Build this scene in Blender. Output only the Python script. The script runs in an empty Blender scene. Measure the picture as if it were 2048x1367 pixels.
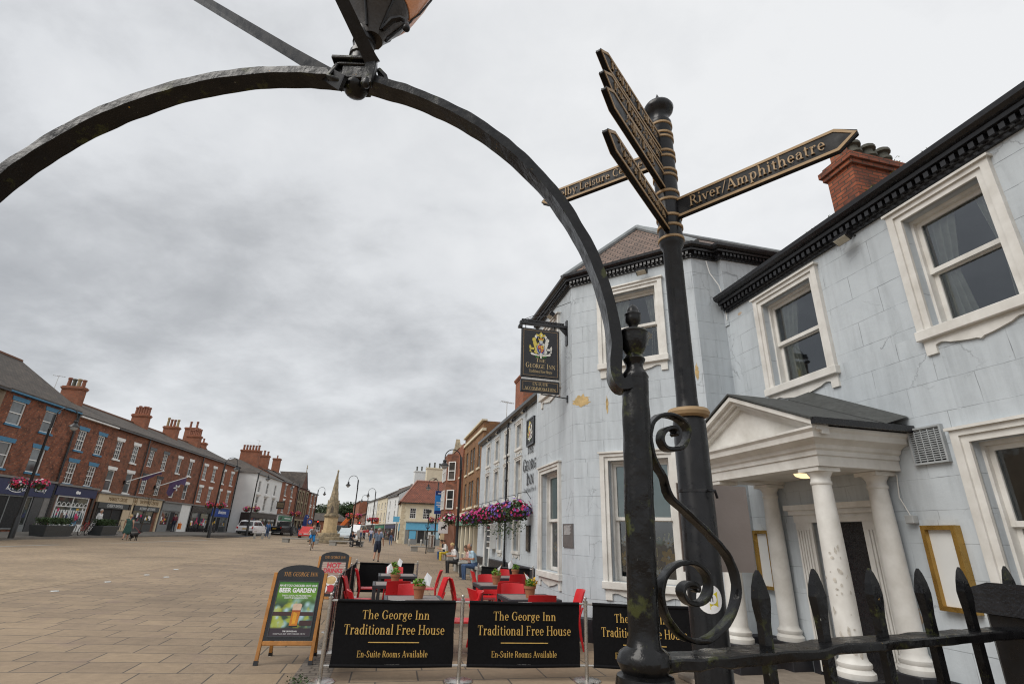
import bpy, bmesh, math, random
from mathutils import Vector as V, Matrix as MX
R = math.radians
random.seed(7)
sc = bpy.context.scene
col = sc.collection

# ---------------------------------------------------------------- camera
PIT, ROL, HC, FP = .366935, .030252, 1.6, 1012.3
cf = V((0, math.cos(PIT), math.sin(PIT)))
cu0 = V((0, -math.sin(PIT), math.cos(PIT)))
cr0 = V((1, 0, 0))
crt = cr0*math.cos(ROL) + cu0*math.sin(ROL)
cup = -cr0*math.sin(ROL) + cu0*math.cos(ROL)
cd = bpy.data.cameras.new('camera')
cam = bpy.data.objects.new('camera', cd)
col.objects.link(cam)
cd.sensor_width = 36
cd.lens = FP*36/2048
cd.clip_start = .05
cd.clip_end = 3000
cam.matrix_world = MX((( crt.x, cup.x, -cf.x, 0), (crt.y, cup.y, -cf.y, 0), (crt.z, cup.z, -cf.z, HC), (0, 0, 0, 1)))
sc.camera = cam

# ---------------------------------------------------------------- sky, sun, exposure
SUN_EL, SUN_AZ = R(46), R(238)      # azimuth measured clockwise from +Y
w = bpy.data.worlds.new('World')
sc.world = w
w.use_nodes = True
N, L = w.node_tree.nodes, w.node_tree.links
N.clear()
def nd(t, **k):
    n = N.new(t)
    for a, b in k.items(): setattr(n, a, b)
    return n
def mth(op, a, b=None, c=None):
    n = nd('ShaderNodeMath', operation=op)
    for i, x in enumerate((a, b, c)):
        if x is None: continue
        if isinstance(x, (int, float)): n.inputs[i].default_value = x
        else: L.new(x, n.inputs[i])
    return n.outputs[0]
wo = nd('ShaderNodeOutputWorld')
bg = nd('ShaderNodeBackground')
bg.inputs[1].default_value = .1
sky = nd('ShaderNodeTexSky', sky_type='NISHITA')
sky.sun_disc = False
sky.sun_elevation = SUN_EL
sky.sun_rotation = SUN_AZ
tc = nd('ShaderNodeTexCoord')
sp = nd('ShaderNodeSeparateXYZ')
L.new(tc.outputs['Generated'], sp.inputs[0])
den = mth('ADD', mth('MAXIMUM', sp.outputs[2], 0.0), .34)
cx_ = mth('DIVIDE', sp.outputs[0], den)
cy_ = mth('DIVIDE', sp.outputs[1], den)
cmb = nd('ShaderNodeCombineXYZ')
L.new(cx_, cmb.inputs[0]); L.new(cy_, cmb.inputs[1])
def noise(scale, detail, rough, off, sx=1, sy=1):
    mp = nd('ShaderNodeMapping')
    mp.inputs['Location'].default_value = off
    mp.inputs['Scale'].default_value = (sx, sy, 1)
    mp.inputs['Rotation'].default_value = (0, 0, R(12))
    L.new(cmb.outputs[0], mp.inputs[0])
    n = nd('ShaderNodeTexNoise')
    n.inputs['Scale'].default_value = scale
    n.inputs['Detail'].default_value = detail
    n.inputs['Roughness'].default_value = rough
    n.inputs['Distortion'].default_value = .25
    L.new(mp.outputs[0], n.inputs['Vector'])
    return n.outputs['Fac']
n1 = noise(.95, 4, .45, (3.1, 1.7, 0), .8, 1.0)
n2 = noise(3.4, 9, .56, (8.3, 2.2, 0), .85, 1.15)
n3 = noise(9.0, 6, .6, (1.2, 6.6, 0), 1, 1)
# height profile of the cloud deck: a heavy dark bank low in the sky, thin bright cloud higher up
rz = nd('ShaderNodeValToRGB')
L.new(sp.outputs[2], rz.inputs[0])
cr = rz.color_ramp
cr.interpolation = 'B_SPLINE'
for p, v in ((0, .74), (.10, .70), (.20, .63), (.34, .60), (.46, .67), (.60, .71), (.85, .76), (1, .76)):
    e = cr.elements.new(p) if p not in (0, 1) else cr.elements[0 if p == 0 else -1]
    e.position = p; e.color = (v, v, v, 1)
b = mth('ADD', rz.outputs[0], mth('MULTIPLY', mth('SUBTRACT', n1, .5), .55))
b = mth('ADD', b, mth('MULTIPLY', mth('SUBTRACT', n2, .5), .46))
b = mth('ADD', b, mth('MULTIPLY', mth('SUBTRACT', n3, .5), .20))
b = mth('ADD', b, mth('MULTIPLY', sp.outputs[0], .24))
rc = nd('ShaderNodeValToRGB')
L.new(b, rc.inputs[0])
cr = rc.color_ramp
for i, (p, c) in enumerate(((0.12, (1.85, 1.89, 1.95)), (.42, (3.3, 3.36, 3.43)), (.62, (4.9, 4.98, 5.06)), (.86, (5.85, 5.90, 5.93)))):
    e = cr.elements[i] if i < 2 else cr.elements.new(p)
    e.position = p; e.color = (*c, 1)
mx = nd('ShaderNodeMix', data_type='RGBA')
mx.inputs[0].default_value = .92
L.new(sky.outputs[0], mx.inputs[6]); L.new(rc.outputs[0], mx.inputs[7])
L.new(mx.outputs[2], bg.inputs[0])
L.new(bg.outputs[0], wo.inputs[0])

sd = bpy.data.lights.new('sun', 'SUN')
sd.energy = 1.5
sd.angle = R(40)
sd.color = (1, .96, .9)
so = bpy.data.objects.new('sun', sd)
col.objects.link(so)
dirv = V((math.sin(SUN_AZ)*math.cos(SUN_EL), math.cos(SUN_AZ)*math.cos(SUN_EL), math.sin(SUN_EL)))
so.rotation_euler = dirv.to_track_quat('Z', 'Y').to_euler()
so.location = dirv*60
vs = sc.view_settings
vs.view_transform = 'Standard'; vs.look = 'None'; vs.exposure = 0.64; vs.gamma = 1
sc.render.engine = 'CYCLES'
sc.cycles.max_bounces = 6
sc.cycles.transparent_max_bounces = 12
sc.cycles.use_denoising = True
sc.cycles.filter_width = 1.15

# ---------------------------------------------------------------- helpers
MW = {}
def thing(name, label, cat, loc=(0, 0, 0), group=None, rot=0):
    o = bpy.data.objects.new(name, None)
    o.empty_display_size = .2
    col.objects.link(o)
    o.location = loc; o.rotation_euler = (0, 0, rot)
    MW[o] = MX.Translation(V(loc)) @ MX.Rotation(rot, 4, 'Z')
    o['label'] = label; o['category'] = cat
    if group: o['group'] = group
    return o
def tag(o, label, cat, group=None):
    o['label'] = label; o['category'] = cat
    if group: o['group'] = group
    return o
KIDS = {}
def adopt(o, p):
    o.parent = p; MW[o] = MW[p]; KIDS.setdefault(p, []).append(o)
def copy_tree(o, loc, rot, label=None, scale=None):
    def rec(x, par):
        c = x.copy(); col.objects.link(c)
        if par is not None: c.parent = par; KIDS.setdefault(par, []).append(c)
        for ch in KIDS.get(x, []): rec(ch, c)
        return c
    r = rec(o, None)
    r.location = loc; r.rotation_euler = (0, 0, rot)
    if scale: r.scale = scale
    MW[r] = MX.Translation(V(loc)) @ MX.Rotation(rot, 4, 'Z')
    if label: r['label'] = label
    return r
def uvmap(me):
    uv = me.uv_layers.new(name='UVMap').data
    vs_ = me.vertices
    for p in me.polygons:
        n = p.normal
        if abs(n.z) > .93:
            for li in p.loop_indices:
                c = vs_[me.loops[li].vertex_index].co; uv[li].uv = (c.x, c.y)
        else:
            t = V((-n.y, n.x, 0)).normalized()
            k = 1/max(.25, math.sqrt(1-n.z*n.z))
            for li in p.loop_indices:
                c = vs_[me.loops[li].vertex_index].co; uv[li].uv = (c.x*t.x+c.y*t.y, c.z*k)
class MB:
    def __init__(s, fr=None):
        s.v = []; s.f = []; s.mi = []; s.sm = []; s.fr = fr or MX.Identity(4); s.cur = 0
    def add(s, vs, fs, smooth=False):
        o = len(s.v)
        s.v += [s.fr @ V(p) for p in vs]
        for f in fs: s.f.append([o+i for i in f]); s.mi.append(s.cur); s.sm.append(smooth)
        return s
    def quad(s, *p): return s.add(p, [list(range(len(p)))])
    def box(s, x0, x1, y0, y1, z0, z1):
        return s.add([(x0,y0,z0),(x1,y0,z0),(x1,y1,z0),(x0,y1,z0),(x0,y0,z1),(x1,y0,z1),(x1,y1,z1),(x0,y1,z1)],
            [(3,2,1,0),(4,5,6,7),(0,1,5,4),(1,2,6,5),(2,3,7,6),(3,0,4,7)])
    def prism(s, poly, y0, y1):                       # polygon in (x,z), extruded along y
        n = len(poly)
        vs = [(p[0], y0, p[1]) for p in poly] + [(p[0], y1, p[1]) for p in poly]
        return s.add(vs, [list(range(n)), list(range(2*n-1, n-1, -1))] + [(i, (i+1) % n + 0, n+(i+1) % n, n+i) for i in range(n)])
    def slab(s, poly, z0, z1):                        # polygon in (x,y), extruded along z
        n = len(poly)
        vs = [(p[0], p[1], z0) for p in poly] + [(p[0], p[1], z1) for p in poly]
        return s.add(vs, [list(range(n-1, -1, -1)), list(range(n, 2*n))] + [(i, (i+1) % n, n+(i+1) % n, n+i) for i in range(n)])
    def tube(s, pts, r, n=8, cap=True, sy=1):
        pts = [V(p) for p in pts]
        k = len(pts)
        rr = r if isinstance(r, (list, tuple)) else [r]*k
        vs = []; up = None
        for i, p in enumerate(pts):
            t = (pts[min(i+1, k-1)]-pts[max(i-1, 0)]).normalized()
            if up is None:
                up = V((0, 0, 1)) if abs(t.z) < .9 else V((1, 0, 0))
            up = (up - t*up.dot(t)).normalized()
            b_ = t.cross(up)
            for j in range(n):
                an = 2*math.pi*j/n
                vs.append(p + (up*math.cos(an) + b_*math.sin(an)*sy)*rr[i])
        fs = [(i*n+j, i*n+(j+1) % n, (i+1)*n+(j+1) % n, (i+1)*n+j) for i in range(k-1) for j in range(n)]
        s.add(vs, fs, True)
        if cap:
            s.add(vs[:n], [list(range(n-1, -1, -1))]); s.add(vs[-n:], [list(range(n))])
        return s
    def strip(s, pts, w, h, side):                    # rectangular bar swept along pts; side = width direction
        pts = [V(p) for p in pts]; k = len(pts); vs = []
        sd_ = V(side).normalized()
        ww = w if isinstance(w, (list, tuple)) else [w]*k
        for i, p in enumerate(pts):
            t = (pts[min(i+1, k-1)]-pts[max(i-1, 0)]).normalized()
            nn = t.cross(sd_).normalized()
            for a, b_ in ((-1, -1), (1, -1), (1, 1), (-1, 1)):
                vs.append(p + sd_*a*ww[i]/2 + nn*b_*h/2)
        fs = [(i*4+j, i*4+(j+1) % 4, i*4+4+(j+1) % 4, i*4+4+j) for i in range(k-1) for j in range(4)]
        s.add(vs, fs, k > 6)
        return s.add([vs[j] for j in (3, 2, 1, 0)]+vs[-4:], [(0, 1, 2, 3), (4, 5, 6, 7)])
    def bar(s, a, b_, w, h, side=None):
        t = (V(b_)-V(a)).normalized()
        if side is None:
            side = V((0, 0, 1)).cross(t) if abs(t.z) < .95 else V((1, 0, 0))
        return s.strip([a, b_], w, h, side)
    def lathe(s, prof, c=(0, 0), n=16, smooth=True):
        vs = [(c[0]+r*math.cos(2*math.pi*j/n), c[1]+r*math.sin(2*math.pi*j/n), z) for r, z in prof for j in range(n)]
        k = len(prof)
        fs = [(i*n+j, i*n+(j+1) % n, (i+1)*n+(j+1) % n, (i+1)*n+j) for i in range(k-1) for j in range(n)]
        s.add(vs, fs, smooth)
        if prof[0][0] > 1e-4: s.add(vs[:n], [list(range(n-1, -1, -1))])
        if prof[-1][0] > 1e-4: s.add(vs[-n:], [list(range(n))])
        return s
    def ball(s, c, r, n=10, m=6, sz=1):
        return s.blob(c, (r, r, r*sz), n, m)
    def blob(s, c, rr, n=10, m=6):
        vs = []
        for i in range(m+1):
            th = math.pi*i/m
            for j in range(n):
                ph = 2*math.pi*j/n
                vs.append((c[0]+rr[0]*max(math.sin(th), .01)*math.cos(ph), c[1]+rr[1]*max(math.sin(th), .01)*math.sin(ph), c[2]-rr[2]*math.cos(th)))
        return s.add(vs, [(i*n+j, i*n+(j+1) % n, (i+1)*n+(j+1) % n, (i+1)*n+j) for i in range(m) for j in range(n)], True)
    def torus(s, c, r, t, ax, n=20, m=6):             # ax: unit axis
        ax = V(ax).normalized(); u = ax.orthogonal().normalized(); v_ = ax.cross(u)
        return s.tube([V(c)+(u*math.cos(2*math.pi*i/n)+v_*math.sin(2*math.pi*i/n))*r for i in range(n+1)], t, m, False)
    def build(s, name, mats, parent=None, bevel=0, recalc=True):
        me = bpy.data.meshes.new(name)
        inv = MW[parent].inverted() if parent else MX.Identity(4)
        me.from_pydata([tuple(p) for p in s.v], [], s.f)
        if not isinstance(mats, (list, tuple)): mats = [mats]
        for m_ in mats: me.materials.append(m_)
        for p, mi, sm in zip(me.polygons, s.mi, s.sm): p.material_index = mi; p.use_smooth = sm
        if recalc or bevel:
            bm = bmesh.new(); bm.from_mesh(me)
            if bevel:
                bmesh.ops.remove_doubles(bm, verts=bm.verts, dist=1e-5)
                ed = [e for e in bm.edges if len(e.link_faces) == 2 and e.calc_face_angle(0) > .6]
                bmesh.ops.bevel(bm, geom=ed, offset=bevel, segments=1, affect='EDGES', profile=.6)
            bmesh.ops.recalc_face_normals(bm, faces=bm.faces)
            bm.to_mesh(me); bm.free()
        me.update()
        if any(s.sm): me.set_sharp_from_angle(angle=.75)
        uvmap(me)
        me.transform(inv)
        o = bpy.data.objects.new(name, me)
        col.objects.link(o)
        if parent: adopt(o, parent)
        else: MW[o] = MX.Identity(4)
        return o
def fr(p0, d, z=0):                                   # facade frame: local x along the wall (left to right from outside), y into the building
    d = V((d[0], d[1])).normalized()
    return MX(((d.x, -d.y, 0, p0[0]), (d.y, d.x, 0, p0[1]), (0, 0, 1, z), (0, 0, 0, 1)))
def ray(px, py): return cf + crt*((px-1024)/FP) - cup*((py-683.5)/FP)
def on(px, py, z=0):                                  # point of the world at height z seen at a pixel of the 2048 px photograph
    d = ray(px, py); t = (z-HC)/d.z
    return V((d.x*t, d.y*t, z))
def spot(px, py, r):                                  # plan point at horizontal range r
    d = ray(px, py); k = r/math.hypot(d.x, d.y)
    return V((d.x*k, d.y*k, HC+d.z*k))
def ground(x):
    ks = ((-600, 1.0), (-33, 1.0), (-26, .62), (-3, 0), (600, 0))
    for (a, za), (b_, zb) in zip(ks, ks[1:]):
        if x <= b_: return za + (zb-za)*(x-a)/(b_-a)
    return 0
def seat(p, dz=0): return V((p[0], p[1], ground(p[0])+dz))

# ---------------------------------------------------------------- materials
MATS = {}
def newmat(name):
    m = bpy.data.materials.new(name); m.use_nodes = True
    MATS[name] = m
    nt = m.node_tree
    return m, nt, nt.nodes['Principled BSDF']
def setn(n, i, val, nt):
    if hasattr(val, 'is_output'): nt.links.new(val, n.inputs[i])
    else:
        s_ = n.inputs[i]
        if s_.type == 'RGBA' and len(val) == 3: val = (*val, 1)
        s_.default_value = val
def mk(nt, t, ins=None, **k):
    n = nt.nodes.new(t)
    for a, b_ in k.items(): setattr(n, a, b_)
    for i, v_ in (ins or {}).items(): setn(n, i, v_, nt)
    return n
def mixc(nt, f, a, b_, bl='MIX'):
    n = mk(nt, 'ShaderNodeMix', data_type='RGBA', blend_type=bl)
    setn(n, 0, f, nt); setn(n, 6, a, nt); setn(n, 7, b_, nt)
    return n.outputs[2]
def ramp(nt, x, *st):
    n = nt.nodes.new('ShaderNodeValToRGB'); nt.links.new(x, n.inputs[0])
    e = n.color_ramp.elements
    while len(e) < len(st): e.new(.5)
    for el, (p, c) in zip(e, st):
        el.position = p; el.color = (*c, 1) if isinstance(c, tuple) else (c, c, c, 1)
    return n.outputs[0]
def nz(nt, vec, scale, detail=4, rough=.55, dist=0):
    n = mk(nt, 'ShaderNodeTexNoise', {'Scale': scale, 'Detail': detail, 'Roughness': rough, 'Distortion': dist})
    nt.links.new(vec, n.inputs['Vector'])
    return n.outputs['Fac']
def tco(nt, which='Object'): return nt.nodes.new('ShaderNodeTexCoord').outputs[which]
def bump(nt, bs, h, st, d=.02):
    n = mk(nt, 'ShaderNodeBump', {'Strength': st, 'Distance': d}); nt.links.new(h, n.inputs['Height'])
    nt.links.new(n.outputs[0], bs.inputs['Normal'])
def plain(name, c, rough=.6, var=.18, scale=6, metal=0, bmp=.15, spec=.5, c2=None, coord='Object'):
    if name in MATS: return MATS[name]
    m, nt, bs = newmat(name)
    v_ = tco(nt, coord)
    f = nz(nt, v_, scale, 6, .6)
    hi = tuple(min(1, x*(1+var)) for x in c); lo = c2 or tuple(x*(1-var) for x in c)
    cc = ramp(nt, f, (.3, lo), (.7, hi))
    nt.links.new(cc, bs.inputs['Base Color'])
    bs.inputs['Metallic'].default_value = metal
    bs.inputs['Specular IOR Level'].default_value = spec
    rr = ramp(nt, nz(nt, v_, scale*2.3, 4), (.3, max(0, rough-.12)), (.7, min(1, rough+.1)))
    nt.links.new(rr, bs.inputs['Roughness'])
    if bmp: bump(nt, bs, nz(nt, v_, scale*6, 5), bmp, .01)
    return m
def brick(name, c1, c2, mort, bw=.23, rh=.077, ms=.011, stain=.5, spots=None, dark=None):
    if name in MATS: return MATS[name]
    m, nt, bs = newmat(name)
    uv = tco(nt, 'UV')
    bt = mk(nt, 'ShaderNodeTexBrick', {'Color1': c1, 'Color2': c2, 'Mortar': mort, 'Scale': 1.0, 'Mortar Size': ms, 'Mortar Smooth': .2, 'Bias': -.1, 'Brick Width': bw, 'Row Height': rh}, offset=.5)
    nt.links.new(uv, bt.inputs['Vector'])
    cc = bt.outputs['Color']
    f = nz(nt, uv, 1.3, 6, .65)
    cc = mixc(nt, 1.0, cc, ramp(nt, f, (.32, 1-stain), (.62, 1.0), (.8, 1.15)), 'MULTIPLY')
    f2 = nz(nt, uv, 6.5, 3, .5)
    if spots: cc = mixc(nt, ramp(nt, f2, (.60, 0.0), (.70, .75)), cc, spots)
    if dark: cc = mixc(nt, ramp(nt, nz(nt, uv, 2.7, 4), (.52, 0.0), (.66, .7)), cc, dark)
    nt.links.new(cc, bs.inputs['Base Color'])
    bs.inputs['Roughness'].default_value = .88
    bump(nt, bs, bt.outputs['Fac'], .5, -.012)
    return m
def tiles(name, c1, c2, mort, bw, rh, ms=.012, stain=.45, moss=None):
    if name in MATS: return MATS[name]
    m, nt, bs = newmat(name)
    uv = tco(nt, 'UV')
    bt = mk(nt, 'ShaderNodeTexBrick', {'Color1': c1, 'Color2': c2, 'Mortar': mort, 'Scale': 1.0, 'Mortar Size': ms, 'Mortar Smooth': .5, 'Bias': 0, 'Brick Width': bw, 'Row Height': rh}, offset=.5)
    nt.links.new(uv, bt.inputs['Vector'])
    cc = mixc(nt, 1.0, bt.outputs['Color'], ramp(nt, nz(nt, uv, 1.1, 6, .65), (.3, 1-stain), (.65, 1.0), (.8, 1.2)), 'MULTIPLY')
    if moss: cc = mixc(nt, ramp(nt, nz(nt, uv, 3.1, 6, .7), (.58, 0.0), (.68, .8)), cc, moss)
    nt.links.new(cc, bs.inputs['Base Color'])
    bs.inputs['Roughness'].default_value = .8
    sx = mk(nt, 'ShaderNodeSeparateXYZ'); nt.links.new(uv, sx.inputs[0])
    mm = mk(nt, 'ShaderNodeMath', {1: rh}, operation='MODULO'); nt.links.new(sx.outputs[1], mm.inputs[0])
    ad = mk(nt, 'ShaderNodeMath', {1: .5}, operation='MULTIPLY_ADD'); nt.links.new(mm.outputs[0], ad.inputs[0]); nt.links.new(bt.outputs['Fac'], ad.inputs[2])
    bump(nt, bs, bt.outputs['Fac'], .6, -.02)
    return m
def stucco(name):
    m, nt, bs = newmat(name)
    uv = tco(nt, 'UV')
    wob = mk(nt, 'ShaderNodeVectorMath', operation='MULTIPLY_ADD')
    nn = mk(nt, 'ShaderNodeTexNoise', {'Scale': 1.7, 'Detail': 5}); nt.links.new(uv, nn.inputs['Vector'])
    nt.links.new(nn.outputs['Color'], wob.inputs[0]); wob.inputs[1].default_value = (.03, .03, 0); nt.links.new(uv, wob.inputs[2])
    bt = mk(nt, 'ShaderNodeTexBrick', {'Color1': (1, 1, 1), 'Color2': (.93, .93, .93), 'Mortar': (0, 0, 0), 'Scale': 1.0, 'Mortar Size': .0045, 'Mortar Smooth': .3, 'Bias': 0, 'Brick Width': .74, 'Row Height': .335}, offset=.5)
    nt.links.new(wob.outputs[0], bt.inputs['Vector'])
    base = ramp(nt, nz(nt, uv, .8, 7, .62), (.25, (.40, .435, .462)), (.5, (.475, .517, .55)), (.78, (.535, .575, .605)))
    base = mixc(nt, 1.0, base, bt.outputs['Color'], 'MULTIPLY') if False else base
    # joints: only partly open
    jo = mk(nt, 'ShaderNodeMath', operation='MULTIPLY')
    nt.links.new(bt.outputs['Fac'], jo.inputs[0]); nt.links.new(ramp(nt, nz(nt, uv, 2.4, 4, .6), (.42, .05), (.62, .65)), jo.inputs[1])
    cc = mixc(nt, jo.outputs[0], base, (.10, .11, .12))
    # cracks
    wv = mk(nt, 'ShaderNodeVectorMath', operation='MULTIPLY_ADD')
    n2 = mk(nt, 'ShaderNodeTexNoise', {'Scale': 3.5, 'Detail': 6, 'Roughness': .7}); nt.links.new(uv, n2.inputs['Vector'])
    nt.links.new(n2.outputs['Color'], wv.inputs[0]); wv.inputs[1].default_value = (.35, .35, 0); nt.links.new(uv, wv.inputs[2])
    vo = mk(nt, 'ShaderNodeTexVoronoi', {'Scale': 1.25}, feature='DISTANCE_TO_EDGE'); nt.links.new(wv.outputs[0], vo.inputs['Vector'])
    cl = ramp(nt, vo.outputs['Distance'], (0, 1.0), (.010, 0.0))
    ck = mk(nt, 'ShaderNodeMath', operation='MULTIPLY'); nt.links.new(cl, ck.inputs[0])
    nt.links.new(ramp(nt, nz(nt, uv, .9, 3, .6), (.50, 0.0), (.62, .6)), ck.inputs[1])
    cc = mixc(nt, ck.outputs[0], cc, (.13, .14, .15))
    # flaked spots and rain streaks
    cc = mixc(nt, ramp(nt, nz(nt, uv, 7.5, 4, .6), (.70, 0.0), (.73, .5)), cc, (.30, .31, .32))
    st = mk(nt, 'ShaderNodeMapping'); st.inputs['Scale'].default_value = (5, .5, 1); nt.links.new(uv, st.inputs[0])
    cc = mixc(nt, 1.0, cc, ramp(nt, nz(nt, st.outputs[0], 1.4, 6, .65), (.3, .82), (.55, 1.0)), 'MULTIPLY')
    nt.links.new(cc, bs.inputs['Base Color'])
    bs.inputs['Roughness'].default_value = .72
    hs = mk(nt, 'ShaderNodeMath', operation='MAXIMUM'); nt.links.new(bt.outputs['Fac'], hs.inputs[0]); nt.links.new(ck.outputs[0], hs.inputs[1])
    h2 = mk(nt, 'ShaderNodeMath', {1: -.9}, operation='MULTIPLY_ADD'); nt.links.new(hs.outputs[0], h2.inputs[0]); nt.links.new(nz(nt, uv, 5, 7, .65), h2.inputs[2])
    bump(nt, bs, h2.outputs[0], .45, .014)
    return m
def paving(name, cols, bw, rh, ms, rot, grime=.35, mort=(.09, .075, .06)):
    m, nt, bs = newmat(name)
    ob = tco(nt, 'Object')
    mp = mk(nt, 'ShaderNodeMapping'); mp.inputs['Rotation'].default_value = (0, 0, rot); nt.links.new(ob, mp.inputs[0])
    v_ = mp.outputs[0]
    bt = mk(nt, 'ShaderNodeTexBrick', {'Color1': cols[0], 'Color2': cols[1], 'Mortar': mort, 'Scale': 1.0, 'Mortar Size': ms, 'Mortar Smooth': .15, 'Bias': 0, 'Brick Width': bw, 'Row Height': rh}, offset=.37, squash=.72, squash_frequency=3)
    nt.links.new(v_, bt.inputs['Vector'])
    cc = mixc(nt, 1.0, bt.outputs['Color'], ramp(nt, nz(nt, v_, .35, 6, .6), (.3, 1-grime), (.6, 1.0), (.8, 1.1)), 'MULTIPLY')
    cc = mixc(nt, 1.0, cc, ramp(nt, nz(nt, v_, 9, 6, .7), (.3, .82), (.7, 1.08)), 'MULTIPLY')
    cc = mixc(nt, ramp(nt, nz(nt, v_, 1.6, 3), (.60, 0.0), (.72, .35)), cc, (.20, .14, .115))
    cc = mixc(nt, ramp(nt, nz(nt, v_, .7, 5, .65), (.58, 0.0), (.70, .40)), cc, (.12, .09, .07))
    gm = mk(nt, 'ShaderNodeTexVoronoi', {'Scale': 1.9}); nt.links.new(ob, gm.inputs['Vector'])
    cc = mixc(nt, ramp(nt, gm.outputs['Distance'], (.035, .6), (.045, 0.0)), cc, (.10, .085, .07))
    gm = mk(nt, 'ShaderNodeTexVoronoi', {'Scale': 1.1}); nt.links.new(v_, gm.inputs['Vector'])
    cc = mixc(nt, ramp(nt, gm.outputs['Distance'], (.018, .6), (.024, 0.0)), cc, (.50, .47, .42))
    nt.links.new(cc, bs.inputs['Base Color'])
    bs.inputs['Roughness'].default_value = .82
    h2 = mk(nt, 'ShaderNodeMath', {1: -1.0}, operation='MULTIPLY_ADD'); nt.links.new(bt.outputs['Fac'], h2.inputs[0]); nt.links.new(nz(nt, v_, 14, 6, .7), h2.inputs[2])
    bump(nt, bs, h2.outputs[0], .35, .008)
    return m
def iron(name, lichen=True, base=(.0045, .0045, .005), rough=.24, bmp=.6):
    m, nt, bs = newmat(name)
    v_ = tco(nt, 'Object')
    cc = ramp(nt, nz(nt, v_, 9, 7, .65), (.3, tuple(x*.6 for x in base)), (.7, tuple(x*1.9 for x in base)))
    cc = mixc(nt, ramp(nt, nz(nt, v_, 16, 5, .7), (.63, 0.0), (.74, .5)), cc, (.045, .04, .033))
    if lichen:
        cc = mixc(nt, ramp(nt, nz(nt, v_, 11, 6, .7), (.57, 0.0), (.64, .8)), cc, (.05, .056, .016))
        cc = mixc(nt, ramp(nt, nz(nt, v_, 38, 3, .6), (.735, 0.0), (.75, .9)), cc, (.42, .24, .03))
        cc = mixc(nt, ramp(nt, nz(nt, v_, 47, 3, .6), (.73, 0.0), (.76, .8)), cc, (.35, .36, .33))
    nt.links.new(cc, bs.inputs['Base Color'])
    nt.links.new(ramp(nt, nz(nt, v_, 20, 5, .6), (.3, rough-.12), (.7, rough+.25)), bs.inputs['Roughness'])
    bs.inputs['Specular IOR Level'].default_value = .34
    bump(nt, bs, nz(nt, v_, 15, 4, .55), bmp*.75, .012)
    return m
def glass_far(name, c=(.03, .035, .04), rough=.06):
    m, nt, bs = newmat(name)
    v_ = tco(nt, 'Object')
    cc = ramp(nt, nz(nt, v_, .9, 3), (.35, tuple(x*.5 for x in c)), (.65, tuple(x*1.8 for x in c)))
    nt.links.new(cc, bs.inputs['Base Color'])
    bs.inputs['Roughness'].default_value = rough
    bs.inputs['Specular IOR Level'].default_value = .8
    bump(nt, bs, nz(nt, v_, 1.5, 2), .05, .02)
    return m
def glass_near(name, tint=(.84, .90, .89)):
    m, nt, bs = newmat(name)
    tr = mk(nt, 'ShaderNodeBsdfTransparent', {0: tint})
    gl = mk(nt, 'ShaderNodeBsdfGlossy', {0: (.9, .95, 1)}); gl.inputs['Roughness'].default_value = .03
    fz = mk(nt, 'ShaderNodeFresnel', {0: 2.2})
    bp = mk(nt, 'ShaderNodeBump', {'Strength': .05, 'Distance': .02}); nt.links.new(nz(nt, tco(nt), 2.0, 2), bp.inputs['Height'])
    nt.links.new(bp.outputs[0], gl.inputs['Normal'])
    mxs = mk(nt, 'ShaderNodeMixShader'); nt.links.new(fz.outputs[0], mxs.inputs[0])
    nt.links.new(tr.outputs[0], mxs.inputs[1]); nt.links.new(gl.outputs[0], mxs.inputs[2])
    nt.links.new(mxs.outputs[0], nt.nodes['Material Output'].inputs[0])
    return m
def leafmat(name, a, b_):
    m, nt, bs = newmat(name)
    v_ = tco(nt, 'Object')
    cc = ramp(nt, nz(nt, v_, 7, 4, .7), (.3, a), (.7, b_))
    nt.links.new(cc, bs.inputs['Base Color'])
    bs.inputs['Roughness'].default_value = .6
    bs.inputs['Subsurface Weight'].default_value = 0
    return m

m_stucco = stucco('pale_blue_render')
m_white = plain('white_paint', (.66, .65, .62), .5, .1, 3, c2=(.52, .50, .46), bmp=.12)
m_whitew = plain('clean_white_paint', (.74, .74, .72), .5, .06, 5)
m_whitewall = plain('whitewashed_wall', (.70, .71, .70), .7, .06, 1.2)
m_cream = plain('cream_render', (.66, .59, .44), .75, .09, 1.5)
m_black = plain('black_gloss_paint', (.012, .012, .014), .28, .3, 8, bmp=.1)
m_plinth = plain('black_plinth_paint', (.016, .016, .02), .45, .4, 5, bmp=.4)
m_iron = iron('weathered_black_iron')
m_iron2 = iron('black_painted_iron', False, (.007, .007, .008), .26, .06)
m_lamp = plain('lamp_post_black', (.015, .016, .018), .4, .2, 5, bmp=0)
m_gold = plain('gold_paint', (.36, .25, .14), .6, .12, 9, bmp=0, spec=.3)
m_goldl = plain('gold_lettering', (.62, .40, .11), .5, .12, 10, bmp=0)
m_goldlt = plain('pale_gold_lettering', (.60, .46, .24), .5, .1, 10, bmp=0)
m_steel = plain('brushed_steel', (.50, .48, .45), .3, .08, 14, metal=.9, bmp=.05)
m_canvas = plain('black_canvas', (.005, .005, .006), .7, .3, 30, bmp=.15, spec=.15)
m_red = plain('red_plastic', (.55, .015, .02), .38, .08, 5, bmp=0)
m_tableframe = plain('charcoal_table_frame', (.035, .036, .042), .5, .1, 8, bmp=.05)
m_tabletop = plain('grey_brown_table_top', (.20, .165, .15), .5, .12, 9, bmp=.05)
m_wood = plain('orange_varnished_wood', (.40, .17, .035), .45, .25, 9, bmp=.1)
m_terra = plain('terracotta', (.33, .13, .06), .8, .15, 9)
m_concrete = plain('pale_concrete', (.30, .29, .265), .85, .12, 5)
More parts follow.
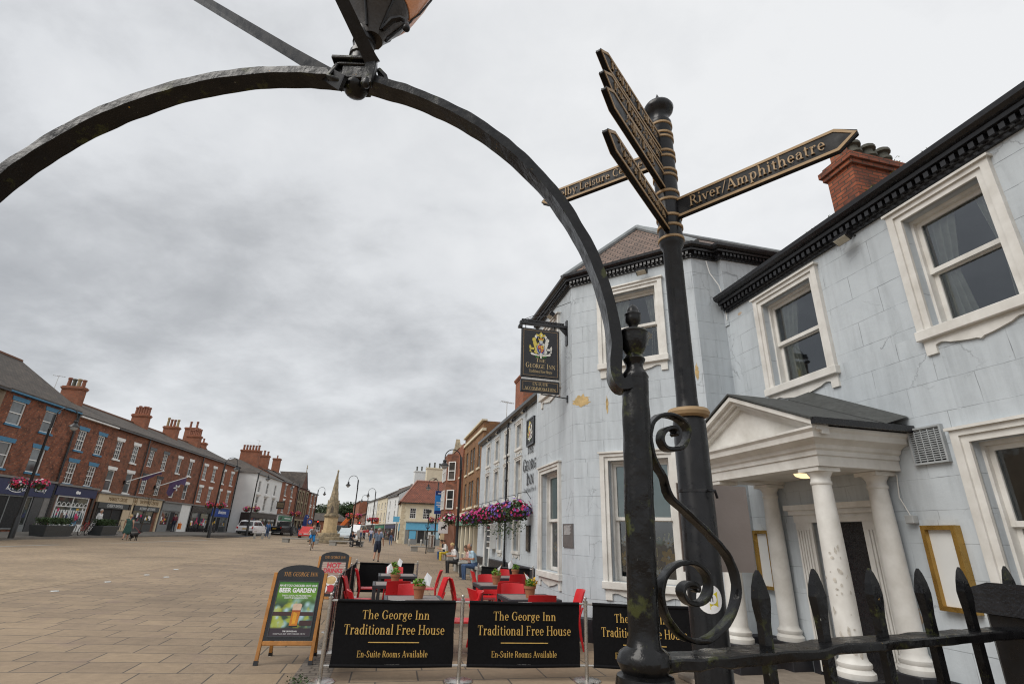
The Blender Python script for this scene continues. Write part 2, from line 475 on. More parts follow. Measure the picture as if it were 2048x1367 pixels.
m_stone = plain('weathered_limestone', (.34, .27, .17), .9, .3, 3.5, c2=(.13, .115, .085), bmp=.8)
m_stoneclean = plain('honey_sandstone', (.50, .38, .22), .85, .2, 4)
m_asphalt = plain('asphalt', (.055, .055, .057), .85, .15, 12)
m_felt = plain('dark_roofing_felt', (.055, .058, .056), .9, .25, 10)
m_lead = plain('grey_lead', (.22, .24, .25), .55, .2, 6)
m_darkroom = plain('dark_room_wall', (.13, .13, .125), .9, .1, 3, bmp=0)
m_blind = plain('mint_window_blind', (.45, .60, .58), .7, .05, 3, bmp=0)
m_curtain = plain('cream_curtain', (.78, .77, .72), .85, .1, 9, bmp=0)
m_glassn = glass_near('window_glass')
m_glass = [glass_far('dark_window_glass'), glass_far('grey_window_glass', (.075, .085, .09)), glass_far('brown_window_glass', (.055, .05, .045))]
m_shopglass = glass_far('shop_window_glass', (.05, .055, .05), .05)
m_dark = plain('dark_opening', (.012, .012, .013), .7, .2, 4, bmp=0)
m_blue = plain('teal_blue_paint', (.035, .17, .30), .5, .12, 6)
m_navy = plain('navy_fascia', (.008, .016, .075), .4, .08, 6, bmp=0)
m_txtw = plain('white_lettering', (.80, .80, .80), .5, .02, 5, bmp=0)
m_txtk = plain('black_lettering', (.012, .012, .013), .5, .05, 5, bmp=0)
m_brL = brick('mottled_red_brick', (.32, .092, .040), (.19, .056, .03), (.16, .12, .09), spots=(.50, .23, .12), dark=(.05, .027, .02), stain=.45)
m_brM = brick('dark_red_brick', (.34, .11, .05), (.21, .07, .037), (.15, .115, .09), stain=.45, dark=(.07, .04, .03))
m_brO = brick('orange_red_brick', (.38, .115, .05), (.28, .085, .04), (.17, .13, .10), stain=.3)
m_brB = brick('brown_brick', (.34, .165, .06), (.25, .115, .05), (.14, .11, .08), stain=.35)
m_brC = brick('bright_chimney_brick', (.38, .11, .05), (.22, .065, .035), (.10, .06, .04), stain=.6, dark=(.05, .03, .025))
m_slate = tiles('grey_brown_slates', (.115, .092, .073), (.07, .058, .05), (.03, .028, .026), .28, .2)
m_claytile = tiles('brown_plain_tiles', (.24, .165, .13), (.16, .115, .095), (.03, .025, .022), .17, .12, .012, .4)
m_pantile = tiles('orange_pantiles', (.27, .085, .045), (.20, .065, .04), (.05, .022, .016), .26, .30, .03, .4)
m_pot = plain('clay_chimney_pot', (.22, .085, .05), .8, .3, 6)
m_potg = plain('sooty_chimney_pot', (.075, .075, .06), .8, .3, 6)
m_leaf = leafmat('dark_leaf', (.018, .040, .010), (.05, .095, .02))
m_leafb = leafmat('bright_leaf', (.08, .20, .015), (.20, .36, .04))
m_leaff = leafmat('far_leaf', (.022, .042, .016), (.055, .085, .028))
m_moss = leafmat('yellow_green_moss', (.10, .14, .015), (.22, .26, .03))
m_fl = {k: plain('petal_'+k, c, .6, .15, 20, bmp=0) for k, c in dict(pink=(.55, .03, .12), red=(.50, .02, .03), magenta=(.42, .015, .16), purple=(.16, .08, .38), white=(.72, .66, .64), yellow=(.65, .38, .03)).items()}
def bark(): return plain('bark', (.07, .055, .04), .9, .3, 6)
# ---------------------------------------------------------------- lettering
def tmat(o, right, up):
    r = V(right).normalized(); u = V(up).normalized(); n = r.cross(u)
    return MX(((r.x, u.x, n.x, o[0]), (r.y, u.y, n.y, o[1]), (r.z, u.z, n.z, o[2]), (0, 0, 0, 1)))
def sans(txt, size, frame, mat, parent, name='lettering', xs=1, shear=0, bold=0, align='CENTER', ext=.003, gap=1):
    cu = bpy.data.curves.new('text', 'FONT')
    cu.body = txt; cu.size = size/.72; cu.align_x = align; cu.align_y = 'BOTTOM_BASELINE'
    cu.extrude = ext; cu.offset = bold*size; cu.shear = shear; cu.resolution_u = 3; cu.space_character = gap; cu.space_line = .8
    o = bpy.data.objects.new('text', cu)
    me = bpy.data.meshes.new_from_object(o)
    bpy.data.objects.remove(o); bpy.data.curves.remove(cu)
    mb = MB(frame @ MX.Diagonal((xs, 1, 1, 1)))
    mb.add([v_.co for v_ in me.vertices], [list(p.vertices) for p in me.polygons])
    bpy.data.meshes.remove(me)
    return mb.build(name, mat, parent, recalc=False)
GW, GT, GX, GC, GA = .105, .034, .47, .70, .74
def _v(x, y0, y1, sb=1, st=1, w=GW):
    q = [('q', x-w/2, y0, x+w/2, y1)]
    for y, s_, d in ((y0, sb, 1), (y1, st, -1)):
        if s_:
            a = x-w/2-(.062 if s_ in (1, 2) else 0); b_ = x+w/2+(.062 if s_ in (1, 3) else 0)
            q.append(('q', a, min(y, y+d*.03), b_, max(y, y+d*.03)))
    return q
def _t(x0, x1, y, t=GT): return [('q', x0, y-t/2, x1, y+t/2)]
def _o(cx, cy, rx, ry, a0=0, a1=360, w=GW, t=GT): return [('o', cx, cy, rx, ry, a0, a1, w, t)]
def _d(x0, y0, x1, y1, w): return [('d', x0, y0, x1, y1, w)]
def _b(x, y, r=.05): return [('o', x, y, r, r, 0, 360, r*.98, r*.98)]
def _hook(x): return [('q', x, 0, x, 0)]
GL = {
 ' ': (.26, []), '-': (.32, _t(.04, .28, .24, .06)), '/': (.36, _d(.02, -.05, .34, .75, .06)), '.': (.2, _b(.1, .05)), "'": (.18, _t(.05, .13, .64, .16)),
 'A': (.70, _d(.33, .70, .60, .02, .125)+_d(.09, .02, .33, .70, .045)+_t(.18, .50, .22)+_t(.0, .2, .015, .03)+_t(.46, .70, .015, .03)),
 'B': (.62, _v(.14, 0, GC, 2, 2)+_o(.26, .53, .22, .17, -90, 90)+_o(.28, .19, .27, .19, -90, 90)+_t(.1, .28, .683)+_t(.1, .28, .365)+_t(.1, .28, .017)),
 'C': (.66, _o(.36, .35, .31, .36, 48, 318, .12)+_t(.57, .60, .58, .2)),
 'D': (.70, _v(.14, 0, GC, 2, 2)+_o(.30, .35, .34, .35, -90, 90, .12)+_t(.1, .32, .683)+_t(.1, .32, .017)),
 'E': (.60, _v(.14, 0, GC, 2, 2)+_t(.1, .54, .683)+_t(.1, .44, .36)+_t(.1, .55, .017)+_t(.52, .55, .62, .15)+_t(.53, .56, .08, .16)+_t(.42, .45, .36, .14)),
 'F': (.57, _v(.14, 0, GC, 1, 2)+_t(.1, .52, .683)+_t(.1, .42, .36)+_t(.50, .53, .62, .15)+_t(.40, .43, .36, .14)),
 'G': (.72, _o(.37, .35, .32, .36, 50, 312, .12)+_v(.57, .06, .32, 0, 1)+_t(.58, .61, .58, .2)),
 'H': (.76, _v(.15, 0, GC)+_v(.61, 0, GC)+_t(.15, .61, .36)),
 'I': (.34, _v(.17, 0, GC)), 'L': (.58, _v(.14, 0, GC, 2, 1)+_t(.1, .53, .017)+_t(.51, .54, .09, .18)),
 'K': (.70, _v(.14, 0, GC)+_d(.18, .30, .58, .69, .045)+_d(.30, .42, .60, .01, .12)+_t(.48, .70, .015, .03)),
 'M': (.88, _v(.13, 0, GC, 1, 2, .04)+_d(.14, .70, .43, .0, .11)+_d(.43, .0, .70, .70, .04)+_v(.74, 0, GC, 1, 3)),
 'N': (.76, _v(.13, 0, GC, 1, 2, .04)+_d(.14, .70, .62, .0, .12)+_v(.63, 0, GC, 0, 1, .04)),
 'O': (.74, _o(.37, .35, .34, .36, w=.12)), 'P': (.60, _v(.14, 0, GC, 1, 2)+_o(.27, .51, .27, .19, -90, 90)+_t(.1, .29, .683)+_t(.1, .29, .337)),
 'R': (.67, _v(.14, 0, GC, 1, 2)+_o(.27, .51, .26, .19, -90, 90)+_t(.1, .29, .683)+_t(.1, .3, .337)+_d(.34, .34, .56, .02, .12)+_t(.5, .68, .015, .03)),
 'S': (.54, _o(.27, .52, .20, .19, 20, 270)+_o(.27, .18, .22, .19, -160, 90)+_t(.43, .46, .59, .17)+_t(.05, .08, .1, .18)),
 'T': (.64, _v(.32, 0, GC, 1, 0)+_t(.04, .60, .683)+_t(.04, .07, .61, .17)+_t(.57, .60, .61, .17)),
 'U': (.72, _v(.14, .22, GC, 0, 1)+_o(.35, .24, .262, .25, 180, 360, .1)+_v(.58, .22, GC, 0, 1, .045)),
 'V': (.70, _d(.11, .69, .36, 0, .125)+_d(.36, 0, .58, .69, .045)+_t(.0, .24, .685, .03)+_t(.48, .70, .685, .03)),
 'Y': (.68, _d(.1, .69, .34, .3, .125)+_d(.34, .3, .56, .69, .045)+_v(.34, 0, .32, 1, 0)+_t(0, .22, .685, .03)+_t(.46, .68, .685, .03)),
 'a': (.50, _v(.36, .0, .34, 3, 0)+_o(.25, .33, .163, .145, 0, 165, .1)+_b(.12, .36, .05)+_o(.21, .14, .16, .145, 90, 330, .09)+_t(.2, .34, .27)),
 'b': (.56, _v(.13, 0, GA, 0, 2)+_o(.29, .235, .22, .245)), 'd': (.56, _v(.42, 0, GA, 3, 2)+_o(.26, .235, .22, .245)),
 'c': (.46, _o(.25, .235, .21, .245, 50, 320)+_b(.37, .35, .055)), 'e': (.48, _o(.25, .235, .21, .245, 0, 318)+_t(.08, .45, .25)),
 'f': (.36, _v(.16, 0, .6, 1, 0)+_o(.27, .58, .163, .16, 60, 180)+_b(.33, .68, .05)+_t(.04, .32, .455)),
 'g': (.52, _o(.23, .30, .18, .175)+_o(.24, -.06, .20, .13, w=.06)+_t(.10, .34, .10, .05)+_b(.43, .44, .05)),
 'h': (.60, _v(.14, 0, GA, 1, 2)+_o(.31, .28, .19, .195, 0, 170)+_v(.447, 0, .29, 1, 0)),
 'i': (.30, _v(.15, 0, GX, 1, 2)+_b(.14, .64, .062)), 'l': (.30, _v(.15, 0, GA, 1, 2)),
 'k': (.58, _v(.14, 0, GA, 1, 2)+_d(.18, .2, .44, .46, .045)+_d(.27, .28, .48, .01, .11)+_t(.40, .58, .015, .03)),
 'm': (.88, _v(.14, 0, GX, 1, 2)+_o(.29, .28, .175, .195, 0, 170)+_v(.412, 0, .29, 1, 0)+_o(.57, .28, .185, .195, 0, 165)+_v(.70, 0, .29, 1, 0)),
 'n': (.60, _v(.14, 0, GX, 1, 2)+_o(.31, .28, .19, .195, 0, 170)+_v(.447, 0, .29, 1, 0)),
 'o': (.50, _o(.25, .235, .225, .245)), 'p': (.56, _v(.13, -.21, GX, 1, 2)+_o(.29, .235, .22, .245)),
 'r': (.42, _v(.14, 0, GX, 1, 2)+_o(.29, .30, .16, .175, 60, 170)+_b(.35, .42, .055)),
 's': (.41, _o(.20, .345, .145, .13, 20, 265, .085)+_o(.20, .125, .16, .135, -160, 90, .085)+_t(.31, .335, .40, .12)+_t(.045, .07, .07, .12)),
 't': (.36, _v(.16, .06, .60, 0, 0)+_o(.265, .12, .157, .13, 180, 300, .1)+_t(.03, .31, .455)),
 'u': (.60, _v(.14, .17, GX, 0, 2)+_o(.29, .19, .203, .2, 180, 355)+_v(.445, 0, GX, 3, 2)),
 'v': (.54, _d(.09, .46, .28, 0, .11)+_d(.28, 0, .44, .46, .045)+_t(0, .2, .455, .03)+_t(.36, .54, .455, .03)),
 'y': (.54, _d(.09, .46, .29, .0, .11)+_d(.18, -.2, .44, .46, .045)+_t(0, .2, .455, .03)+_t(.36, .54, .455, .03)+_b(.16, -.17, .05)),
}
def serif(txt, cap, frame, mat, parent, name='lettering', xs=1, align=.5, small=0, shear=0, gap=.02, ext=0, wide=None, bold=0):
    """two-weight roman letters drawn as polygons; cap = height of capitals in metres; small = scale of the following capitals"""
    mb = MB(); x = 0; first = True; k0 = cap/GC; parts_ = []; kz = [0]
    for ch in txt:
        sc_ = 1
        if small:
            if ch in ' -': first = True
            else:
                sc_ = 1 if first else small; first = False
        adv, ops = GL[ch]
        for op in ops: parts_.append((x, sc_, op))
        x += (adv+gap)*sc_
    tot = x; fx = xs if wide is None else wide/(tot*k0)
    for n_, (ox, s_, op) in enumerate(parts_):
        z = .0004*(n_ % 7) + ext
        def P(px_, py_): return ((ox+px_*s_-tot*align + shear*py_*s_)*k0*fx, py_*s_*k0, z)
        if op[0] == 'q':
            _, a, c, b_, d = op
            a -= bold; c -= bold; b_ += bold; d += bold
            mb.quad(P(a, c), P(b_, c), P(b_, d), P(a, d))
            if ext: mb.add([P(a, c), P(b_, c), P(b_, d), P(a, d)] + [(p[0], p[1], 0) for p in (P(a, c), P(b_, c), P(b_, d), P(a, d))], [(0, 1, 5, 4), (1, 2, 6, 5), (2, 3, 7, 6), (3, 0, 4, 7)])
        elif op[0] == 'd':
            _, x0, y0, x1, y1, w_ = op
            w_ += 2*bold
            mb.quad(P(x0-w_/2, y0), P(x0+w_/2, y0), P(x1+w_/2, y1), P(x1-w_/2, y1))
        else:
            _, cx, cy, rx, ry, a0, a1, w_, t_ = op
            rx += bold; ry += bold; w_ += 2*bold; t_ += 2*bold
            n = max(6, int(abs(a1-a0)/18)); vs_ = []
            for i in range(n+1):
                an = R(a0+(a1-a0)*i/n); c_, s2 = math.cos(an), math.sin(an)
                vs_ += [P(cx+rx*c_, cy+ry*s2), P(cx+(rx-w_)*c_, cy+(ry-t_)*s2)]
            mb.add(vs_, [(2*i, 2*i+2, 2*i+3, 2*i+1) for i in range(n)])
    mb.v = [frame @ p for p in mb.v]
    return mb.build(name, mat, parent, recalc=False)
def flat(polys, frame, mats, parent, name, z=.0):
    """small painted shapes: (material index, [(x,y)...]) laid one above the other"""
    mb = MB(frame)
    for i, (mi, pl) in enumerate(polys):
        mb.cur = mi; mb.add([(p[0], p[1], z+.0006*i) for p in pl], [list(range(len(pl)))])
    return mb.build(name, mats, parent, recalc=False)
def ell(cx, cy, rx, ry, n=14, a0=0, a1=360): return [(cx+rx*math.cos(R(a0+(a1-a0)*i/n)), cy+ry*math.sin(R(a0+(a1-a0)*i/n))) for i in range(n if a1-a0 == 360 else n+1)]
def rect(x0, y0, x1, y1): return [(x0, y0), (x1, y0), (x1, y1), (x0, y1)]
def petal(cx, cy, r, an, w=.3):
    c, s_ = math.cos(an), math.sin(an)
    return [(cx+c*r*t-s_*r*w*q, cy+s_*r*t+c*r*w*q) for t, q in ((.12, 0), (.45, -1), (.75, -.8), (1, 0), (.75, .8), (.45, 1))]
def flower(cx, cy, r, mi, mc, n=6): return [(mi, petal(cx, cy, r, 2*math.pi*i/n+.3)) for i in range(n)]+[(mc, ell(cx, cy, r*.16, r*.16, 8))]

# ---------------------------------------------------------------- facades
def wall(mb, u0, u1, z0, z1, ops=(), d=0, rev=.14):
    us = sorted({u0, u1, *[o[0] for o in ops], *[o[1] for o in ops]}); us = [u for u in us if u0 <= u <= u1]
    zs = sorted({z0, z1, *[o[2] for o in ops], *[o[3] for o in ops]}); zs = [z for z in zs if z0 <= z <= z1]
    for a, b_ in zip(us, us[1:]):
        for c, e in zip(zs, zs[1:]):
            mu, mz = (a+b_)/2, (c+e)/2
            if any(o[0] < mu < o[1] and o[2] < mz < o[3] for o in ops): continue
            mb.quad((a, d, c), (b_, d, c), (b_, d, e), (a, d, e))
    for a, b_, c, e in ops:
        r = d+rev
        mb.quad((a, d, c), (a, d, e), (a, r, e), (a, r, c)); mb.quad((b_, d, e), (b_, d, c), (b_, r, c), (b_, r, e))
        mb.quad((a, d, e), (b_, d, e), (b_, r, e), (a, r, e)); mb.quad((b_, d, c), (a, d, c), (a, r, c), (b_, r, c))
def sash(th, F, u0, u1, z0, z1, d=.09, nx=2, ny=2, mf=None, mg=None, lint=None, sill=None, fw=.07, bar=.03, name='window'):
    """sash window in an opening: frame with glazing bars, then pane, lintel and sill as its sub-parts"""
    mf = mf or m_whitew
    mb = MB(F)
    mb.box(u0, u0+fw, d, d+.08, z0, z1); mb.box(u1-fw, u1, d, d+.08, z0, z1)
    mb.box(u0+fw, u1-fw, d, d+.08, z0, z0+fw); mb.box(u0+fw, u1-fw, d, d+.08, z1-fw, z1)
    zm = (z0+z1)/2
    mb.box(u0+fw, u1-fw, d-.012, d+.06, zm-.03, zm+.03)
    for i in range(1, nx):
        u = u0+fw+(u1-u0-2*fw)*i/nx
        mb.box(u-bar/2, u+bar/2, d+.012, d+.05, z0+fw, zm-.03); mb.box(u-bar/2, u+bar/2, d+.012, d+.05, zm+.03, z1-fw)
    for j in range(1, ny):
        z = z0+fw+(z1-z0-2*fw)*j/ny
        if abs(z-zm) > .08:
            for i in range(nx):
                ua = u0+fw+(u1-u0-2*fw)*i/nx+(bar/2 if i else 0); ub = u0+fw+(u1-u0-2*fw)*(i+1)/nx-(bar/2 if i < nx-1 else 0)
                mb.box(ua, ub, d+.014, d+.048, z-bar/2, z+bar/2)
    o = mb.build(name, mf, th)
    g = MB(F); g.box(u0+.01, u1-.01, d+.052, d+.06, z0+.01, z1-.01); g.build('pane', mg or random.choice(m_glass), o)
    if lint:
        h, ex, m_, fl = lint
        l_ = MB(F); l_.prism([(u0-ex, z1), (u1+ex, z1), (u1+ex+fl, z1+h), (u0-ex-fl, z1+h)], -.03, .08); l_.build('lintel', m_, o)
    if sill:
        h, ex, m_ = sill
        s_ = MB(F); s_.box(u0-ex, u1+ex, -.07, d, z0-h, z0); s_.build('sill', m_, o)
    return o
def part(name, mat, th, F, *boxes, bevel=0):
    mb = MB(F)
    for b_ in boxes: mb.box(*b_)
    return mb.build(name, mat, th, bevel)
def leaves(mb, n, fpos, size, up=.4, cur=None):
    for _ in range(n):
        p = fpos()
        if p is None: continue
        a = random.uniform(0, 2*math.pi); t = random.uniform(-.9, .9)
        d1 = V((math.cos(a), math.sin(a), t)).normalized(); d2 = d1.cross(V((random.gauss(0, 1), random.gauss(0, 1), random.gauss(0, 1)))).normalized()
        s_ = size*random.uniform(.6, 1.3)
        if cur is not None: mb.cur = cur() if callable(cur) else cur
        p = V(p)
        mb.add([p-d1*s_, p-d2*s_*.5, p+d1*s_, p+d2*s_*.5], [(0, 1, 2, 3)])
def inblob(c, r):
    while True:
        q = V((random.uniform(-1, 1), random.uniform(-1, 1), random.uniform(-1, 1)))
        if .45 < q.length < 1: return (c[0]+q.x*r[0], c[1]+q.y*r[1], c[2]+q.z*r[2])

# ---------------------------------------------------------------- ground
def struct(o): o['kind'] = 'structure'; return o
xs_ = [-700, -33, -26, -3, 700]
gb = MB()
for a, b_ in zip(xs_, xs_[1:]):
    gb.add([(a, -300, ground(a)), (b_, -300, ground(b_)), (b_, 1500, ground(b_)), (a, 1500, ground(a))], [(0, 1, 2, 3)])
m_slab = paving('sandstone_slabs', ((.32, .236, .153), (.255, .188, .126)), .78, .50, .010, R(-12))
m_sett = paving('small_buff_setts', ((.365, .27, .172), (.30, .222, .143)), .30, .20, .008, R(-12), mort=(.17, .135, .10))
struct(gb.build('ground', m_slab))
azL = R(-6.58)
aL = V((math.sin(azL), math.cos(azL))); OL = V((-27.1, 0)); nL = V((aL.y, -aL.x))
FL = fr(OL, aL)
azA = R(-13.45)
aA = V((math.sin(azA), math.cos(azA))); mA = V((math.cos(azA), -math.sin(azA)))
FA = fr((0, 0), -aA)                   # inn frame: x = -s, y = distance into the block
def gstrip(name, mat, o0, o1, s0, s1, dz, curb=0, n=14):
    """a sheet following the ground between two lines parallel to the western row"""
    mb = MB()
    for i in range(n):
        sa = s0+(s1-s0)*i/n; sb = s0+(s1-s0)*(i+1)/n
        cuts = [o0+(o1-o0)*j/4 for j in range(5)]
        for oa, ob in zip(cuts, cuts[1:]):
            ps = [OL+aL*sa+nL*oa, OL+aL*sa+nL*ob, OL+aL*sb+nL*ob, OL+aL*sb+nL*oa]
            mb.quad(*[(p.x, p.y, ground(p.x)+dz) for p in ps])
        if curb:
            ps = [OL+aL*sa+nL*o1, OL+aL*sb+nL*o1]
            mb.quad(*[(p.x, p.y, ground(p.x)+dz-curb*k) for p, k in ((ps[0], 0), (ps[0], 1), (ps[1], 1), (ps[1], 0))])
    return struct(mb.build(name, mat, recalc=False))
gstrip('pavement', plain('grey_paving', (.18, .165, .145), .85, .14, 1.5), -1.5, 3.5, 5, 140, .13, .13)
gstrip('road', m_asphalt, 3.5, 7.0, 5, 150, .004)
gstrip('kerb', m_concrete, 7.0, 7.25, 5, 150, .012)
# the open market place beyond a straight band of slabs is laid in smaller setts
sm = MB()
p0 = V((-10.36, 11.77)); dv = V((math.sin(R(-11.84)), math.cos(R(-11.84)))); lv = V((-dv.y, dv.x))
for i in range(12):
    for a, b_ in ((0, 8), (8, 12.5)):
        qs = [p0+dv*(i*8-14)+lv*a, p0+dv*(i*8-14)+lv*b_, p0+dv*(i*8-6)+lv*b_, p0+dv*(i*8-6)+lv*a]
        sm.quad(*[(q.x, q.y, ground(q.x)+.004) for q in qs])
struct(sm.build('sett_paving', m_sett))
m_stud = plain('bright_steel_stud', (.75, .75, .72), .3, .05, 9, metal=.8)
for i, (px, py) in enumerate(((103, 1200.5), (210, 1180), (289, 1164.5), (329, 1167.5), (348, 1152.5))):
    p = on(px, py, 0); mb = MB(); mb.lathe([(.0, .012), (.07, .012), (.085, .0)], (p.x, p.y), 12)
    t = thing('ground_stud', 'round pale metal stud set flush in the market place paving', 'stud', (p.x, p.y, ground(p.x)), 'metal studs in the paving')
    mb.v = [v_+V((0, 0, ground(p.x)+.004)) for v_ in mb.v]; mb.build('stud_cap', m_stud, t)
# ---------------------------------------------------------------- the inn
def S(s, off, z=0):
    p = aA*s + mA*off
    return V((p.x, p.y, z))
def sweep(mb, path, prof, ends=True):
    """moulding: profile of (outward, z) points swept along a plan path that runs left to right seen from outside, mitred"""
    path = [V((p[0], p[1])) for p in path]; k = len(path); rings = []
    for i, p in enumerate(path):
        ds = []
        if i: ds.append((path[i]-path[i-1]).normalized())
        if i < k-1: ds.append((path[i+1]-path[i]).normalized())
        ns = [V((d.y, -d.x)) for d in ds]
        n = ns[0] if len(ns) == 1 else (ns[0]+ns[1])/(1+ns[0].dot(ns[1]))
        rings.append([(p.x+n.x*o, p.y+n.y*o, z) for o, z in prof])
    m_ = len(prof); vs_ = [q for r in rings for q in r]
    fs = [(i*m_+j, i*m_+(j+1) % m_, (i+1)*m_+(j+1) % m_, (i+1)*m_+j) for i in range(k-1) for j in range(m_)]
    if ends: fs += [tuple(range(m_)), tuple(range((k-1)*m_, k*m_))]
    mb.add(vs_, fs)
def cornice(th, path, z, k=1.0, gut=True):
    P = [V((p[0], p[1])) for p in path]
    mb = MB()
    sweep(mb, P, [(-.02, z), (.05*k, z), (.05*k, z+.05*k), (.075*k, z+.06*k), (.075*k, z+.155*k), (.18*k, z+.165*k), (.19*k, z+.22*k), (-.02, z+.22*k)])
    for a, b_ in zip(P, P[1:]):
        d = (b_-a).normalized(); ln = (b_-a).length; n = max(1, int(ln/(.115*k)))
        F = fr(a, d)
        mb.fr = F
        for i in range(n):
            u = (i+.5)*ln/n
            mb.box(u-.033*k, u+.033*k, -.15*k, -.07*k, z+.065*k, z+.15*k)
    mb.build('cornice', m_black, th)
    if gut:
        g = MB()
        sweep(g, P, [(.17*k, z+.225*k), (.24*k, z+.235*k), (.29*k, z+.275*k), (.30*k, z+.345*k), (.28*k, z+.345*k), (.16*k, z+.26*k)])
        g.build('gutter', m_black, th)
def apron(mb, u0, u1, z0, d, h=.17):
    pts = [(u0, z0), (u0, z0-h), (u0+.12, z0-h)]
    a, b_ = u0+.12, u1-.12; n = 24
    for i in range(n+1):
        t = abs(2*i/n-1)                       # 1 at the ends, 0 in the middle
        pts.append((a+(b_-a)*i/n, z0-h*(.45+.38*(.5+.5*math.cos(math.pi*t*1.0)) + (.12 if t < .05 else 0) - (.12*math.sin(math.pi*min(1, (1-t)*3.2)) if t > .69 else 0))))
    pts += [(u1-.12, z0-h), (u1, z0-h), (u1, z0)]
    mb.prism(pts, d-.03, d+.012)
def inn_window(th, F, d, u0, u1, z0, z1, content='room', near=True, ap=True, curt=1, aw=.15):
    i0, i1, j0, j1 = u0+aw, u1-aw, z0+.13, z1-.16
    mb = MB(F)
    for a, b_ in ((u0, u0+aw*.55), (u1-aw*.55, u1)): mb.box(a, b_, d-.06, d+.012, z0+.12, z1-.09)
    for a, b_ in ((u0+aw*.55, i0), (i1, u1-aw*.55)): mb.box(a, b_, d-.035, d+.012, z0+.12, j1)
    mb.box(u0, u1, d-.06, d+.012, z1-.09, z1-.03); mb.box(u0-.025, u1+.025, d-.09, d+.012, z1-.03, z1)
    mb.box(u0+aw*.55, u1-aw*.55, d-.035, d+.012, j1, z1-.09)
    if ap: apron(mb, u0+.02, u1-.02, z0+.012, d)
    fw, dd, zm = .05, d+.15, (j0+j1)/2
    lo = dd+.045
    mb.box(i0, i0+fw*.6, dd-.05, dd+.09, j0, j1); mb.box(i1-fw*.6, i1, dd-.05, dd+.09, j0, j1); mb.box(i0+fw*.6, i1-fw*.6, dd-.05, dd+.09, j1-.04, j1)
    a, b_ = i0+fw*.6, i1-fw*.6
    for u in (a, b_-fw): mb.box(u, u+fw, dd, dd+.04, zm-.02, j1-.04); mb.box(u, u+fw, lo, lo+.04, j0, zm+.03)
    mb.box(a+fw, b_-fw, dd-.006, dd+.044, zm-.02, zm+.035); mb.box(a+fw, b_-fw, lo, lo+.038, zm-.035, zm+.03)
    mb.box(a+fw, b_-fw, lo, lo+.04, j0, j0+.075); mb.box(a+fw, b_-fw, dd, dd+.04, j1-.09, j1-.04)
    o = mb.build('window', m_white, th)
    s_ = MB(F); s_.box(u0-.02, u1+.02, d-.085, dd-.05, z0+.012, z0+.128); s_.build('sill', m_white, o, bevel=.008)
    g = MB(F); g.quad((a+.01, dd+.02, zm), (b_-.01, dd+.02, zm), (b_-.01, dd+.02, j1-.05), (a+.01, dd+.02, j1-.05)); g.build('pane', m_glassn if near else m_glass[1], o, recalc=False)
    g = MB(F); g.quad((a+.01, lo+.02, j0+.02), (b_-.01, lo+.02, j0+.02), (b_-.01, lo+.02, zm), (a+.01, lo+.02, zm)); g.build('pane', m_glassn if near else m_glass[0], o, recalc=False)
    if near:
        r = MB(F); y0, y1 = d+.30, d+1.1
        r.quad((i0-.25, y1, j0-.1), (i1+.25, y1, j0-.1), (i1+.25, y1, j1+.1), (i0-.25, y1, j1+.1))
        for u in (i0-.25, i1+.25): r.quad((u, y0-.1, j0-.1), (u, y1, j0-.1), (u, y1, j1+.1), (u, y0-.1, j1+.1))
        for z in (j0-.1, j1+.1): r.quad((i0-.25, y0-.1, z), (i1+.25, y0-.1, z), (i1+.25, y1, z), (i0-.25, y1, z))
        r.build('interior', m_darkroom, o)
        if content == 'room' and curt:
            for side in ((0, 1) if curt == 2 else (0,)):
                c = MB(F); n = 26; wd = (b_-a)*(.36 if side == 0 else .2); vs_ = []
                for i in range(n+1):
                    t = i/n; u = a+.02+wd*t if side == 0 else b_-.02-wd*t
                    y = lo+.11+.03*math.sin(t*23+side)
                    pinch = .72
                    vs_ += [(u, y, j0-.05), (a+.02+(u-a-.02)*pinch if side == 0 else b_-.02+(u-b_+.02)*pinch, y, j0+(j1-j0)*.45), (u+(.05 if side == 0 else -.05)*t, y, j1)]
                c.add(vs_, [(3*i+k, 3*i+3+k, 3*i+4+k, 3*i+1+k) for i in range(n) for k in (0, 1)], True)
                c.build('curtain', m_curtain, o, recalc=False)
        if content == 'blind':
            c = MB(F); c.box(a+.03, b_-.03, dd+.05, dd+.054, zm+.01, j1-.05); c.build('blind', m_blind, o)
    return o, (a, b_, j0+.06, zm-.03, lo+.034)
inn = thing('public_house', 'pale blue rendered inn with white window surrounds, chamfered corner bay and columned porch', 'pub', S(9.2, 5.5))
DB, BE = S(9.22, 3.48), S(7.38, 5.21)
FB = fr(DB, (BE-DB).to_2d()); WB = (BE-DB).length
def op(u0, u1, z0, z1, aw=.15): return (u0+aw, u1-aw, z0+.13, z1-.16)
# bay
wb = MB(FB); wall(wb, 0, WB, 0, 6.75, [op(.55, 1.95, .82, 3.1), op(.60, 1.95, 4.67, 6.40)], 0, .16)
wb.fr = FA; wall(wb, -11.7, -9.22, 0, 6.75, [op(-11.36, -9.93, .84, 3.08), op(-11.3, -9.93, 4.6, 6.38)], 3.48, .16)
wb.fr = fr(BE, mA.xy); wall(wb, 0, .60, 0, 6.75)
wb.fr = fr(S(7.28, 5.78), mA.xy); wall(wb, 0, 3.2, 5.3, 6.75)
wb.fr = MX.Identity(4)
wb.quad(S(7.38, 5.78, 5.3), S(7.28, 5.78, 5.3), S(7.28, 5.78, 6.75), S(7.38, 5.78, 6.75))
wb.quad(S(11.7, 3.48, 0), S(11.7, 8.5, 0), S(11.7, 8.5, 6.75), S(11.7, 3.48, 6.75))
wb.build('wall', m_stucco, inn)
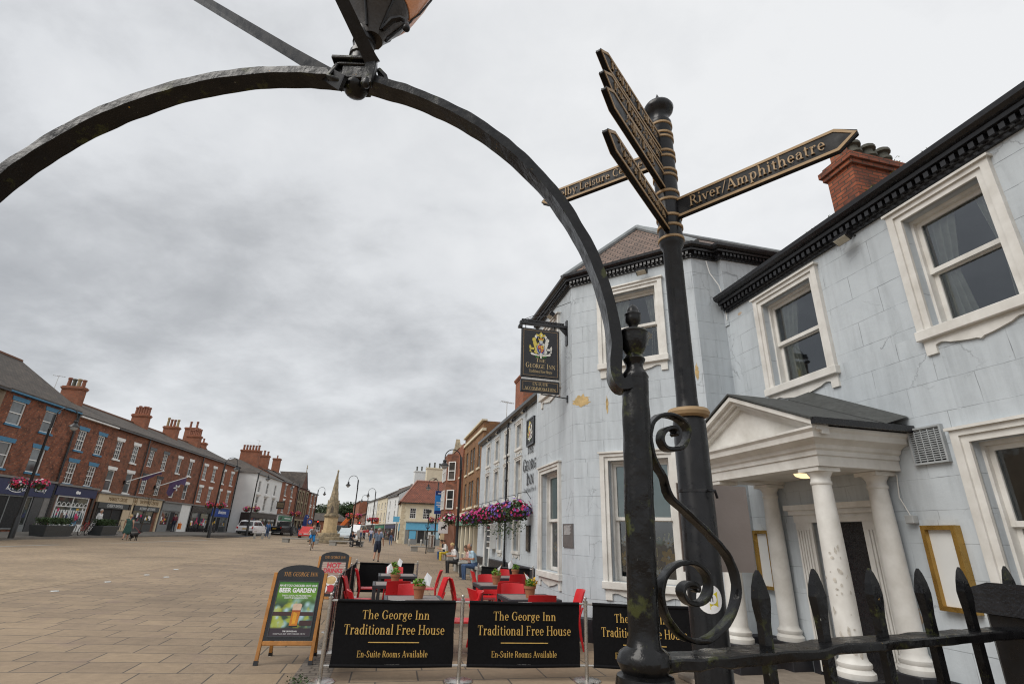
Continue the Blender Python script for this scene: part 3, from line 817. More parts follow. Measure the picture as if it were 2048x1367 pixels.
# wing
ww = MB(FA)
WW = [(-6.58, -5.25, 3.76, 5.46), (-4.10, -2.94, 3.78, 5.48), (-4.06, -2.66, .92, 2.80), (-2.0, -.8, 3.78, 5.48), (-2.0, -.6, .92, 2.8)]
DOOR = (-6.16, -5.36, .10, 1.90)
wall(ww, -7.38, 3.0, 0, 5.6, [op(*o) for o in WW]+[DOOR], 5.8, .16)
ww.quad((3, 5.8, 0), (3, 12, 0), (3, 12, 5.6), (3, 5.8, 5.6))
ww.build('wall', m_stucco, inn)
# long street front
mf_ = MB(FA)
W2 = [(-u-.52, -u+.52, 5.02, 6.32) for u in (27.6, 25.4, 23.25, 21.1)]
W1 = [(-u-.56, -u+.56, 3.02, 4.78) for u in (27.6, 25.4, 23.25, 21.1)]
W0 = [(-24.1-.45, -24.1+.45, .9, 2.5), (-21.75, -20.6, .95, 2.55)]
DOR = (-27.55, -26.5, .1, 2.3)
wall(mf_, -29.9, -11.7, 0, 6.62, [op(*o, aw=.13) for o in W2+W1+W0]+[DOR], 5.5, .16)
mf_.quad((-29.9, 5.5, 0), (-29.9, 12, 0), (-29.9, 12, 6.62), (-29.9, 5.5, 6.62))
mf_.build('wall', m_stucco, inn)
inn_window(inn, FB, 0, .60, 1.95, 4.67, 6.40, curt=2)
_, PB = inn_window(inn, FB, 0, .55, 1.95, .82, 3.1, 'blind')
inn_window(inn, FA, 3.48, -11.3, -9.93, 4.6, 6.38, curt=2)
_, PC = inn_window(inn, FA, 3.48, -11.36, -9.93, .84, 3.08, 'blind')
for i, o in enumerate(WW): inn_window(inn, FA, 5.8, *o, content='room' if i != 2 else 'dark', curt=2 if i in (0, 1, 3) else 0, ap=(i != 2 and i != 4))
for o in W2+W1+W0: inn_window(inn, FA, 5.5, *o, near=False, aw=.13)
# small projecting oriel beside the far door
ob_ = MB(FA); ob_.box(-25.75, -25.0, 5.2, 5.49, 1.05, 2.15); ob_o = ob_.build('window', m_whitew, inn)
g = MB(FA)
for i in range(3):
    for j in range(4): g.box(-25.7+.23*i, -25.7+.23*i+.19, 5.19, 5.205, 1.12+.255*j, 1.12+.255*j+.21)
g.build('pane', m_glass[0], ob_o)
# plinth
pl = MB()
prof = [(-.02, 0), (.05, 0), (.05, .34), (.02, .37), (-.02, .37)]
sweep(pl, [S(11.7, 3.48), DB, BE, S(7.38, 5.8), S(6.9, 5.8)], prof)
sweep(pl, [S(6.5, 5.8), S(6.4, 5.8)], prof); sweep(pl, [S(5.12, 5.8), S(-2.9, 5.8)], prof)
prof2 = [(-.02, 0), (.05, 0), (.05, .56), (.02, .60), (-.02, .60)]
sweep(pl, [S(29.85, 5.5), S(27.6, 5.5)], prof2); sweep(pl, [S(26.45, 5.5), S(11.7, 5.5)], prof2)
pl.build('plinth', m_plinth, inn)
cornice(inn, [S(11.75, 3.48), DB, BE, S(7.38, 5.72), S(7.28, 5.75), S(7.28, 9)], 6.65, .70)
cornice(inn, [S(7.33, 5.8), S(-3, 5.8)], 5.54, .84)
ec = MB(); sweep(ec, [S(29.95, 5.5), S(11.75, 5.5)], [(-.02, 6.55), (.10, 6.55), (.22, 6.66), (.24, 6.78), (-.02, 6.82)]); ec.build('gutter', m_black, inn)
# roofs
def OE(s, off, dx, dy, z=7.04): return S(s+dx, off+dy, z)
K1, K2 = S(9.3, 5.2, 8.52), S(9.3, 9.5, 8.52)
eC, eDB, eBE, eE, eF = S(11.9, 3.31, 6.87), S(9.29, 3.31, 6.87), S(7.22, 5.26, 6.87), S(7.14, 9.5, 6.87), S(11.9, 9.5, 6.87)
rb = MB()
rb.quad(eC, eDB, K1); rb.quad(eDB, eBE, K1); rb.quad(eBE, eE, K2, K1); rb.quad(eF, eC, K1, K2)
rb.build('roof', m_claytile, inn, recalc=False)
ld = MB()
for a, b_ in ((eDB, K1), (eBE, K1), (K1, K2), (eC, K1)): ld.tube([a+V((0, 0, .03)), (a+b_)/2+V((0, 0, .04)), b_+V((0, 0, .04))], .065, 8)
ld.build('ridge_roll', m_lead, inn)
rw = MB(); rw.quad(S(7.28, 5.62, 5.80), S(-3.2, 5.62, 5.80), S(-3.2, 9.2, 8.1), S(7.28, 9.2, 8.1)); rw.quad(S(7.28, 9.2, 8.1), S(-3.2, 9.2, 8.1), S(-3.2, 13, 5.8), S(7.28, 13, 5.8))
rw.build('roof', m_claytile, inn, recalc=False)
ms = MB()
leaves(ms, 420, lambda: (lambda o: S(random.uniform(6.2, 7.22), 5.66+o*.9, 5.85+o*.64))(random.random()**2*.6), .022)
for _ in range(9):
    s0 = random.uniform(-1, 6); leaves(ms, 40, lambda: S(s0+random.gauss(0, .05), 5.64+random.uniform(0, .1), 5.84+random.uniform(0, .08)), .018)
ms.build('moss', m_moss, inn, recalc=False)
rm = MB(); rm.quad(S(30, 5.3, 6.78), S(11.7, 5.3, 6.78), S(11.7, 9.5, 8.4), S(30, 9.5, 8.4)); rm.build('roof', m_slate, inn, recalc=False)
gw = MB(FA); gw.prism([(-30.02, 6.5), (-29.7, 6.5), (-29.7, 8.4), (-30.02, 8.4)], 9.3, 9.6); gw.build('gable_parapet', m_brO, inn)
def chimney(th, F, u0, u1, d0, d1, z0, z1, npots, mat, pot=None, along='u', ph=.55, pr=.11, cap=True):
    mb = MB(F); mb.box(u0, u1, d0, d1, z0, z1-.28)
    mb.box(u0-.05, u1+.05, d0-.05, d1+.05, z1-.28, z1-.19); mb.box(u0-.09, u1+.09, d0-.09, d1+.09, z1-.19, z1-.08); mb.box(u0-.03, u1+.03, d0-.03, d1+.03, z1-.08, z1)
    o = mb.build('chimney', mat, th)
    for i in range(npots):
        t = (i+.5)/npots
        c = (u0+(u1-u0)*t, (d0+d1)/2) if along == 'u' else ((u0+u1)/2, d0+(d1-d0)*t)
        p = MB(F); hh = ph*random.uniform(.85, 1.1)
        p.lathe([(pr*1.1, z1), (pr, z1+.06), (pr*.88, z1+hh*.8), (pr*1.15, z1+hh*.82), (pr*1.15, z1+hh*.92), (pr*.95, z1+hh), (pr*.7, z1+hh), (pr*.7, z1+hh*.7)], c, 10)
        p.build('chimney_pot', (pot or m_pot) if not isinstance(pot, list) else random.choice(pot), o)
    return o
ck = chimney(inn, FA, -6.19, -5.66, 7.5, 8.9, 6.6, 8.28, 0, m_brC)
for i, (u, d) in enumerate(((-5.92, 7.95), (-5.92, 8.3), (-5.92, 8.65))):
    p = MB(FA)
    p.lathe([(.15, 8.28), (.15, 8.34), (.12, 8.36), (.12, 8.50), (.15, 8.52), (.15, 8.57), (.10, 8.60), (.10, 8.68), (.155, 8.70), (.15, 8.76), (.10, 8.80), (.07, 8.80), (.07, 8.7)], (u, d), 12)
    p.build('chimney_pot', m_potg, ck)
p = MB(FA); p.box(-6.08, -5.86, 7.56, 7.76, 8.28, 8.72); p.build('chimney_pot', m_brO, ck)
ms = MB(); leaves(ms, 160, lambda: S(5.9+random.gauss(0, .12), 8.72+random.gauss(0, .1), 8.3+random.uniform(0, .16)), .02); ms.build('moss', m_moss, ck, recalc=False)
chimney(inn, FA, -29.6, -27.7, 7.4, 8.4, 7.0, 10.8, 0, m_brO)
# porch
for s_, o_ in ((4.9, 4.82), (6.68, 4.82), (4.95, 5.66), (6.74, 5.66)):
    c = MB(FA); r0 = .121
    c.lathe([(r0*1.42, .39), (r0*1.45, .41), (r0*1.45, .44), (r0*1.32, .455), (r0*1.2, .475), (r0*1.28, .49), (r0*1.28, .52), (r0*1.08, .545), (r0, .58), (r0*1.0, 1.1), (r0*.93, 1.8), (r0*.82, 2.24), (r0*.90, 2.25), (r0*.92, 2.275), (r0*.83, 2.29), (r0*.84, 2.33), (r0*1.0, 2.36), (r0*1.12, 2.385)], (-s_, o_), 24)
    c.box(-s_-r0*1.22, -s_+r0*1.22, o_-r0*1.22, o_+r0*1.22, 2.385, 2.43)
    col_o = c.build('porch_column', m_white, inn)
    if (s_, o_) == (4.9, 4.82):
        fk = MB(FA)                                   # paint flaked off the weathered shaft
        for _ in range(46):
            an = random.uniform(3.2, 6.4); zc = .6+1.1*random.random()**1.7; ds = random.uniform(.005, .022); hz = ds*random.uniform(.6, 3)
            rr = r0*(1.0 if zc < 1.1 else 1-.07*(zc-1.1)/.7)+.0035
            vs_ = []
            for k in range(7):
                a2 = an+ds/rr*math.cos(2*math.pi*k/7)*random.uniform(.6, 1.2); z2 = zc+hz*math.sin(2*math.pi*k/7)*random.uniform(.6, 1.2)
                vs_.append((-s_+rr*math.cos(a2), o_+rr*math.sin(a2), z2))
            fk.add(vs_, [tuple(range(7))])
        fk.build('flaked_paint', plain('flaked_stone', (.47, .44, .39), .9, .3, 30), col_o, recalc=False)
    b_ = MB(FA); b_.box(-s_-.19, -s_+.19, o_-.19, o_+.19 if o_ < 5 else 5.79, .02, .39); b_.build('column_block', m_plinth, inn, bevel=.01)
pe = MB(FA)
pe.box(-6.86, -4.72, 4.66, 4.97, 2.432, 2.63); pe.box(-6.86, -6.55, 4.97, 5.79, 2.434, 2.628); pe.box(-5.03, -4.72, 4.97, 5.79, 2.434, 2.628)
pe.box(-6.55, -5.03, 4.97, 5.79, 2.47, 2.5)
pe.fr = MX.Identity(4)
prp = [(-.02, 2.55), (.02, 2.55), (.02, 2.60), (.05, 2.62), (.06, 2.66), (.11, 2.69), (.17, 2.71), (.18, 2.77), (.21, 2.80), (.21, 2.825), (-.02, 2.825)]
sweep(pe, [S(6.86, 5.79), S(6.86, 4.66), S(4.72, 4.66), S(4.72, 5.79)], prp)
pe.build('porch_entablature', m_white, inn)
pd = MB(FA)
pd.prism([(-6.9, 2.826), (-4.7, 2.826), (-5.79, 3.33)], 4.63, 4.78)
for w_, y0, dz in ((.055, 4.44, 0.0), (.05, 4.50, -.052), (.045, 4.56, -.1)):
    for sg in (-1, 1):
        e = -5.79+sg*1.29
        pd.prism([(e, 2.83+dz*.9+.0), (e, 2.83+w_+dz*.9), (-5.79, 3.40+dz+w_), (-5.79, 3.40+dz)] if True else [], y0+(.002 if sg > 0 else 0), 4.66+(.002 if sg > 0 else 0))
pd.build('pediment', m_white, inn)
pr_ = MB(FA)
for sg in (-1, 1):
    e = -5.79+sg*1.31
    pr_.add([(e, 4.42, 2.885), (e, 5.8, 2.885), (-5.79, 5.8, 3.475), (-5.79, 4.42, 3.475), (e, 4.42, 2.91), (e, 5.8, 2.91), (-5.79, 5.8, 3.50), (-5.79, 4.42, 3.50)], [(0, 1, 2, 3), (4, 5, 6, 7), (0, 1, 5, 4), (0, 3, 7, 4)])
    pr_.add([(e, 5.45, 2.915), (e, 5.79, 3.02), (-5.79, 5.79, 3.66), (-5.79, 5.40, 3.505)], [(0, 1, 2, 3)])
pr_.build('porch_roof', m_felt, inn, recalc=False)
pg = MB(FA); pg.bar((-4.47, 4.44, 2.87), (-4.47, 5.79, 2.87), .06, .07); pg.build('porch_gutter', m_black, inn)
st = MB(FA); st.box(-6.75, -4.55, 3.9, 5.78, 0, .06); st.build('step', plain('worn_step_stone', (.24, .20, .16), .85, .2, 6), inn, bevel=.01)
m_glow = plain('lit_lamp_bowl', (.9, .75, .5), .5, .02, 3, bmp=0)
m_glow.node_tree.nodes['Principled BSDF'].inputs['Emission Color'].default_value = (1, .72, .38, 1)
m_glow.node_tree.nodes['Principled BSDF'].inputs['Emission Strength'].default_value = .9
t = thing('ceiling_light', 'round lit ceiling lamp glowing under the porch roof of the inn', 'light', S(5.5, 5.2, 2.40))
b_ = MB(FA); b_.lathe([(0, 2.395), (.07, 2.40), (.12, 2.42), (.14, 2.45)], (-5.5, 5.2), 18); b_.build('lamp_bowl', m_glow, t)
b_ = MB(FA); b_.lathe([(.15, 2.45), (.15, 2.469)], (-5.5, 5.2), 18); b_.build('lamp_base', m_white, t)
# entrance door
dm = MB(FA)
for a, b2 in ((-6.44, -6.20), (-5.32, -5.08)):
    dm.box(a, b2, 5.765, 5.81, .1, .42); dm.box(a, b2, 5.765, 5.81, 1.80, 1.90)
    for i in range(5): dm.box(a+.012+i*.046, a+.042+i*.046, 5.757, 5.81, .42, 1.80)
    dm.box(a+.005, b2-.005, 5.775, 5.81, .42, 1.80)
dm.box(-6.20, -6.16, 5.77, 5.83, .1, 1.9); dm.box(-5.36, -5.32, 5.77, 5.83, .1, 1.9)
dm.box(-6.46, -5.06, 5.76, 5.81, 1.90, 2.0); dm.box(-6.50, -5.02, 5.72, 5.81, 2.0, 2.06); dm.box(-6.54, -4.98, 5.68, 5.81, 2.06, 2.13)
dm.build('door_surround', m_white, inn)
dr = MB(FA); dr.box(-6.16, -5.36, 5.90, 5.955, .1, 1.9)
for z0, z1 in ((.25, .85), (1.0, 1.75)):
    for a in (-6.06, -5.70): dr.box(a, a+.26, 5.892, 5.9, z0, z1)
do = dr.build('door', m_black, inn)
h_ = MB(FA); h_.tube([(-5.46, 5.89, .95), (-5.46, 5.85, .97), (-5.46, 5.85, 1.2), (-5.46, 5.89, 1.22)], .014, 8); h_.build('handle', m_gold, do)
d2 = MB(FA); d2.box(-27.55, -26.5, 5.62, 5.66, .1, 2.3); d2.build('door', m_black, inn)
d3 = MB(FA); d3.box(-27.72, -27.55, 5.44, 5.6, .1, 2.36); d3.box(-26.5, -26.33, 5.44, 5.6, .1, 2.36); d3.box(-27.78, -26.27, 5.42, 5.6, 2.36, 2.52); d3.build('door_surround', m_whitew, inn)
dp = MB(FA); dp.tube([(-22.93, 5.42, .1), (-22.93, 5.42, 6.55)], .045, 8)
for z in (.6, 2.2, 3.9, 5.5): dp.lathe([(.06, z), (.06, z+.1)], (-22.93, 5.42), 8)
dp.build('drainpipe', m_black, inn)
# grille
vg = MB(FA); u0, u1, z0, z1 = -4.52, -4.14, 2.47, 2.87
for a, b2, c, d in ((u0, u1, z0, z0+.02), (u0, u1, z1-.02, z1), (u0, u0+.02, z0+.02, z1-.02), (u1-.02, u1, z0+.02, z1-.02)): vg.box(a, b2, 5.75, 5.81, c, d)
for i in range(1, 16): vg.box(u0+.02, u1-.02, 5.765, 5.785, z0+.02+i*.0235-.005, z0+.02+i*.0235+.006)
for i in range(1, 5): vg.box(u0+i*.076-.004, u0+i*.076+.004, 5.760, 5.765, z0+.02, z1-.02)
vo_ = vg.build('vent_grille', plain('grey_metal', (.34, .36, .37), .5, .1, 6), inn)
part('vent_shaft', m_dark, vo_, FA, (u0+.01, u1-.01, 5.79, 5.796, z0+.01, z1-.01))
# peeled paint patches
pt = MB(FB)
def patch(mb, u, z, ru, rz, d, n=22, seed=1):
    rnd = random.Random(seed)
    mb.add([(u+ru*math.cos(2*math.pi*i/n)*rnd.uniform(.6, 1.1), d, z+rz*math.sin(2*math.pi*i/n)*rnd.uniform(.55, 1.1)) for i in range(n)], [tuple(range(n))])
m_och = plain('bare_ochre_stone', (.50, .36, .17), .9, .25, 12, bmp=.5)
for i, (u, z, ru, rz, sd_) in enumerate(((.20, 4.12, .20, .14, 4), (2.42, 4.4, .035, .16, 2), (.72, 3.98, .03, .2, 5), (2.2, 3.7, .02, .05, 6))): pt = MB(FB); patch(pt, u, z, ru, rz, -.003, 34, seed=sd_); pt.build('peeled_patch', m_och, inn, recalc=False)
for u, z, ru, rz, sd_ in ((-6.98, 5.40, .06, .03, 3), (-4.98, .93, .13, .12, 8)): pt = MB(FA); patch(pt, u, z, ru, rz, 5.797, seed=sd_); pt.build('peeled_patch', plain('bare_pink_plaster', (.50, .40, .30), .9, .2, 12), inn, recalc=False)
wr = MB()
wr.tube([S(7.33, 5.50, 6.6), S(7.33, 5.55, 6.35), S(7.31, 5.70, 6.1), S(7.3, 5.76, 5.8), S(7.3, 5.77, 5.4)], .010, 6); wr.build('cable', m_whitew, inn)
# letters and crest on the long front
for tx, z, h, sm_ in (('THE', 4.68, .36, .8), ('GEORGE', 4.05, .46, .78), ('INN', 3.50, .44, .8)):
    serif(tx, h, FA @ tmat((-19.25 if tx != 'GEORGE' else -19.2, 5.47, z), (1, 0, 0), (0, 0, 1)), m_txtk, inn, small=sm_, xs=1.0, ext=.004, bold=.014)
serif('Traditional Free House', .17, FA @ tmat((-19.1, 5.48, 3.22), (1, 0, 0), (0, 0, 1)), m_txtk, inn, xs=.8, shear=.2)

def crest(frame, sc_, parent, name='crest'):
    gold, white, red, blue, green, silver = (plain('crest_'+n, c, .5, .12, 20, bmp=0) for n, c in (('gold', (.66, .54, .10)), ('white', (.75, .74, .68)), ('red', (.55, .08, .03)), ('blue', (.04, .07, .25)), ('green', (.05, .20, .05)), ('silver', (.55, .57, .60))))
    P = []
    for sg, mi in ((-1, 0), (1, 1)):
        f = lambda pts: [(sg*x, y) for x, y in pts]
        P += [(mi, f([(.16, -.30), (.24, -.34), (.36, -.26), (.30, -.10), (.36, .08), (.42, .26), (.36, .38), (.24, .36), (.20, .18), (.24, .02), (.18, -.12)])),
              (mi, f([(.26, .32), (.44, .34), (.46, .48), (.36, .56), (.26, .50)])), (mi, f([(.34, -.02), (.50, -.02), (.54, -.16), (.47, -.12), (.36, -.14)])),
              (mi, f([(.44, -.3), (.56, -.16), (.50, .02), (.58, .14), (.62, .02), (.58, -.14), (.60, -.24)])), (mi, f([(.20, .20), (.10, .30), (.08, .22), (.18, .10)])),
              (3, f([(.12, .50), (.22, .58), (.20, .68), (.10, .64)])), (0, f([(.12, .62), (.22, .62), (.24, .78), (.16, .72), (.08, .76)])), (1, f([(.24, .48), (.34, .60), (.26, .72), (.20, .62)])),
              (1, f([(.05, -.46), (.50, -.42), (.55, -.32), (.46, -.30), (.30, -.36), (.05, -.38)])), (4, f([(.08, -.56), (.30, -.52), (.32, -.46), (.08, -.46)])), (2, f([(.14, -.50), (.18, -.50), (.18, -.46), (.14, -.46)]))]
    P += [(5, ell(0, -.08, .23, .30, 20)), (3, ell(0, -.08, .20, .265, 20)), (2, [(-.15, -.08), (0, -.08), (0, .14), (-.15, .12)]), (0, [(0, -.08), (.15, -.08), (.15, .12), (0, .14)]),
          (3, [(-.15, -.08), (-.13, -.2), (0, -.31), (0, -.08)]), (2, [(0, -.31), (.13, -.2), (.15, -.08), (0, -.08)]), (0, ell(-.07, .04, .05, .03, 8)), (2, ell(.075, .03, .035, .06, 8)), (0, ell(-.06, -.17, .03, .06, 8)), (0, ell(.06, -.17, .045, .03, 8)),
          (5, ell(0, .32, .10, .10, 12)), (0, [(-.12, .38), (.12, .38), (.16, .56), (.08, .48), (0, .58), (-.08, .48), (-.16, .56)]), (2, [(-.1, .44), (.1, .44), (.08, .50), (-.08, .50)]), (0, [(-.08, .56), (.08, .56), (.1, .76), (.03, .82), (0, .90), (-.04, .80), (-.09, .74)]), (1, ell(.02, .68, .03, .05, 8)), (1, [(-.04, -.6), (.04, -.6), (.05, -.3), (-.05, -.3)])]
    return flat([(mi, [(x*sc_, y*sc_) for x, y in pl]) for mi, pl in P], frame, [gold, white, red, blue, green, silver], parent, name)
t = thing('wall_board', 'black framed board with gold royal crest on the inn wall above the black letters', 'sign', S(19.2, 5.45, 5.5))
part('panel', m_txtk, t, FA, (-19.66, -18.74, 5.44, 5.49, 5.02, 5.98)); crest(FA @ tmat((-19.2, 5.437, 5.45), (1, 0, 0), (0, 0, 1)), .55, t)
fb = MB(FA)
for a, b2, c, d in ((-19.72, -18.68, 4.96, 5.02), (-19.72, -18.68, 5.98, 6.04), (-19.72, -19.66, 5.02, 5.98), (-18.74, -18.68, 5.02, 5.98)): fb.box(a, b2, 5.42, 5.495, c, d)
fb.build('frame', m_black, t)
t = thing('menu_board', 'narrow black menu board on the inn wall below the hanging flowers', 'menu board', S(19.35, 5.46, 1.5))
part('frame', m_black, t, FA, (-19.56, -19.12, 5.43, 5.495, 1.12, 2.02), bevel=.01); part('sheet', plain('brown_menu_sheet', (.10, .09, .075), .5, .5, 9), t, FA, (-19.50, -19.18, 5.424, 5.43, 1.18, 1.96))
m_brass = plain('brass_frame', (.40, .24, .06), .3, .2, 5, metal=.75, bmp=.05)
m_paper = plain('pale_menu_paper', (.62, .63, .62), .6, .05, 3, bmp=0)
for (u0, u1, z0, z1), lb in (((-7.31, -6.96, .98, 1.80), 'narrow brass framed menu case between the porch and the corner bay'), ((-4.60, -4.24, 1.02, 1.84), 'brass framed menu case right of the porch beside the ground floor window')):
    t = thing('menu_case', lb, 'menu case', S(-(u0+u1)/2, 5.76, z0))
    fb = MB(FA); w_ = .045
    for a, b2, c, d in ((u0, u1, z0, z0+w_), (u0, u1, z1-w_, z1), (u0, u0+w_, z0+w_, z1-w_), (u1-w_, u1, z0+w_, z1-w_)): fb.box(a, b2, 5.71, 5.798, c, d)
    fb.build('frame', m_brass, t); part('menu_sheet', m_paper, t, FA, (u0+w_, u1-w_, 5.76, 5.79, z0+w_, z1-w_))
t = thing('wall_plaque', 'small grey engraved metal plaque on the corner of the inn bay', 'plaque', S(9.45, 3.46, 1.5)); part('plate', plain('grey_plaque', (.19, .18, .18), .4, .1, 6, metal=.5), t, FA, (-9.80+.0, -9.27, 3.455, 3.485, 1.45, 1.86))
pln = MB(FA)
for i in range(9): pln.box(-9.72, -9.35-.03*(i % 3), 3.452, 3.456, 1.82-.018*i, 1.826-.018*i)
pln.build('engraving', m_txtw, t)
t = thing('junction_box', 'small grey electrical box with a cable on the wall right of the porch', 'box', S(4.72, 5.75, 1.9))
part('casing', plain('grey_box', (.33, .34, .34), .5, .1, 5), t, FA, (-4.76, -4.66, 5.72, 5.798, 1.86, 1.95), bevel=.008)
cb = MB(FA); cb.tube([(-4.72, 5.77, 1.95), (-4.80, 5.77, 2.15), (-4.78, 5.785, 2.4)], .006, 6); cb.build('cable', m_white, t)
# floodlights
def floodlight(label, F, u, z, d, wd=.22):
    t = thing('floodlight', label, 'floodlight', (F @ V((u, d, z))).to_tuple(), 'floodlights on the inn')
    h_ = MB(F @ MX.Translation((u, d-.16, z)) @ MX.Rotation(R(-35), 4, 'X')); h_.box(-wd/2, wd/2, -.07, .05, -.05, .05); h_.build('housing', m_black, t, bevel=.01)
    g_ = MB(F @ MX.Translation((u, d-.16, z)) @ MX.Rotation(R(-35), 4, 'X')); g_.box(-wd/2+.02, wd/2-.02, -.06, .04, -.056, -.05); g_.build('lens', plain('floodlight_lens', (.5, .48, .40), .25, .2, 9, bmp=0), t)
    b2 = MB(F); b2.tube([(u, d-.12, z+.03), (u+.02, d-.05, z+.06), (u+.05, d, z+.05)], .012, 6); b2.build('bracket', m_black, t)
floodlight('black floodlight under the wing cornice between the two upper windows', FA, -4.62, 5.46, 5.8)
floodlight('black floodlight above the upper window of the corner bay', FB, 1.62, 6.52, 0)
floodlight('floodlight on the bay wall above the hanging inn sign', FA, -10.1, 6.35, 3.48)
for i, (s_, z) in enumerate(((20.0, 6.45), (21.9, 6.45), (25.0, 6.45), (27.2, 6.45))): floodlight('small floodlight in the row under the eaves of the long inn front', FA, -s_, z, 5.5, .3)
# window posters
m_post = plain('charcoal_poster', (.014, .018, .018), .5, .2, 4, bmp=0)
m_pgreen = plain('poster_green', (.03, .16, .06), .6, .1, 9, bmp=0)
def poster(label, F, box, lines, flowers, name='window_poster'):
    a, b2, z0, z1, d = box
    t = thing(name, label, 'poster', (F @ V(((a+b2)/2, d, z0))).to_tuple())
    part('sheet', m_post, t, F, (a+.02, b2-.02, d+.03, d+.034, z0, z1))
    for tx, x, z, h, sty, m_ in lines:
        fr_ = F @ tmat((x, d+.0285, z), (1, 0, 0), (0, 0, 1))
        if sty == 'script': serif(tx, h, fr_, m_, t, shear=.35, xs=.9)
        else: sans(tx, h, fr_, m_, t, ext=0, xs=.9)
    P = []
    for x, z, r, mi, mc in flowers: P += [(k, [(px_, py_) for px_, py_ in pl_]) for k, pl_ in flower(x, z, r, mi, mc)]
    for x, z in ((b2-.30, (z0+z1)/2+.05), (a+.28, (z0+z1)/2+.22)): P += [(2, petal(x, z, .14, R(100+25*k), .14)) for k in range(-2, 3)]
    flat(P, F @ tmat((0, d+.0288, 0), (1, 0, 0), (0, 0, 1)), [m_fl['yellow'], m_txtw, m_pgreen], t, 'decoration')
m_pale = plain('poster_yellow', (.75, .65, .28), .5, .05, 9, bmp=0)
a, b2, z0, z1, d = PB
poster('dark cocktail poster with yellow lettering and flowers in the lower bay window', FB, PB, [('Cocktails', (a+b2)/2, z1-.36, .17, 'script', m_pale), ('2-4-1', (a+b2)/2, z1-.56, .15, 'sans', m_pale), ('ALL DAY', (a+b2)/2, z1-.68, .07, 'sans', m_pale), ('EVERY DAY', (a+b2)/2, z1-.78, .07, 'sans', m_pale)],
    [(a+.10, z0+.3, .13, 0, 1), (b2-.17, z0+.34, .15, 0, 1), (b2-.16, z1-.34, .08, 1, 0), (a+.12, z1-.34, .08, 1, 0), (b2-.34, z0+.1, .07, 1, 0)])
a, b2, z0, z1, d = PC
poster('dark poster with yellow lettering in the ground floor window left of the plaque', FA, PC, [('OPEN', (a+b2)/2+.1, z1-.36, .16, 'sans', m_pale), ('FOR', (a+b2)/2+.1, z1-.56, .12, 'sans', m_pale), ('ALL', (a+b2)/2+.1, z1-.78, .14, 'sans', m_pale)], [(a+.12, z0+.4, .13, 0, 1), (a+.14, z1-.2, .08, 1, 0), (b2-.12, z0+.14, .08, 1, 0)])
poster('dark poster with gold flower in the upper bay window', FB, (.85, 1.72, 4.86, 5.42, .26), [('PRIVATE', 1.30, 5.16, .10, 'sans', m_pale), ('HIRE', 1.30, 5.0, .10, 'sans', m_pale)], [(1.52, 5.34, .09, 0, 1)])
# hanging sign
hs = thing('hanging_sign', 'black and gold hanging sign with a royal crest on a bracket from the inn bay', 'sign', S(9.5, 3.48, 5.8))
FS = fr(S(9.5, 0), mA.xy)               # seen from our side: x = distance from the street, y = away from us
br = MB(FS)
br.box(2.43, 3.48, -.04, .04, 5.79, 5.85); br.box(2.46, 3.40, -.055, -.02, 5.86, 5.89); br.box(2.40, 2.48, -.05, .05, 5.70, 5.75)
br.prism([(3.3, 5.79), (3.48, 5.79), (3.48, 5.60)], -.012, .012); br.box(3.455, 3.479, -.05, .05, 5.42, 5.98)
br.tube([(2.46, 0, 5.87), (3.47, -.3, 6.30)], .006, 5); br.tube([(2.46, 0, 5.87), (3.47, .3, 6.30)], .006, 5); br.tube([(2.9, 0, 4.30), (3.47, 0, 4.26)], .012, 6); br.box(3.455, 3.479, -.03, .03, 4.18, 4.32)
for u in (2.56, 3.2): br.tube([(u, 0, 5.70), (u, 0, 5.79)], .008, 6)
br.build('bracket', m_black, hs)
for z0, z1 in ((4.63, 5.70), (4.32, 4.58)):
    b_ = MB(FS); b_.box(2.47, 3.29, -.035, .035, z0, z1); po = b_.build('sign_board', m_black, hs, bevel=.008)
    e = MB(FS)
    for a, b2, c, d in ((2.51, 3.25, z0+.04, z0+.047), (2.51, 3.25, z1-.047, z1-.04), (2.51, 2.517, z0+.047, z1-.047), (3.243, 3.25, z0+.047, z1-.047)): e.box(a, b2, -.0385, -.034, c, d)
    e.build('gold_line', m_gold, po)
b_ = MB(FS); b_.box(2.49, 3.27, -.015, .015, 4.585, 4.625); b_.build('joining_strip', m_steel, hs)
X = lambda z: FS @ tmat((2.88, -.038, z), (1, 0, 0), (0, 0, 1))
crest(X(5.28), .40, hs)
serif('THE', .085, X(4.965), m_goldlt, hs, small=.8); serif('GEORGE INN', .105, X(4.835), m_goldlt, hs, small=.8, wide=.64); serif('Traditional Free House', .062, X(4.735), m_goldlt, hs, shear=.25, wide=.50)
serif('EN-SUITE', .058, X(4.465), m_goldlt, hs, wide=.33); serif('ACCOMMODATION', .066, X(4.365), m_goldlt, hs, wide=.66)
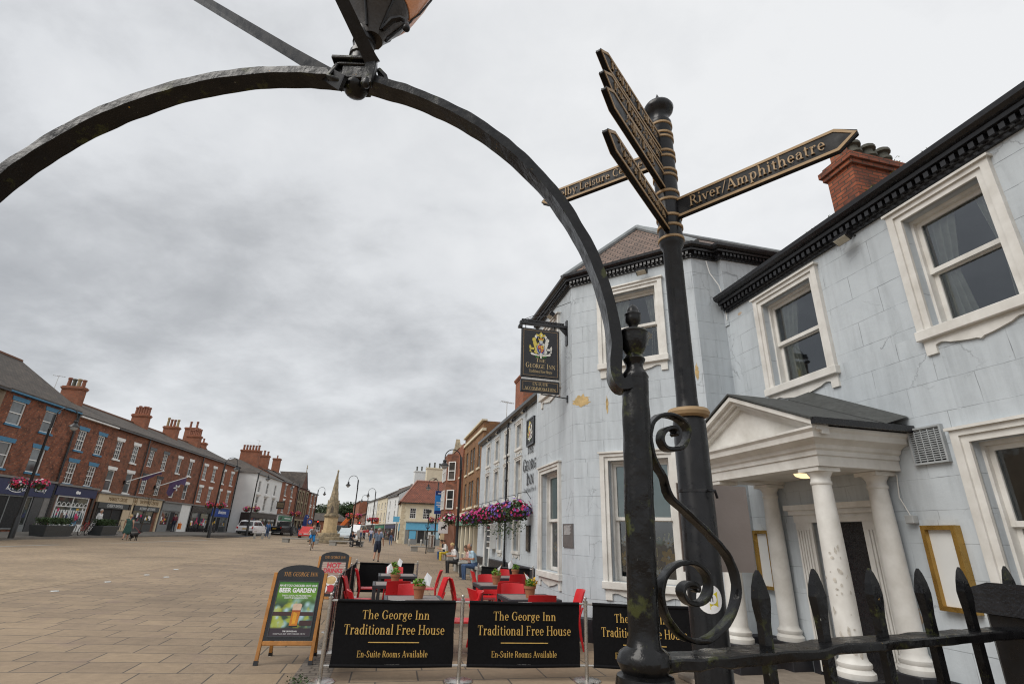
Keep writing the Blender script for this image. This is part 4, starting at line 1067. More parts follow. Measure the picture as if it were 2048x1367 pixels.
# hanging baskets
def flowers_mb(mb, c, r, nl, nf, mats_w, size=.05, trail=0):
    mb.cur = 0
    leaves(mb, nl, lambda: inblob((c[0], c[1], c[2]-.05), r), size*1.25)
    if trail: leaves(mb, int(nl*.35), lambda: (c[0]+random.gauss(0, r[0]*.35), c[1]+random.gauss(0, r[1]*.35), c[2]-random.uniform(.1, trail)), size*.8)
    for _ in range(nf):
        q = V((random.gauss(0, 1), random.gauss(0, 1), random.gauss(.25, .8))).normalized()*random.uniform(.85, 1.12)
        p = V((c[0]+q.x*r[0], c[1]+q.y*r[1], c[2]+q.z*r[2]))
        mb.cur = 1+random.choices(range(len(mats_w)), mats_w)[0]
        s_ = size*random.uniform(.7, 1.2); n_ = V((q.x, q.y, q.z+.2)).normalized(); u = n_.orthogonal().normalized(); v_ = n_.cross(u)
        mb.add([p+(u*math.cos(k*1.2566)+v_*math.sin(k*1.2566))*s_+n_*s_*.3 for k in range(5)]+[p], [(k, (k+1) % 5, 5) for k in range(5)])
def basket(label, p, r, wts, mats, nf=170, nl=160, size=.05, trail=0, group=None, hook=None, scale_b=1):
    t = thing('flower_basket', label, 'hanging basket', p, group)
    b2 = MB(MX.Translation(p)); rr = r[0]*.62
    b2.lathe([(rr*.35, -r[2]*1.0), (rr*.8, -r[2]*.75), (rr, -r[2]*.2), (rr*.95, -r[2]*.2)], (0, 0), 12); b2.build('basket', plain('brown_coir_basket', (.06, .045, .03), .9, .3, 20), t)
    f = MB(MX.Translation(p)); flowers_mb(f, (0, 0, 0), r, nl, nf, wts, size, trail); f.build('flowers', [m_leaf]+mats, t, recalc=False)
    if hook:
        h_ = MB(); h_.tube(hook, .012, 6); h_.build('bracket', m_black, t)
        for k in range(3):
            a_ = 2.1*k; q = V(p); 
    return t
BM = [m_fl['magenta'], m_fl['purple'], m_fl['pink'], m_fl['white']]
for s_, wt, nm, tr in ((27.9, (2, 5, 2, 0), 'purple and magenta hanging basket at the far end of the inn front', .5), (26.2, (4, 2, 3, 0), 'magenta hanging basket above the far door of the inn', .6), (24.3, (6, 1, 2, 0), 'deep magenta hanging basket above the small oriel window', .5), (22.3, (2, 6, 2, 0), 'violet hanging basket beside the black drainpipe on the inn', .9), (20.9, (3, 4, 3, 0), 'long trailing purple and pink basket above the ground floor window', 1.1), (19.1, (2, 6, 3, 0), 'purple hanging basket under the black inn letters, nearest to the bay', .8)):
    p = S(s_, 4.95, 2.55)
    basket(nm, p, (.55, .45, .36), wt, BM, 120, 360, .06, tr, 'hanging baskets along the inn front', [S(s_, 5.48, 2.95), S(s_, 5.3, 3.2), S(s_, 4.97, 3.12), S(s_, 4.95, 2.9)])
# ---------------------------------------------------------------- iron gateway, railing, lantern
def upz(px, py, P):
    d = ray(px, py); return HC + d.z*math.hypot(P[0], P[1])/math.hypot(d.x, d.y)
def onplane(px, py, P, d):
    n = V((d[1], -d[0])); r = ray(px, py); t = (n.x*P[0]+n.y*P[1])/(n.x*r.x+n.y*r.y)
    return V((r.x*t, r.y*t, HC+r.z*t))
PG = V((.379, 1.56))
def tilt(mb):                                          # the old post leans a little
    mb.v = [p+V(((p.z-1.3)*.026, 0, 0)) for p in mb.v]; return mb
gate = thing('gateway_arch', 'rough black wrought iron arch with urn finial spanning the gateway close to the camera', 'gate arch', (PG.x, PG.y, 0))
def lumpy(mb, amt, sc_=22, seed=0):
    from mathutils import noise as mn
    mb.v = [p + V((mn.noise(p*sc_+V((seed, 0, 0))), mn.noise(p*sc_+V((0, seed+9, 0))), mn.noise(p*sc_+V((0, 0, seed+17)))))*amt for p in mb.v]
    return mb
def ring_path(a, b_, n): return [a+(b_-a)*i/n for i in range(n+1)]
g = MB(); zs_ = ring_path(1.36, 2.07, 40)
g.lathe([(.050, 0), (.050, 1.2), (.060, 1.215), (.074, 1.225), (.079, 1.245), (.074, 1.268), (.060, 1.275), (.066, 1.285), (.073, 1.300), (.066, 1.322), (.047, 1.335)]+[(.0425, z) for z in zs_]+[(.043, 2.08)], PG, 24)
lumpy(tilt(g), .0025).build('post', m_iron, gate)
g = MB()
g.lathe([(.040, 2.075), (.044, 2.09), (.037, 2.104), (.028, 2.118), (.0265, 2.131), (.033, 2.142), (.036, 2.15), (.030, 2.16), (.025, 2.168), (.035, 2.183), (.042, 2.204), (.045, 2.225), (.0455, 2.238), (.048, 2.243), (.044, 2.25), (.016, 2.254), (.0135, 2.262), (.016, 2.272), (.025, 2.282), (.0265, 2.296), (.0255, 2.304), (.028, 2.31), (.022, 2.315), (.021, 2.322), (.015, 2.338), (.003, 2.35)], PG, 20)
lumpy(tilt(g), .0012).build('finial', m_iron, gate)
CA = V((-.89, 0, 2.13)); RA = 1.205
def arcpt(an, r=RA): return V((CA.x+(r+(.026*math.cos(an)**3 if an < 1.57 else 0))*math.cos(an), PG.y, CA.z+r*math.sin(an)))
def smooth(ps, k=3):
    out = []
    for i in range(len(ps)-1):
        p0_, p1_, p2_, p3_ = ps[max(i-1, 0)], ps[i], ps[i+1], ps[min(i+2, len(ps)-1)]
        for j in range(k):
            t = j/k
            out.append(.5*((2*p1_)+(p2_-p0_)*t+(2*p0_-5*p1_+4*p2_-p3_)*t*t+(3*p1_-p0_-3*p2_+p3_)*t**3))
    return out+[ps[-1]]
pts_ = smooth([V((PG.x+.012, PG.y, 2.085)), V((PG.x-.008, PG.y, 2.062)), V((PG.x-.030, PG.y, 2.060)), V((PG.x-.045, PG.y, 2.085)), V((PG.x-.046, PG.y, 2.115))]+[arcpt(R(a)) for a in range(3, 181, 3)]+[V((-2.097, PG.y, 2.0)), V((-2.1, PG.y, 1.9))], 3)
fine = MB(); fine.strip(pts_, .078, .036, (0, 1, 0))
lumpy(fine, .0035, 16).build('arch_bar', m_iron, gate)
g = MB(); g.lathe([(.05, 0), (.05, 1.2), (.08, 1.24), (.06, 1.28), (.0425, 1.34), (.0425, 2.08), (.03, 2.1), (.045, 2.2), (.02, 2.26), (.028, 2.3), (.001, 2.36)], (-2.15, PG.y), 16); g.build('post', m_iron, gate)
HB = onplane(714, 165, PG, (1, 0))
g = MB(MX.Translation(HB))
g.box(-.075, .075, -.055, .055, .035, .052); g.box(-.095, .065, -.065, .065, .060, .078); g.box(-.05, .05, -.05, .05, -.03, .06)
g.blob((.0, -.0, -.028), (.05, .05, .045), 16, 8); g.strip([(.062, -.045, .07), (.066, -.05, .03), (.060, -.05, -.07)], .045, .03, (1, 0, 0)); g.blob((.06, -.052, -.06), (.02, .02, .025), 10, 6)
g.strip([(.085, 0, .055), (.115, 0, .02), (.13, 0, -.02), (.14, 0, -.045)], .05, .02, (0, 1, 0)); g.strip([(-.07, -.03, .04), (-.1, -.03, -.02), (-.05, -.03, -.045)], .05, .02, (0, 1, 0))
lumpy(g, .004, 24).build('hub', m_iron, gate, bevel=.004)
for (a, e, y1) in (((694, 188), (300, -62), 1.98), ((752, 150), (668, -34), 1.33)):
    A_ = onplane(*a, PG, (1, 0))+V((0, -.05, 0)); E_ = onplane(*e, (0, y1), (1, 0))
    M_ = A_.lerp(E_, .12)
    g = MB(); vd = (A_+E_)/2-V((0, 0, HC)); vd.normalize(); sdv = (E_-A_).cross(vd).normalized()
    g.strip([A_, A_.lerp(E_, .08), A_.lerp(E_, .2), E_], [.060, .054, .05, .05], .016, sdv)
    nn = (E_-A_).normalized().cross(sdv)
    nn = nn if nn.dot(vd) > 0 else -nn
    g.strip([A_.lerp(E_, .05)+nn*.02, E_+nn*.02], .014, .03, sdv)
    lumpy(g, .002, 20).build('strut', m_iron2, gate)
# scroll bracket and railing share the line that leaves the post
DR = V((.916, .401)).normalized()
def z3(x, y): return (1180+x*.2925, 600+y*.2925)
def z4(x, y): return (1180+x*.2832, 980+y*.2832)
sc_px = [z3(*p) for p in ((575, 925), (585, 900), (560, 878), (520, 880), (488, 910), (478, 955), (500, 1000), (550, 1022), (610, 1010), (648, 970), (662, 900), (640, 845), (590, 805), (530, 785), (470, 793), (425, 830), (402, 890), (400, 960), (412, 1040), (445, 1125), (500, 1215))] + \
        [z4(*p) for p in ((560, 50), (650, 130), (760, 235), (870, 345), (950, 440), (1005, 545), (1033, 670), (1022, 790), (975, 905), (895, 1005), (790, 1062), (690, 1052), (600, 985), (535, 890), (498, 785), (495, 685), (525, 595), (590, 530), (675, 507), (755, 525), (815, 590), (836, 680), (805, 765), (740, 800), (672, 775), (640, 715), (660, 665), (710, 655), (745, 680), (740, 715))]
P3 = [onplane(*p, PG, DR) for p in sc_px]
def smooth(ps, k=3):
    out = []
    for i in range(len(ps)-1):
        p0_, p1_, p2_, p3_ = ps[max(i-1, 0)], ps[i], ps[i+1], ps[min(i+2, len(ps)-1)]
        for j in range(k):
            t = j/k
            out.append(.5*((2*p1_)+(p2_-p0_)*t+(2*p0_-5*p1_+4*p2_-p3_)*t*t+(3*p1_-p0_-3*p2_+p3_)*t**3))
    return out+[ps[-1]]
g = MB(); g.strip(smooth(P3), .036, .013, (-DR.y, DR.x, 0)); lumpy(g, .003, 26).build('scroll_bracket', m_iron, gate, bevel=.003)
rail = thing('iron_railing', 'low black iron railing with a row of leaf shaped spikes beside the gateway post', 'railing', (PG.x+DR.x*.9, PG.y+DR.y*.9, 0))
RZ = 1.312
Q0, Q1 = PG+DR*.03, PG+DR*3.4
g = MB()
n = 60
g.strip([(Q0.x+(Q1.x-Q0.x)*i/n, Q0.y+(Q1.y-Q0.y)*i/n, RZ-.012-(.006 if i < 12 else 0)) for i in range(n+1)], [.105 if i < 12 else .092 for i in range(n+1)], .03, (-DR.y, DR.x, 0))
lumpy(g, .005, 18).build('top_rail', m_iron, rail, bevel=.005)
g = MB(); g.bar((Q0.x, Q0.y, .18), (Q1.x, Q1.y, .18), .06, .02); g.build('bottom_rail', m_iron, rail)
for i, (px, py, ty) in enumerate(((1549, 1297, 1140), (1662, 1287, 1138), (1766, 1276, 1136), (1862, 1268, 1136), (1948, 1262, 1134), (2042, 1255, 1132), (2130, 1250, 1130), (2220, 1244, 1130))):
    b_ = on(px, py, RZ); u = (b_.xy-PG).dot(DR); b_ = PG+DR*u
    zt = upz(px-17, ty, b_) if i < 6 else 1.56
    zt = 1.31+.225 if i > 5 else zt
    g = MB(fr(b_, DR))
    h = zt-RZ
    pr = [(.017, .012, .10), (.017, .012, RZ+.02), (.018, .012, RZ+h*.30), (.024, .014, RZ+h*.52), (.026, .014, RZ+h*.62), (.020, .012, RZ+h*.78), (.010, .008, RZ+h*.93), (.003, .003, zt)]
    vs_ = [q for a, c, z in pr for q in ((-a, -c, z), (a, -c, z), (a, c, z), (-a, c, z))]
    g.add(vs_, [(4*i_+j, 4*i_+(j+1) % 4, 4*i_+4+(j+1) % 4, 4*i_+4+j) for i_ in range(len(pr)-1) for j in range(4)]+[(3, 2, 1, 0), tuple(4*(len(pr)-1)+j for j in range(4))])
    lumpy(g, .0018, 26, i).build('spike', m_iron, rail)
# lantern on the arch
lan = thing('gas_lantern', 'old lantern with dark bowl and orange copper hood on the crown of the arch', 'lantern', tuple(HB+V((0, 0, .08))))
g = MB(MX.Translation(HB+V((.0, 0, .078))))
g.lathe([(.044, 0), (.044, .05), (.05, .055), (.05, .075), (.042, .08), (.042, .13), (.047, .135), (.047, .20), (.04, .24)], (0, 0), 18); g.build('neck', m_iron2, lan)
LB = HB+V((.03, .0, .30))
g = MB(MX.Translation(LB)); g.lathe([(.045, -.06), (.06, -.02), (.085, .03), (.115, .08), (.132, .11), (.140, .135)], (0, 0), 28); g.build('bowl', plain('dark_bronze', (.030, .024, .020), .4, .3, 9), lan)
m_cop = plain('backlit_orange_copper', (.74, .33, .16), .4, .10, 8)  # copper colour brightened to stand in for light passing through the hood
g = MB(MX.Translation(LB)); g.lathe([(.142, .128), (.170, .175), (.215, .30), (.25, .42), (.265, .5), (.12, .62), (.03, .70)], (0, 0), 28); g.build('hood', m_cop, lan)
for k in range(6):
    a_ = R(60*k+20); g = MB(MX.Translation(LB)); g.tube([(math.cos(a_)*r_, math.sin(a_)*r_, z) for r_, z in ((.056, -.04), (.09, .03), (.145, .12), (.156, .152), (.18, .19), (.223, .30), (.258, .42), (.273, .5))], .005, 6); g.build('rib', m_iron2, lan)
g = MB(MX.Translation(LB)); g.tube([(.05, -.03, -.03), (.09, -.05, .0), (.125, -.05, .01), (.15, -.05, -.005), (.155, -.05, -.035)], [.012, .014, .013, .012, .013], 8); g.blob((.155, -.05, -.045), (.016, .016, .018), 10, 6); g.build('scroll', m_iron2, lan)
# ---------------------------------------------------------------- fingerpost
PF = V((.812, 2.26))
fp = thing('fingerpost', 'tall black and gold fingerpost with six direction arms beside the inn', 'signpost', (PF.x, PF.y, 0))
g = MB(); g.lathe([(.10, 0), (.10, .25), (.08, .30), (.0725, .34), (.0715, 2.10), (.066, 2.12), (.05, 2.17), (.047, 2.21), (.046, 3.0), (.058, 3.02), (.062, 3.05)]+[q for z in (3.05,) for q in ((.060, z), (.060, 3.80), (.064, 3.81), (.064, 3.83))], PF, 28); g.build('pole', m_iron2, fp)
g = MB(); g.lathe([(.070, 2.122), (.088, 2.13), (.094, 2.145), (.088, 2.16), (.06, 2.166)], PF, 28); g.build('gold_ring', m_gold, fp)
for z in (3.055, 3.125, 3.185, 3.285, 3.335, 3.44, 3.475, 3.565, 3.60, 3.70, 3.73, 3.80):
    g = MB(); g.lathe([(.060, z-.008), (.0665, z-.006), (.0665, z+.006), (.060, z+.008)], PF, 28); g.build('gold_ring', m_gold, fp)
g = MB(); g.lathe([(.058, 3.83), (.050, 3.85), (.050, 3.88), (.062, 3.90), (.080, 3.925), (.0845, 3.945), (.076, 3.962), (.05, 3.972), (.042, 3.985), (.038, 3.995), (.022, 4.0), (.012, 4.03), (.001, 4.062)], PF, 28); g.build('finial', m_iron2, fp)
m_armk = plain('satin_black_arm', (.006, .006, .007), .5, .3, 8, bmp=0, spec=.2)
def arm(txt, z, tip, cap, h=.115):
    d = (V(tip[:2])-PF); L_ = d.length; d.normalize()
    F = fr(PF, d, z)
    k = .075
    out = [(.052, -h/2), (L_-k, -h/2), (L_, -h*.06), (L_, h*.06), (L_-k, h/2), (.052, h/2)]
    inn_ = [(.052, -h/2+.013), (L_-k-.006, -h/2+.013), (L_-.018, 0), (L_-k-.006, h/2-.013), (.052, h/2-.013)]
    g = MB(F); g.prism(out, -.011, .011); o = g.build('finger_arm', m_armk, fp, bevel=.002)
    b_ = MB(F); o2 = [out[0], out[1], ((out[2][0]+out[3][0])/2, 0), out[4], out[5]]
    for y, sg in ((-.0145, -1), (.0145, 1)):
        for i in range(4):
            a, c, e, f_ = o2[i], o2[i+1], inn_[i+1], inn_[i]
            b_.add([(p[0], y, p[1]) for p in (a, c, e, f_)]+[(p[0], sg*.0105, p[1]) for p in (a, c, e, f_)], [(0, 1, 2, 3), (0, 1, 5, 4), (2, 3, 7, 6), (1, 2, 6, 5)])
    b_.build('gold_border', m_gold, o)
    toward = V((0, 0))-PF
    n1_ = V((d.y, -d.x)); flip = n1_.dot(V((0, 0))-(PF+d*.4)) < 0
    rt_ = (d if not flip else -d)
    nn_ = V((rt_.y, -rt_.x))
    c_ = PF+d*(.052+L_-k*.6)/2+nn_*.0112
    X_ = tmat((c_.x, c_.y, z-cap*.42), (rt_.x, rt_.y, 0), (0, 0, 1))
    serif(txt, cap, X_, m_gold, o, ext=.006, wide=L_*.72 if len(txt) > 12 else None, xs=1.0)
arm('River/Amphitheatre', 3.23, (1.43, 1.66), .058)
arm('Visitor Information', 3.14, (.35, 1.60), .05, .105)
arm('Selby Park', 3.40, (.36, 1.63), .05, .105)
arm('Bus/Train Station', 3.53, (.36, 1.66), .05, .105)
arm('Public Toilets', 3.66, (.35, 1.66), .05, .105)
arm('Selby Leisure Centre', 3.60, (.17, 2.71), .052, .105)
# sticker wrapped round the lower shaft, cable tie, sign plate behind
a0 = math.atan2(-PF.y, -PF.x)+.18
zst = upz(1443, 1195, PF)
def wrap(polys, r): 
    mb = MB()
    for i, (mi, pl_) in enumerate(polys):
        mb.cur = mi; n = len(pl_); rr = r+.0006*i
        cxm = sum(p[0] for p in pl_)/n; cym = sum(p[1] for p in pl_)/n
        f3 = lambda x, y: (PF.x+rr*math.cos(a0+x/r), PF.y+rr*math.sin(a0+x/r), zst+y)
        for j in range(n):
            a, b_ = pl_[j], pl_[(j+1) % n]
            for k in range(3):
                q = lambda p, t: f3(cxm+(p[0]-cxm)*t, cym+(p[1]-cym)*t)
                mb.add([q(a, k/3), q(b_, k/3), q(b_, (k+1)/3), q(a, (k+1)/3)], [(0, 1, 2, 3)])
    return mb
wrap([(0, ell(0, 0, .052, .052, 24)), (1, [(-.042, 0), (0, .038), (0, .026), (.03, .026), (.03, -.026), (0, -.026), (0, -.038)]), (0, ell(.008, 0, .018, .018, 14)), (2, rect(.0, -.010, .003, .01)), (2, rect(.008, -.010, .011, .01))], .0728).build('arrow_sticker', [m_txtw, plain('sticker_yellow', (.62, .52, .03), .5, .05, 5, bmp=0), m_txtk], fp, recalc=False)
zt = upz(1395, 982, PF); g = MB(); g.lathe([(.071, zt-.006), (.0745, zt-.006), (.0745, zt+.006), (.071, zt+.006)], PF, 24); ta = math.atan2(-PF.y, -PF.x)+.75
g.tube([(PF.x+.075*math.cos(ta), PF.y+.075*math.sin(ta), zt), (PF.x+.11*math.cos(ta), PF.y+.11*math.sin(ta), zt-.004), (PF.x+.10*math.cos(ta+.2), PF.y+.10*math.sin(ta+.2), zt-.03)], .006, 6); g.build('cable_tie', m_black, fp)
pl0 = onplane(1352, 965, PF+V((0, .10)), (1, .25)); pl1 = onplane(1366, 1142, PF+V((0, .10)), (1, .25))
g = MB(fr((pl0.x, pl0.y), (1, .25))); g.box(0, .36, -.003, .003, pl1.z, pl0.z); g.build('sign_plate', plain('brownish_sign_back', (.26, .22, .20), .5, .06, 5, metal=.2), fp)
# litter bin behind the railing
PB_ = spot(1936, 1195, 3.1); PB_ = V((*(PB_.xy-aA*.315+mA*.285), 0))
lb_ = thing('litter_bin', 'black litter bin with a glossy domed lid behind the iron railing', 'bin', (PB_.x, PB_.y, 0))
g = MB(fr(PB_.xy, -aA)); g.box(-.29, .29, -.26, .26, .04, 1.375); g.build('body', m_iron2, lb_, bevel=.02)
g = MB(fr(PB_.xy, -aA)); g.prism([(-.315, 1.38), (.315, 1.38), (.31, 1.43), (.22, 1.46), (-.22, 1.46), (-.31, 1.43)], -.285, .285); g.build('lid', plain('wet_black_lid', (.014, .015, .018), .12, .5, 14, bmp=.5), lb_, bevel=.02)
g = MB(fr(PB_.xy, -aA)); g.box(-.31, .31, -.28, .28, 0, .04); g.build('base', m_iron2, lb_)
# ---------------------------------------------------------------- cafe barriers
def barrier_post(p, label, proto=[None]):
    if proto[0] is None:
        t = thing('barrier_post', label, 'barrier post', (p.x, p.y, ground(p.x)), 'barrier posts round the pub tables')
        F = MX.Translation((p.x, p.y, ground(p.x)))
        g = MB(F); g.lathe([(.024, .012), (.024, .85), (.030, .855), (.030, .868), (.018, .872), (.010, .878), (.010, .885)], (0, 0), 14); g.build('pole', m_steel, t)
        g = MB(F); g.ball((0, 0, .898), .019, 12, 8); g.build('ball_finial', m_steel, t)
        g = MB(F); g.lathe([(.17, .0), (.17, .008), (.155, .016), (.03, .022)], (0, 0), 28); g.build('base_plate', m_steel, t)
        proto[0] = t; return t
    return copy_tree(proto[0], (p.x, p.y, ground(p.x)), random.uniform(0, 6), label)
FRW = [V((-2.07, 6.77)), V((-.51, 6.98)), V((1.03, 7.17)), V((2.45, 7.08))]
LRW = [V((-2.50, 8.31)), V((-2.92, 9.84)), V((-3.28, 11.38)), V((-3.56, 12.85)), V((-3.92, 14.6))]
BK1, BK2, BK3 = V((-2.36, 14.9)), V((-.71, 14.73)), V((.72, 14.35))
for p, l in zip(FRW+LRW+[BK1, BK2, BK3], ('steel barrier post at the near left corner of the pub seating', 'steel barrier post between the two fully seen lettered banners', 'steel barrier post left of the iron gateway post', 'steel barrier post half hidden by the black fingerpost', 'second steel post of the left side barrier, just behind the corner post', 'third steel post along the left side barrier', 'middle steel post along the left side barrier', 'second last steel post along the left side barrier', 'steel post at the far left corner of the seating', 'steel post at the right end of the far left plain banner', 'steel post at the left end of the far plain banner beside the bench', 'steel post touching the inn wall at the far right plain banner')):
    barrier_post(p, l)
def banner(a, b_, label, text=False, z0=.15, z1=.845):
    d = (b_-a).normalized(); L_ = (b_-a).length; zg = (ground(a.x)+ground(b_.x))/2
    t = thing('banner', label, 'barrier banner', ((a.x+b_.x)/2, (a.y+b_.y)/2, zg+z0), 'canvas banners round the pub tables')
    F = fr(a, d, zg)
    g = MB(F); n = 24; m_ = 6; vs_ = []; i0 = .085; i1 = L_-.085
    for i in range(n+1):
        for j in range(m_+1):
            u = i0+(i1-i0)*i/n; z = z0+(z1-z0)*j/m_
            sag = .010*math.sin(u*7+a.x*3)*math.sin(math.pi*j/m_)
            vs_.append((u+(.006*math.sin(j*1.3) if i in (0, n) else 0), sag-.004, z-.008*math.sin(math.pi*i/n)))
    fs = [(i*(m_+1)+j, (i+1)*(m_+1)+j, (i+1)*(m_+1)+j+1, i*(m_+1)+j+1) for i in range(n) for j in range(m_)]
    g.add(vs_, fs, True); g.build('canvas', m_canvas, t, recalc=False)
    for z in (z0+.012, z1-.012):
        s_ = MB(F); s_.tube([(i0, 0, z-.0), (L_/2, 0, z-.008), (i1, 0, z)], .020, 10); s_.build('canvas_sleeve', m_canvas, t)
        s_ = MB(F); s_.tube([(.02, 0, z), (L_-.02, 0, z)], .013, 10); s_.build('rail', m_steel, t)
    if text:
        h = z1-z0; X_ = lambda fz: F @ tmat((L_/2, -.024, z1-h*fz), (1, 0, 0), (0, 0, 1))
        w_ = i1-i0
        serif('The George Inn', .094, X_(.29), m_goldl, t, wide=w_*.57); serif('Traditional Free House', .102, X_(.52), m_goldl, t, wide=w_*.84)
        serif('En-Suite Rooms Available', .066, X_(.855), m_goldl, t, wide=w_*.58)
        s_ = MB(F); s_.box(L_/2-w_*.21, L_/2+w_*.21, -.025, -.024, z1-h*.645, z1-h*.632); s_.build('gold_line', m_goldl, t)
banner(FRW[0], FRW[1], 'black lettered pub banner nearest the leaning poster boards', True)
banner(FRW[1], FRW[2], 'middle black lettered pub banner in front of the right hand tables', True)
banner(FRW[2], FRW[3], 'black lettered pub banner half hidden behind the iron gateway post', True)
for i, (a, b_) in enumerate(zip([FRW[0]]+LRW, LRW)): banner(a, b_, ('nearest plain black banner of the left side barrier', 'second plain black banner of the left side barrier', 'third plain black banner of the left side barrier', 'fourth plain black banner of the left side barrier', 'farthest plain black banner of the left side barrier')[i])
banner(LRW[-1], BK1, 'plain black banner closing the far left end of the seating')
banner(BK2, BK3, 'plain black banner between the stone bench and the inn wall')
# ---------------------------------------------------------------- tables, chairs, pots
def make_table(p, rot):
    t = thing('cafe_table', '', 'table', (p[0], p[1], ground(p[0])), 'square grey tables of the pub', rot)
    F = MW[t]; h = .42; zt = .72
    g = MB(F); g.box(-h+.055, h-.055, -h+.055, h-.055, zt-.02, zt-.001); g.build('table_top', m_tabletop, t)
    g = MB(F)
    for a, b_, c, d in ((-h, h, -h, -h+.05), (-h, h, h-.05, h), (-h, -h+.05, -h+.05, h-.05), (h-.05, h, -h+.05, h-.05)): g.box(a, b_, c, d, zt-.055, zt+.002)
    g.build('table_frame', m_tableframe, t, bevel=.006)
    for sx in (-1, 1):
        for sy in (-1, 1):
            g = MB(F); x, y = sx*(h-.035), sy*(h-.035); g.box(x-.03, x+.03, y-.03, y+.03, 0, zt-.056); g.build('leg', m_tableframe, t, bevel=.005)
    return t
def make_chair(p, rot):
    t = thing('red_chair', '', 'chair', (p[0], p[1], ground(p[0])), 'red plastic chairs round the pub tables', rot)
    F = MW[t]                                # faces +y, backrest at -y
    g = MB(F); n = 8; vs_ = []
    for i in range(n+1):
        for j in range(n+1):
            x = -.22+.44*i/n; y = -.20+.42*j/n
            vs_.append((x, y, .45-.02*math.sin(math.pi*i/n)*math.sin(math.pi*j/n)-.03*max(0, (j/n-.8)*5)**2))
    q = [(i*(n+1)+j, (i+1)*(n+1)+j, (i+1)*(n+1)+j+1, i*(n+1)+j+1) for i in range(n) for j in range(n)]
    o = len(vs_); vs2 = [(x, y, z-.018) for x, y, z in vs_]
    rim = [i*(n+1) for i in range(n+1)]+[n*(n+1)+j for j in range(1, n+1)]+[i*(n+1)+n for i in range(n-1, -1, -1)]+[j for j in range(n-1, 0, -1)]
    g.add(vs_+vs2, q+[tuple(o+k for k in f[::-1]) for f in q]+[(a, b_, o+b_, o+a) for a, b_ in zip(rim, rim[1:]+rim[:1])], True); g.build('seat', m_red, t)
    g = MB(F); vs_ = []; n = 10; m_ = 8
    for i in range(n+1):
        for j in range(m_+1):
            a = -1+2*i/n; z = .47+.37*j/m_
            y = -.215-.05*(1-a*a)-.10*(j/m_)**1.3; x = a*(.215-.012*(j/m_))
            vs_.append((x, y, z-(.012*a*a if j == m_ else 0)))
    q = [(i*(m_+1)+j, (i+1)*(m_+1)+j, (i+1)*(m_+1)+j+1, i*(m_+1)+j+1) for i in range(n) for j in range(m_)]
    o = len(vs_); vs2 = [(x, y-.02, z) for x, y, z in vs_]
    rim = [i*(m_+1) for i in range(n+1)]+[n*(m_+1)+j for j in range(1, m_+1)]+[i*(m_+1)+m_ for i in range(n-1, -1, -1)]+[j for j in range(m_-1, 0, -1)]
    g.add(vs_+vs2, q+[tuple(o+k for k in f[::-1]) for f in q]+[(a, b_, o+b_, o+a) for a, b_ in zip(rim, rim[1:]+rim[:1])], True); g.build('backrest', m_red, t)
    for sx in (-1, 1):
        g = MB(F); g.tube([(sx*.20, -.29, .60), (sx*.20, -.23, .45), (sx*.21, -.25, .2), (sx*.225, -.29, 0)], [.014, .022, .020, .015], 8); g.build('leg', m_red, t)
        g = MB(F); g.tube([(sx*.19, .18, .44), (sx*.205, .20, .2), (sx*.215, .22, 0)], [.024, .020, .015], 8); g.build('leg', m_red, t)
    return t
rA = math.atan2(-aA.y, -aA.x)+math.pi/2
TB = [(V((-2.45, 12.7)), 'far left'), (V((-2.05, 10.55)), 'middle left'), (V((-1.32, 8.25)), 'near left'), (V((.12, 13.1)), 'far right'), (V((-.15, 11.05)), 'middle right'), (V((.38, 8.95)), 'near right')]
tab0 = ch0 = pot0 = None
def side(v_): return {'W': -mA.xy, 'E': mA.xy, 'N': aA.xy, 'S': -aA.xy}[v_]
m_flag = plain('white_paper_flag', (.72, .73, .75), .7, .05, 6, bmp=0)
